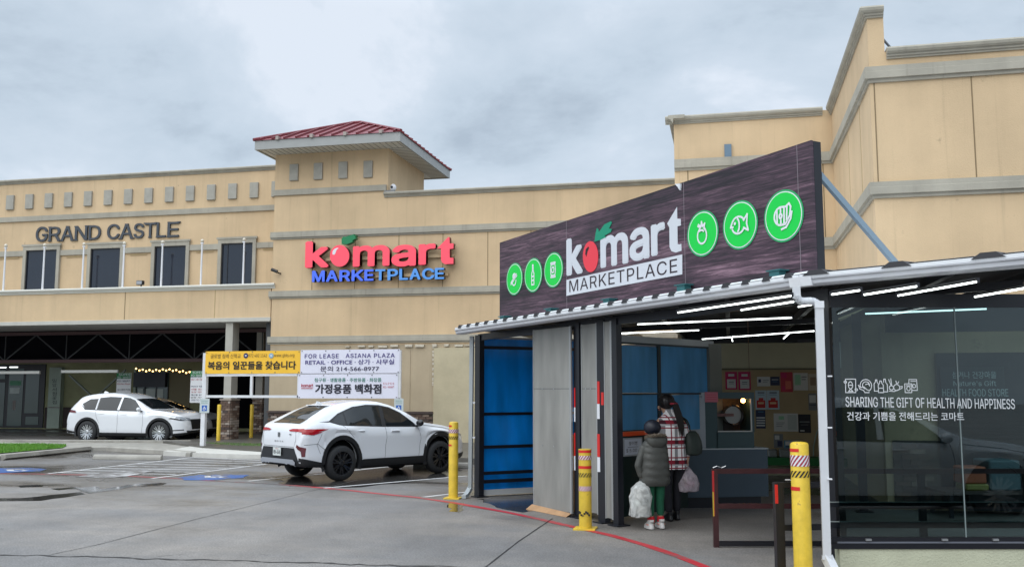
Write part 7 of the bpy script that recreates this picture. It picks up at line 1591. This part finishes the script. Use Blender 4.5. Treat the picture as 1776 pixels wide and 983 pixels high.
# ---- woman (seen from behind, looking down to the left)
Wm = person_at(1171, 903, 'woman seen from behind in a red and white plaid jacket with a long ponytail')
V = Vector
def body_mesh(h, lean, head, armL, armR, legL, legR, rr, footdir=(0.0, 1.0)):
    N, E_ = {}, []
    N['pel'] = ((lean * .25, 0, .52 * h), .105 * rr); N['waist'] = ((lean * .5, .0, .60 * h), .10 * rr); N['chest'] = ((lean * .75, .01, .72 * h), .125 * rr); N['neckb'] = ((lean * .9, .03, .815 * h), .06 * rr)
    N['neck'] = ((lean * .9 + head[0] * .4, .05 + head[1] * .4, .85 * h), .045 * rr)
    E_ += [('pel', 'waist'), ('waist', 'chest'), ('chest', 'neckb'), ('neckb', 'neck')]
    hc = V((lean * .9 + head[0], .05 + head[1], .925 * h))
    N['hd1'] = (tuple(hc - V((0, 0, .045 * h / 1.7))), .072); N['hd2'] = (tuple(hc + V((0, 0, .035))), .088); N['hd3'] = (tuple(hc + V((0, 0, .085))), .05)
    E_ += [('neck', 'hd1'), ('hd1', 'hd2'), ('hd2', 'hd3')]
    for s, arm, leg, t in ((-1, armL, legL, 'L'), (1, armR, legR, 'R')):
        N[t + 'sh'] = ((lean * .85 + s * .165 * rr, .01, .795 * h), .052 * rr); N[t + 'el'] = (arm[0], .038 * rr); N[t + 'wr'] = (arm[1], .024 * rr)
        d = (V(arm[1]) - V(arm[0])).normalized(); palm = V(arm[1]) + d * 0.055; N[t + 'palm'] = (tuple(palm), (.03 * rr, .017 * rr))
        E_ += [('neckb', t + 'sh'), (t + 'sh', t + 'el'), (t + 'el', t + 'wr'), (t + 'wr', t + 'palm')]
        outv = V((0, 1, 0)) if abs(d.z) > .6 else V((-s, 0, 0)); fingers(N, E_, s, arm[1], palm, d, outv, t, r=.0085 * rr, L=.07 * rr, curl=V((-s * .012, .012, 0)))
        N[t + 'hip'] = ((lean * .2 + s * .085 * rr, 0, .49 * h), .082 * rr); N[t + 'kn'] = (leg[0], .055 * rr); N[t + 'an'] = (leg[1], .036 * rr)
        a = V(leg[1]); N[t + 'heel'] = ((a.x, a.y - .03, .035), .034 * rr); N[t + 'toe'] = ((a.x + footdir[0] * .14, a.y + footdir[1] * .15, .025), .028 * rr)
        E_ += [('pel', t + 'hip'), (t + 'hip', t + 'kn'), (t + 'kn', t + 'an'), (t + 'an', t + 'heel'), (t + 'heel', t + 'toe')]
    return N, E_, hc
h = 1.70
N, E_, hc = body_mesh(h, -.045, (-.045, .03), ((-.22, .16, 1.14), (-.10, .38, 1.12)), ((.225, -.01, 1.05), (.20, .03, .80)), ((-.10, .02, .46), (-.075, .02, .09)), ((.06, .06, .46), (.055, .10, .09)), 1.0)
obj_mesh(skin(N, E_, 'pel'), 'body', SKINM, Wm)
# face, turned down to the left
fx = V((-.86, .35, -.35)).normalized()
MB().sphere(tuple(hc + fx * .096 + V((0, 0, -.005))), .017, 6, (1, 1, 1.3)).build('nose', SKINM, Wm, smooth=True)
MB().sphere(tuple(hc + fx * .085 + V((.0, 0, -.045))), .016, 6, (1, 1.3, .55)).build('mouth', mat('lips', (.36, .12, .10), .5), Wm, smooth=True)
sd_ = V((fx.y, -fx.x, 0)).normalized()
for s in (-1, 1): MB().sphere(tuple(hc + fx * .082 + sd_ * .032 * s + V((0, 0, .022))), .011, 6).build('eye', HAIR, Wm, smooth=True)
for s in (-1, 1): MB().sphere(tuple(hc + sd_ * .085 * s - fx * .005), .022, 6, (.7, .6, 1.3)).build('ear', SKINM, Wm, smooth=True)
hr_ = MB(); hr_.sphere(tuple(hc + V((.012, -.018, .038))), .108, 12, (1, 1.02, 1.05)); hr_.build('hair', HAIR, Wm, smooth=True)
pn = {}; pe = []
pts = [((-.035, -.105, 1.62), .034), ((-.02, -.135, 1.56), .042), ((.005, -.15, 1.46), .045), ((.03, -.155, 1.36), .040), ((.05, -.155, 1.26), .030), ((.058, -.15, 1.19), .014)]
for i, (p, r) in enumerate(pts): pn[i] = (tuple(V(p) + V((0, 0, 0))), r)
obj_mesh(skin(pn, [(i, i + 1) for i in range(len(pts) - 1)], 0), 'ponytail', HAIR, Wm)
st_ = MB()
for k in range(150):
    ja, jb, jc = random.uniform(-.040, .040), random.uniform(-.022, .016), random.uniform(.75, 1.12); prev = None
    for i, (p, r) in enumerate(pts):
        q_ = V(p) + V((ja * (1 if 0 < i < 5 else .6) + random.uniform(-.004, .004), -abs(jb) - r * .7 + ja * ja * 12, (p[2] - 1.62) * (jc - 1)))
        if prev is not None:
            n_ = V((.0022, 0, 0)); st_.add([prev - n_, prev + n_, q_ + n_, q_ - n_], [(0, 1, 2, 3)])
        prev = q_
for k in range(110):
    t_ = random.uniform(-2.4, 2.4); c0_ = hc + V((.012, -.018, .038)); a_ = random.uniform(.3, 1.5); r_ = .112
    pr_ = None
    for j in range(6):
        u_ = a_ + j * .16; q_ = c0_ + V((r_ * math.sin(t_) * math.sin(u_), -abs(r_ * math.cos(t_) * math.sin(u_)), r_ * math.cos(u_) * 1.04)) * random.uniform(.99, 1.03)
        if pr_ is not None: n_ = V((.0018, 0, 0)); st_.add([pr_ - n_, pr_ + n_, q_ + n_, q_ - n_], [(0, 1, 2, 3)])
        pr_ = q_
so_ = st_.build('hair_strands', mat('hair_strand', (.022, .017, .016), .4), Wm); so_['kind'] = 'stuff'
MB().lathe((-.028, -.115, 1.585), [(.036, -.016), (.052, -.010), (.056, 0.0), (.05, .012), (.036, .016)], 16).build('hair_tie', mat('scrunchie', (.30, .02, .04), .8), Wm, smooth=True)
def plaid():
    m = bpy.data.materials.new('plaid'); m.use_nodes = True; t = m.node_tree; b = t.nodes["Principled BSDF"]; L = t.links
    tcn = t.nodes.new("ShaderNodeTexCoord"); sp = t.nodes.new("ShaderNodeSeparateXYZ"); L.new(tcn.outputs['Object'], sp.inputs[0])
    def M(op, x, y=None):
        k = t.nodes.new("ShaderNodeMath"); k.operation = op
        for i, v in enumerate((x, y)):
            if v is None: continue
            if isinstance(v, (int, float)): k.inputs[i].default_value = v
            else: L.new(v, k.inputs[i])
        return k.outputs[0]
    ax = M('ADD', sp.outputs[0], M('MULTIPLY', sp.outputs[1], 0.55)); fx_ = M('FRACT', M('DIVIDE', M('ADD', ax, 10.02), 0.155)); fz = M('FRACT', M('DIVIDE', M('ADD', sp.outputs[2], 10.03), 0.27))
    def band(f, lo, hi): return M('MULTIPLY', M('GREATER_THAN', f, lo), M('LESS_THAN', f, hi))
    def mixc(c1, c2, f):
        k = t.nodes.new("ShaderNodeMix"); k.data_type = 'RGBA'; L.new(f, k.inputs[0])
        for i, c in ((6, c1), (7, c2)):
            if isinstance(c, tuple): k.inputs[i].default_value = (*c, 1)
            else: L.new(c, k.inputs[i])
        return k.outputs[2]
    W_, G_, R_, D_ = (.82, .80, .80), (.24, .24, .25), (.24, .012, .03), (.05, .006, .015)
    c = mixc(W_, G_, M('MULTIPLY', band(fx_, .0, .28), 1.0)); c = mixc(c, (.40, .39, .40), band(fz, .92, 1.0))
    c = mixc(c, R_, band(fx_, .66, .76)); c = mixc(c, R_, band(fz, .30, .36)); c = mixc(c, R_, band(fz, .78, .84)); c = mixc(c, R_, band(fz, .0, .20)); c = mixc(c, D_, M('MULTIPLY', band(fz, .0, .20), band(fx_, .0, .36)))
    L.new(c, b.inputs['Base Color']); b.inputs['Roughness'].default_value = .9; return m
PLD = plaid()
loft([(-.01, .01, .70, .195, .135), (-.008, .01, .78, .19, .135), (-.02, .005, .95, .18, .13), (-.025, .0, 1.10, .175, .13), (-.03, .0, 1.22, .182, .13), (-.035, .0, 1.32, .19, .125), (-.04, .01, 1.385, .165, .10), (-.045, .02, 1.43, .10, .075), (-.05, .03, 1.47, .065, .06)], 'jacket', PLD, Wm, wob=.012)
for (tag_, a, b, c) in (('L', (-.185, .01, 1.335), (-.225, .16, 1.14), (-.115, .365, 1.12)), ('R', (.115, .01, 1.335), (.23, -.01, 1.06), (.20, .03, .845))):
    obj_mesh(skin({0: (a, .072), 1: (tuple(V(a).lerp(V(b), .5)), .062), 2: (b, .056), 3: (tuple(V(b).lerp(V(c), .5)), .050), 4: (c, .044)}, [(0, 1), (1, 2), (2, 3), (3, 4)], 0), 'sleeve', PLD, Wm)
MB().lathe((-.05, .03, 1.455), [(.066, 0), (.058, .05), (.05, .055)], 16).build('collar', PLD, Wm, smooth=True)
TRB = mat('trousers_black', (.010, .010, .016), .8)
def trousers(h, legL, legR, m, par, rr=1.0, z1=.10, lean=0.0):
    N, E_ = {'p': ((lean * .2, 0, .525 * h), .12 * rr), 'q': ((lean * .3, 0, .56 * h), .11 * rr)}, [('p', 'q')]
    for s, leg, t in ((-1, legL, 'L'), (1, legR, 'R')):
        N[t + 'h'] = ((lean * .2 + s * .085 * rr, 0, .475 * h), .095 * rr); N[t + 'm'] = (tuple(V((lean * .2 + s * .085 * rr, 0, .475 * h)).lerp(V(leg[0]), .6)), .080 * rr); N[t + 'k'] = (leg[0], .066 * rr); N[t + 'c'] = (tuple(V(leg[0]).lerp(V(leg[1]), .5)), .060 * rr); N[t + 'a'] = ((leg[1][0], leg[1][1], z1), .052 * rr)
        E_ += [('p', t + 'h'), (t + 'h', t + 'm'), (t + 'm', t + 'k'), (t + 'k', t + 'c'), (t + 'c', t + 'a')]
    return obj_mesh(skin(N, E_, 'p'), 'trousers', m, par)
trousers(h, ((-.10, .02, .46), (-.075, .02, .09)), ((.06, .06, .46), (.055, .10, .09)), TRB, Wm)
def shoe(x, y, m, sole, par, L=.26, dx=0.0):
    loft([(x, y + .06 * L / .26, .012, .045, L / 2), (x, y + .06 * L / .26, .03, .046, L / 2 + .004)], 'sole', sole, par, n=20)
    S_ = loft([(x, y + .06 * L / .26, .03, .043, L / 2), (x, y + .055 * L / .26, .055, .042, L / 2 - .012), (x, y + .03, .08, .038, L / 2 - .05), (x, y - .005, .105, .036, .055), (x, y - .01, .125, .036, .045)], 'shoe', m, par, n=20)
    return S_
BSH = mat('shoe_black', (.01, .01, .012), .4); WSH = mat('shoe_white', (.60, .58, .56), .5); PKS = mat('shoe_pink', (.75, .28, .22), .5)
shoe(-.075, .0, BSH, BSH, Wm); shoe(.055, .08, BSH, BSH, Wm)
# ---- shoulder bag and shopping bags (held things of their own)
BGM = mat('bag_green', (.018, .028, .022), .55, noise=.3, nscale=9)
wm = Matrix.Translation(Wm.location) @ Matrix.Rotation(YAW, 4, 'Z')
HB = empty('shoulder_bag', Wm.location, 'dark green slouchy shoulder bag at the woman\'s right hip', 'bag', None, YAW)
loft([(.265, -.02, .88, .06, .05), (.27, -.02, .90, .11, .075), (.275, -.02, .98, .125, .085), (.265, -.02, 1.08, .12, .08), (.25, -.02, 1.17, .10, .06), (.24, -.02, 1.21, .07, .03)], 'bag_body', BGM, HB, wob=.03)
for o_ in (-.05, .02):
    MB().path([V((.22, o_, 1.20)), V((.20, o_ - .04, 1.28)), V((.16, o_ - .05, 1.36)), V((.125, o_ * .5, 1.40))], .010, 6).build('strap', BGM, HB, smooth=True)
def plastic(name, tint, alpha=0.75):
    m = bpy.data.materials.new(name); m.use_nodes = True; t = m.node_tree; b = t.nodes["Principled BSDF"]; L = t.links
    tcn = t.nodes.new("ShaderNodeTexCoord"); n = t.nodes.new("ShaderNodeTexNoise"); n.inputs['Scale'].default_value = 9; n.inputs['Detail'].default_value = 4; n.inputs['Distortion'].default_value = 1.5; L.new(tcn.outputs['Object'], n.inputs['Vector'])
    cr_ = t.nodes.new("ShaderNodeValToRGB"); e = cr_.color_ramp.elements; e[0].position = .35; e[0].color = (*[c * .55 for c in tint], 1); e[1].position = .65; e[1].color = (*tint, 1); L.new(n.outputs[0], cr_.inputs[0]); L.new(cr_.outputs[0], b.inputs['Base Color'])
    b.inputs['Roughness'].default_value = .22; b.inputs['Alpha'].default_value = alpha; b.inputs['Transmission Weight'].default_value = 0.1
    bp = t.nodes.new("ShaderNodeBump"); bp.inputs['Strength'].default_value = .9; bp.inputs['Distance'].default_value = .02; L.new(n.outputs[0], bp.inputs['Height']); L.new(bp.outputs[0], b.inputs['Normal']); return m
PB1 = plastic('bag_film', (.80, .82, .80), .82); PB2 = plastic('bag_film_pink', (.70, .60, .66), .7)
def shopping_bag(base, rings, m, label, stuff, handle, hue):
    B_ = empty('shopping_bag', base, label, 'bag', None, YAW); loft(rings, 'film', m, B_, wob=.085, n=48)
    for (c, r, sc, mm) in stuff: MB().sphere(c, r, 7, sc).build('contents', mm, B_, smooth=True)
    for s in (-.02, .02): MB().path([V(p) + V((s, 0, 0)) for p in handle], .006, 5).build('bag_handle', m, B_, smooth=True)
    return B_
IT1, IT2, IT3 = mat('item_green', (.12, .25, .06), .5), mat('item_cream', (.6, .52, .38), .6), mat('item_pinkbox', (.6, .10, .22), .5)
shopping_bag(Wm.location, [(.19, .02, .385, .10, .07), (.20, .02, .40, .135, .09), (.21, .02, .50, .145, .095), (.20, .02, .60, .115, .08), (.195, .02, .68, .06, .05), (.195, .025, .735, .018, .015)], PB2, 'thin white plastic bag with pink print in the woman\'s right hand', [((.22, .02, .49), .085, (1.1, .7, .6), IT3), ((.17, .02, .53), .05, (1, .7, 1), IT2)], [(.195, .025, .73), (.198, .03, .765)], 0)
# ---- child
Ch = person_at(1137, 917, 'child in a dark grey hooded puffer coat and green trousers holding a plastic bag')
h2 = 1.36
Nn, Ee, hc2 = body_mesh(h2, -.02, (.02, .02), ((-.225, .0, .80), (-.165, .0, .625)), ((.16, .12, .82), (.13, .26, .80)), ((-.065, .01, .34), (-.060, .0, .08)), ((.075, .02, .34), (.085, .03, .08)), .80)
for k_ in ('Lsh', 'Rsh'): Nn[k_] = ((Nn[k_][0][0] * .86, Nn[k_][0][1], Nn[k_][0][2] - .02), .034)
obj_mesh(skin(Nn, Ee, 'pel'), 'body', SKINM, Ch)
MB().sphere(tuple(hc2 + V((.0, -.012, .03))), .112, 12, (1.0, 1.02, .92)).build('hair', mat('hair_navy', (.008, .010, .020), .5), Ch, smooth=True)
fx = V((-.75, .55, -.3)).normalized()
MB().sphere(tuple(hc2 + fx * .088), .014, 6).build('nose', SKINM, Ch, smooth=True)
MB().sphere(tuple(hc2 + fx * .080 + V((0, 0, -.04))), .014, 6, (1, 1.3, .5)).build('mouth', MATS['lips'], Ch, smooth=True)
sd_ = V((fx.y, -fx.x, 0)).normalized()
for s in (-1, 1):
    MB().sphere(tuple(hc2 + fx * .078 + sd_ * .03 * s + V((0, 0, .015))), .010, 6).build('eye', HAIR, Ch, smooth=True)
    MB().sphere(tuple(hc2 + sd_ * .098 * s), .02, 6, (.6, .6, 1.2)).build('ear', SKINM, Ch, smooth=True)
PUF = mat('puffer_grey', (.060, .062, .056), .55, noise=.15, nscale=6, bump=.3, bscale=30)
rg_ = []
base = [(.57, .195, .14), (.66, .20, .15), (.76, .195, .15), (.86, .185, .145), (.96, .18, .14), (1.04, .172, .125), (1.11, .145, .10)]
for (z, rx, ry), (z2, rx2, ry2) in zip(base[:-1], base[1:]):
    for k, s in ((0, .955), (.25, 1.0), (.5, 1.01), (.75, .99)): rg_.append((0, 0, z + (z2 - z) * k, (rx + (rx2 - rx) * k) * s, (ry + (ry2 - ry) * k) * s))
rg_.append((0, .01, 1.15, .09, .08)); loft([(0, 0, .55, .16, .12)] + rg_, 'coat', PUF, Ch, wob=.022)
for a, b, c in (((-.128, 0, 1.07), (-.225, .0, .81), (-.175, 0, .655)), ((.128, .01, 1.07), (.17, .12, .84), (.14, .24, .80))):
    nn = {}; ee = []; k = 0
    for p, q in ((a, b), (b, c)):
        for f in (0, .2, .4, .6, .8):
            nn[k] = (tuple(V(p).lerp(V(q), f)), (.061 if k % 2 else .057) * (1 - k * .018)); k += 1
    nn[k] = (c, .040); obj_mesh(skin(nn, [(i, i + 1) for i in range(k)], 0), 'sleeve', PUF, Ch)
loft([(.01, -.07, 1.02, .05, .03), (.01, -.085, 1.05, .10, .05), (.01, -.08, 1.10, .135, .075), (.01, -.05, 1.15, .145, .095), (.01, -.03, 1.17, .13, .09)], 'hood', PUF, Ch, wob=.02)
fur = MB(); FURM = mat('fur_brown', (.14, .11, .08), .9)
for k in range(1500):
    t = random.uniform(0, 6.283); u = random.uniform(0, 6.283); R_ = .125; r_ = random.uniform(.01, .026)
    c = V((.01 + (R_ + r_ * math.cos(u)) * math.cos(t), -.03 + (R_ * .78 + r_ * math.cos(u)) * math.sin(t), 1.165 + .03 * math.sin(t) * -1 + r_ * math.sin(u))); d = V((random.uniform(-1, 1), random.uniform(-1, 1), random.uniform(-.6, 1))).normalized() * .022; n_ = d.orthogonal().normalized() * .003
    fur.add([c - n_, c + n_, c + d], [(0, 1, 2)])
fo = fur.build('fur_trim', FURM, Ch); fo['kind'] = 'stuff'
MB().path([V((.01 + .12 * math.cos(t * .3), -.03 + .094 * math.sin(t * .3), 1.165 - .03 * math.sin(t * .3))) for t in range(22)], .020, 6).build('hood_rim', FURM, Ch, smooth=True)
GRT = mat('trousers_green', (.004, .085, .040), .8, noise=.2, nscale=6)
trousers(h2, ((-.065, .01, .34), (-.060, .0, .08)), ((.075, .02, .34), (.085, .03, .08)), GRT, Ch, rr=.84, z1=.155)
SOK = mat('sock_red', (.45, .008, .015), .8)
for x, y in ((-.060, 0), (.085, .03)):
    MB().lathe((x, y, .09), [(.046, 0), (.048, .03), (.044, .07)], 14).build('sock', SOK, Ch, smooth=True)
S1_ = shoe(-.075, -.02, WSH, mat('sole_white', (.66, .64, .62), .5), Ch, L=.23); shoe(.085, .01, WSH, MATS['sole_white'], Ch, L=.23)
for x, y in ((-.075, -.02), (.085, .01)): 
    MB().box(x - .046, x + .046, y - .02, y + .05, .055, .068).build('shoe_stripe', PKS, Ch, bev=.004)
shopping_bag(Ch.location, [(-.215, -.02, .16, .10, .08), (-.215, -.02, .18, .135, .10), (-.215, -.02, .30, .13, .11), (-.205, -.02, .42, .135, .115), (-.20, -.02, .52, .115, .10), (-.185, -.01, .59, .06, .06), (-.170, 0, .62, .02, .02)], PB1, 'bulging clear plastic shopping bag in the child\'s left hand', [((-.21, -.02, .45), .09, (1, .8, .9), IT2), ((-.24, -.02, .33), .07, (1, .8, 1), IT1), ((-.19, -.03, .26), .08, (1.1, .8, .8), IT2)], [(-.170, 0, .61), (-.158, 0, .595)], 0)

Wm.rotation_euler.z += math.radians(10); HB.rotation_euler.z += math.radians(10); Ch.rotation_euler.z += math.radians(14)
for b_ in [o for o in COL.objects if o.name.startswith('shopping_bag')]: b_.rotation_euler.z += math.radians(10 if (b_.location - Wm.location).length < .01 else 14)
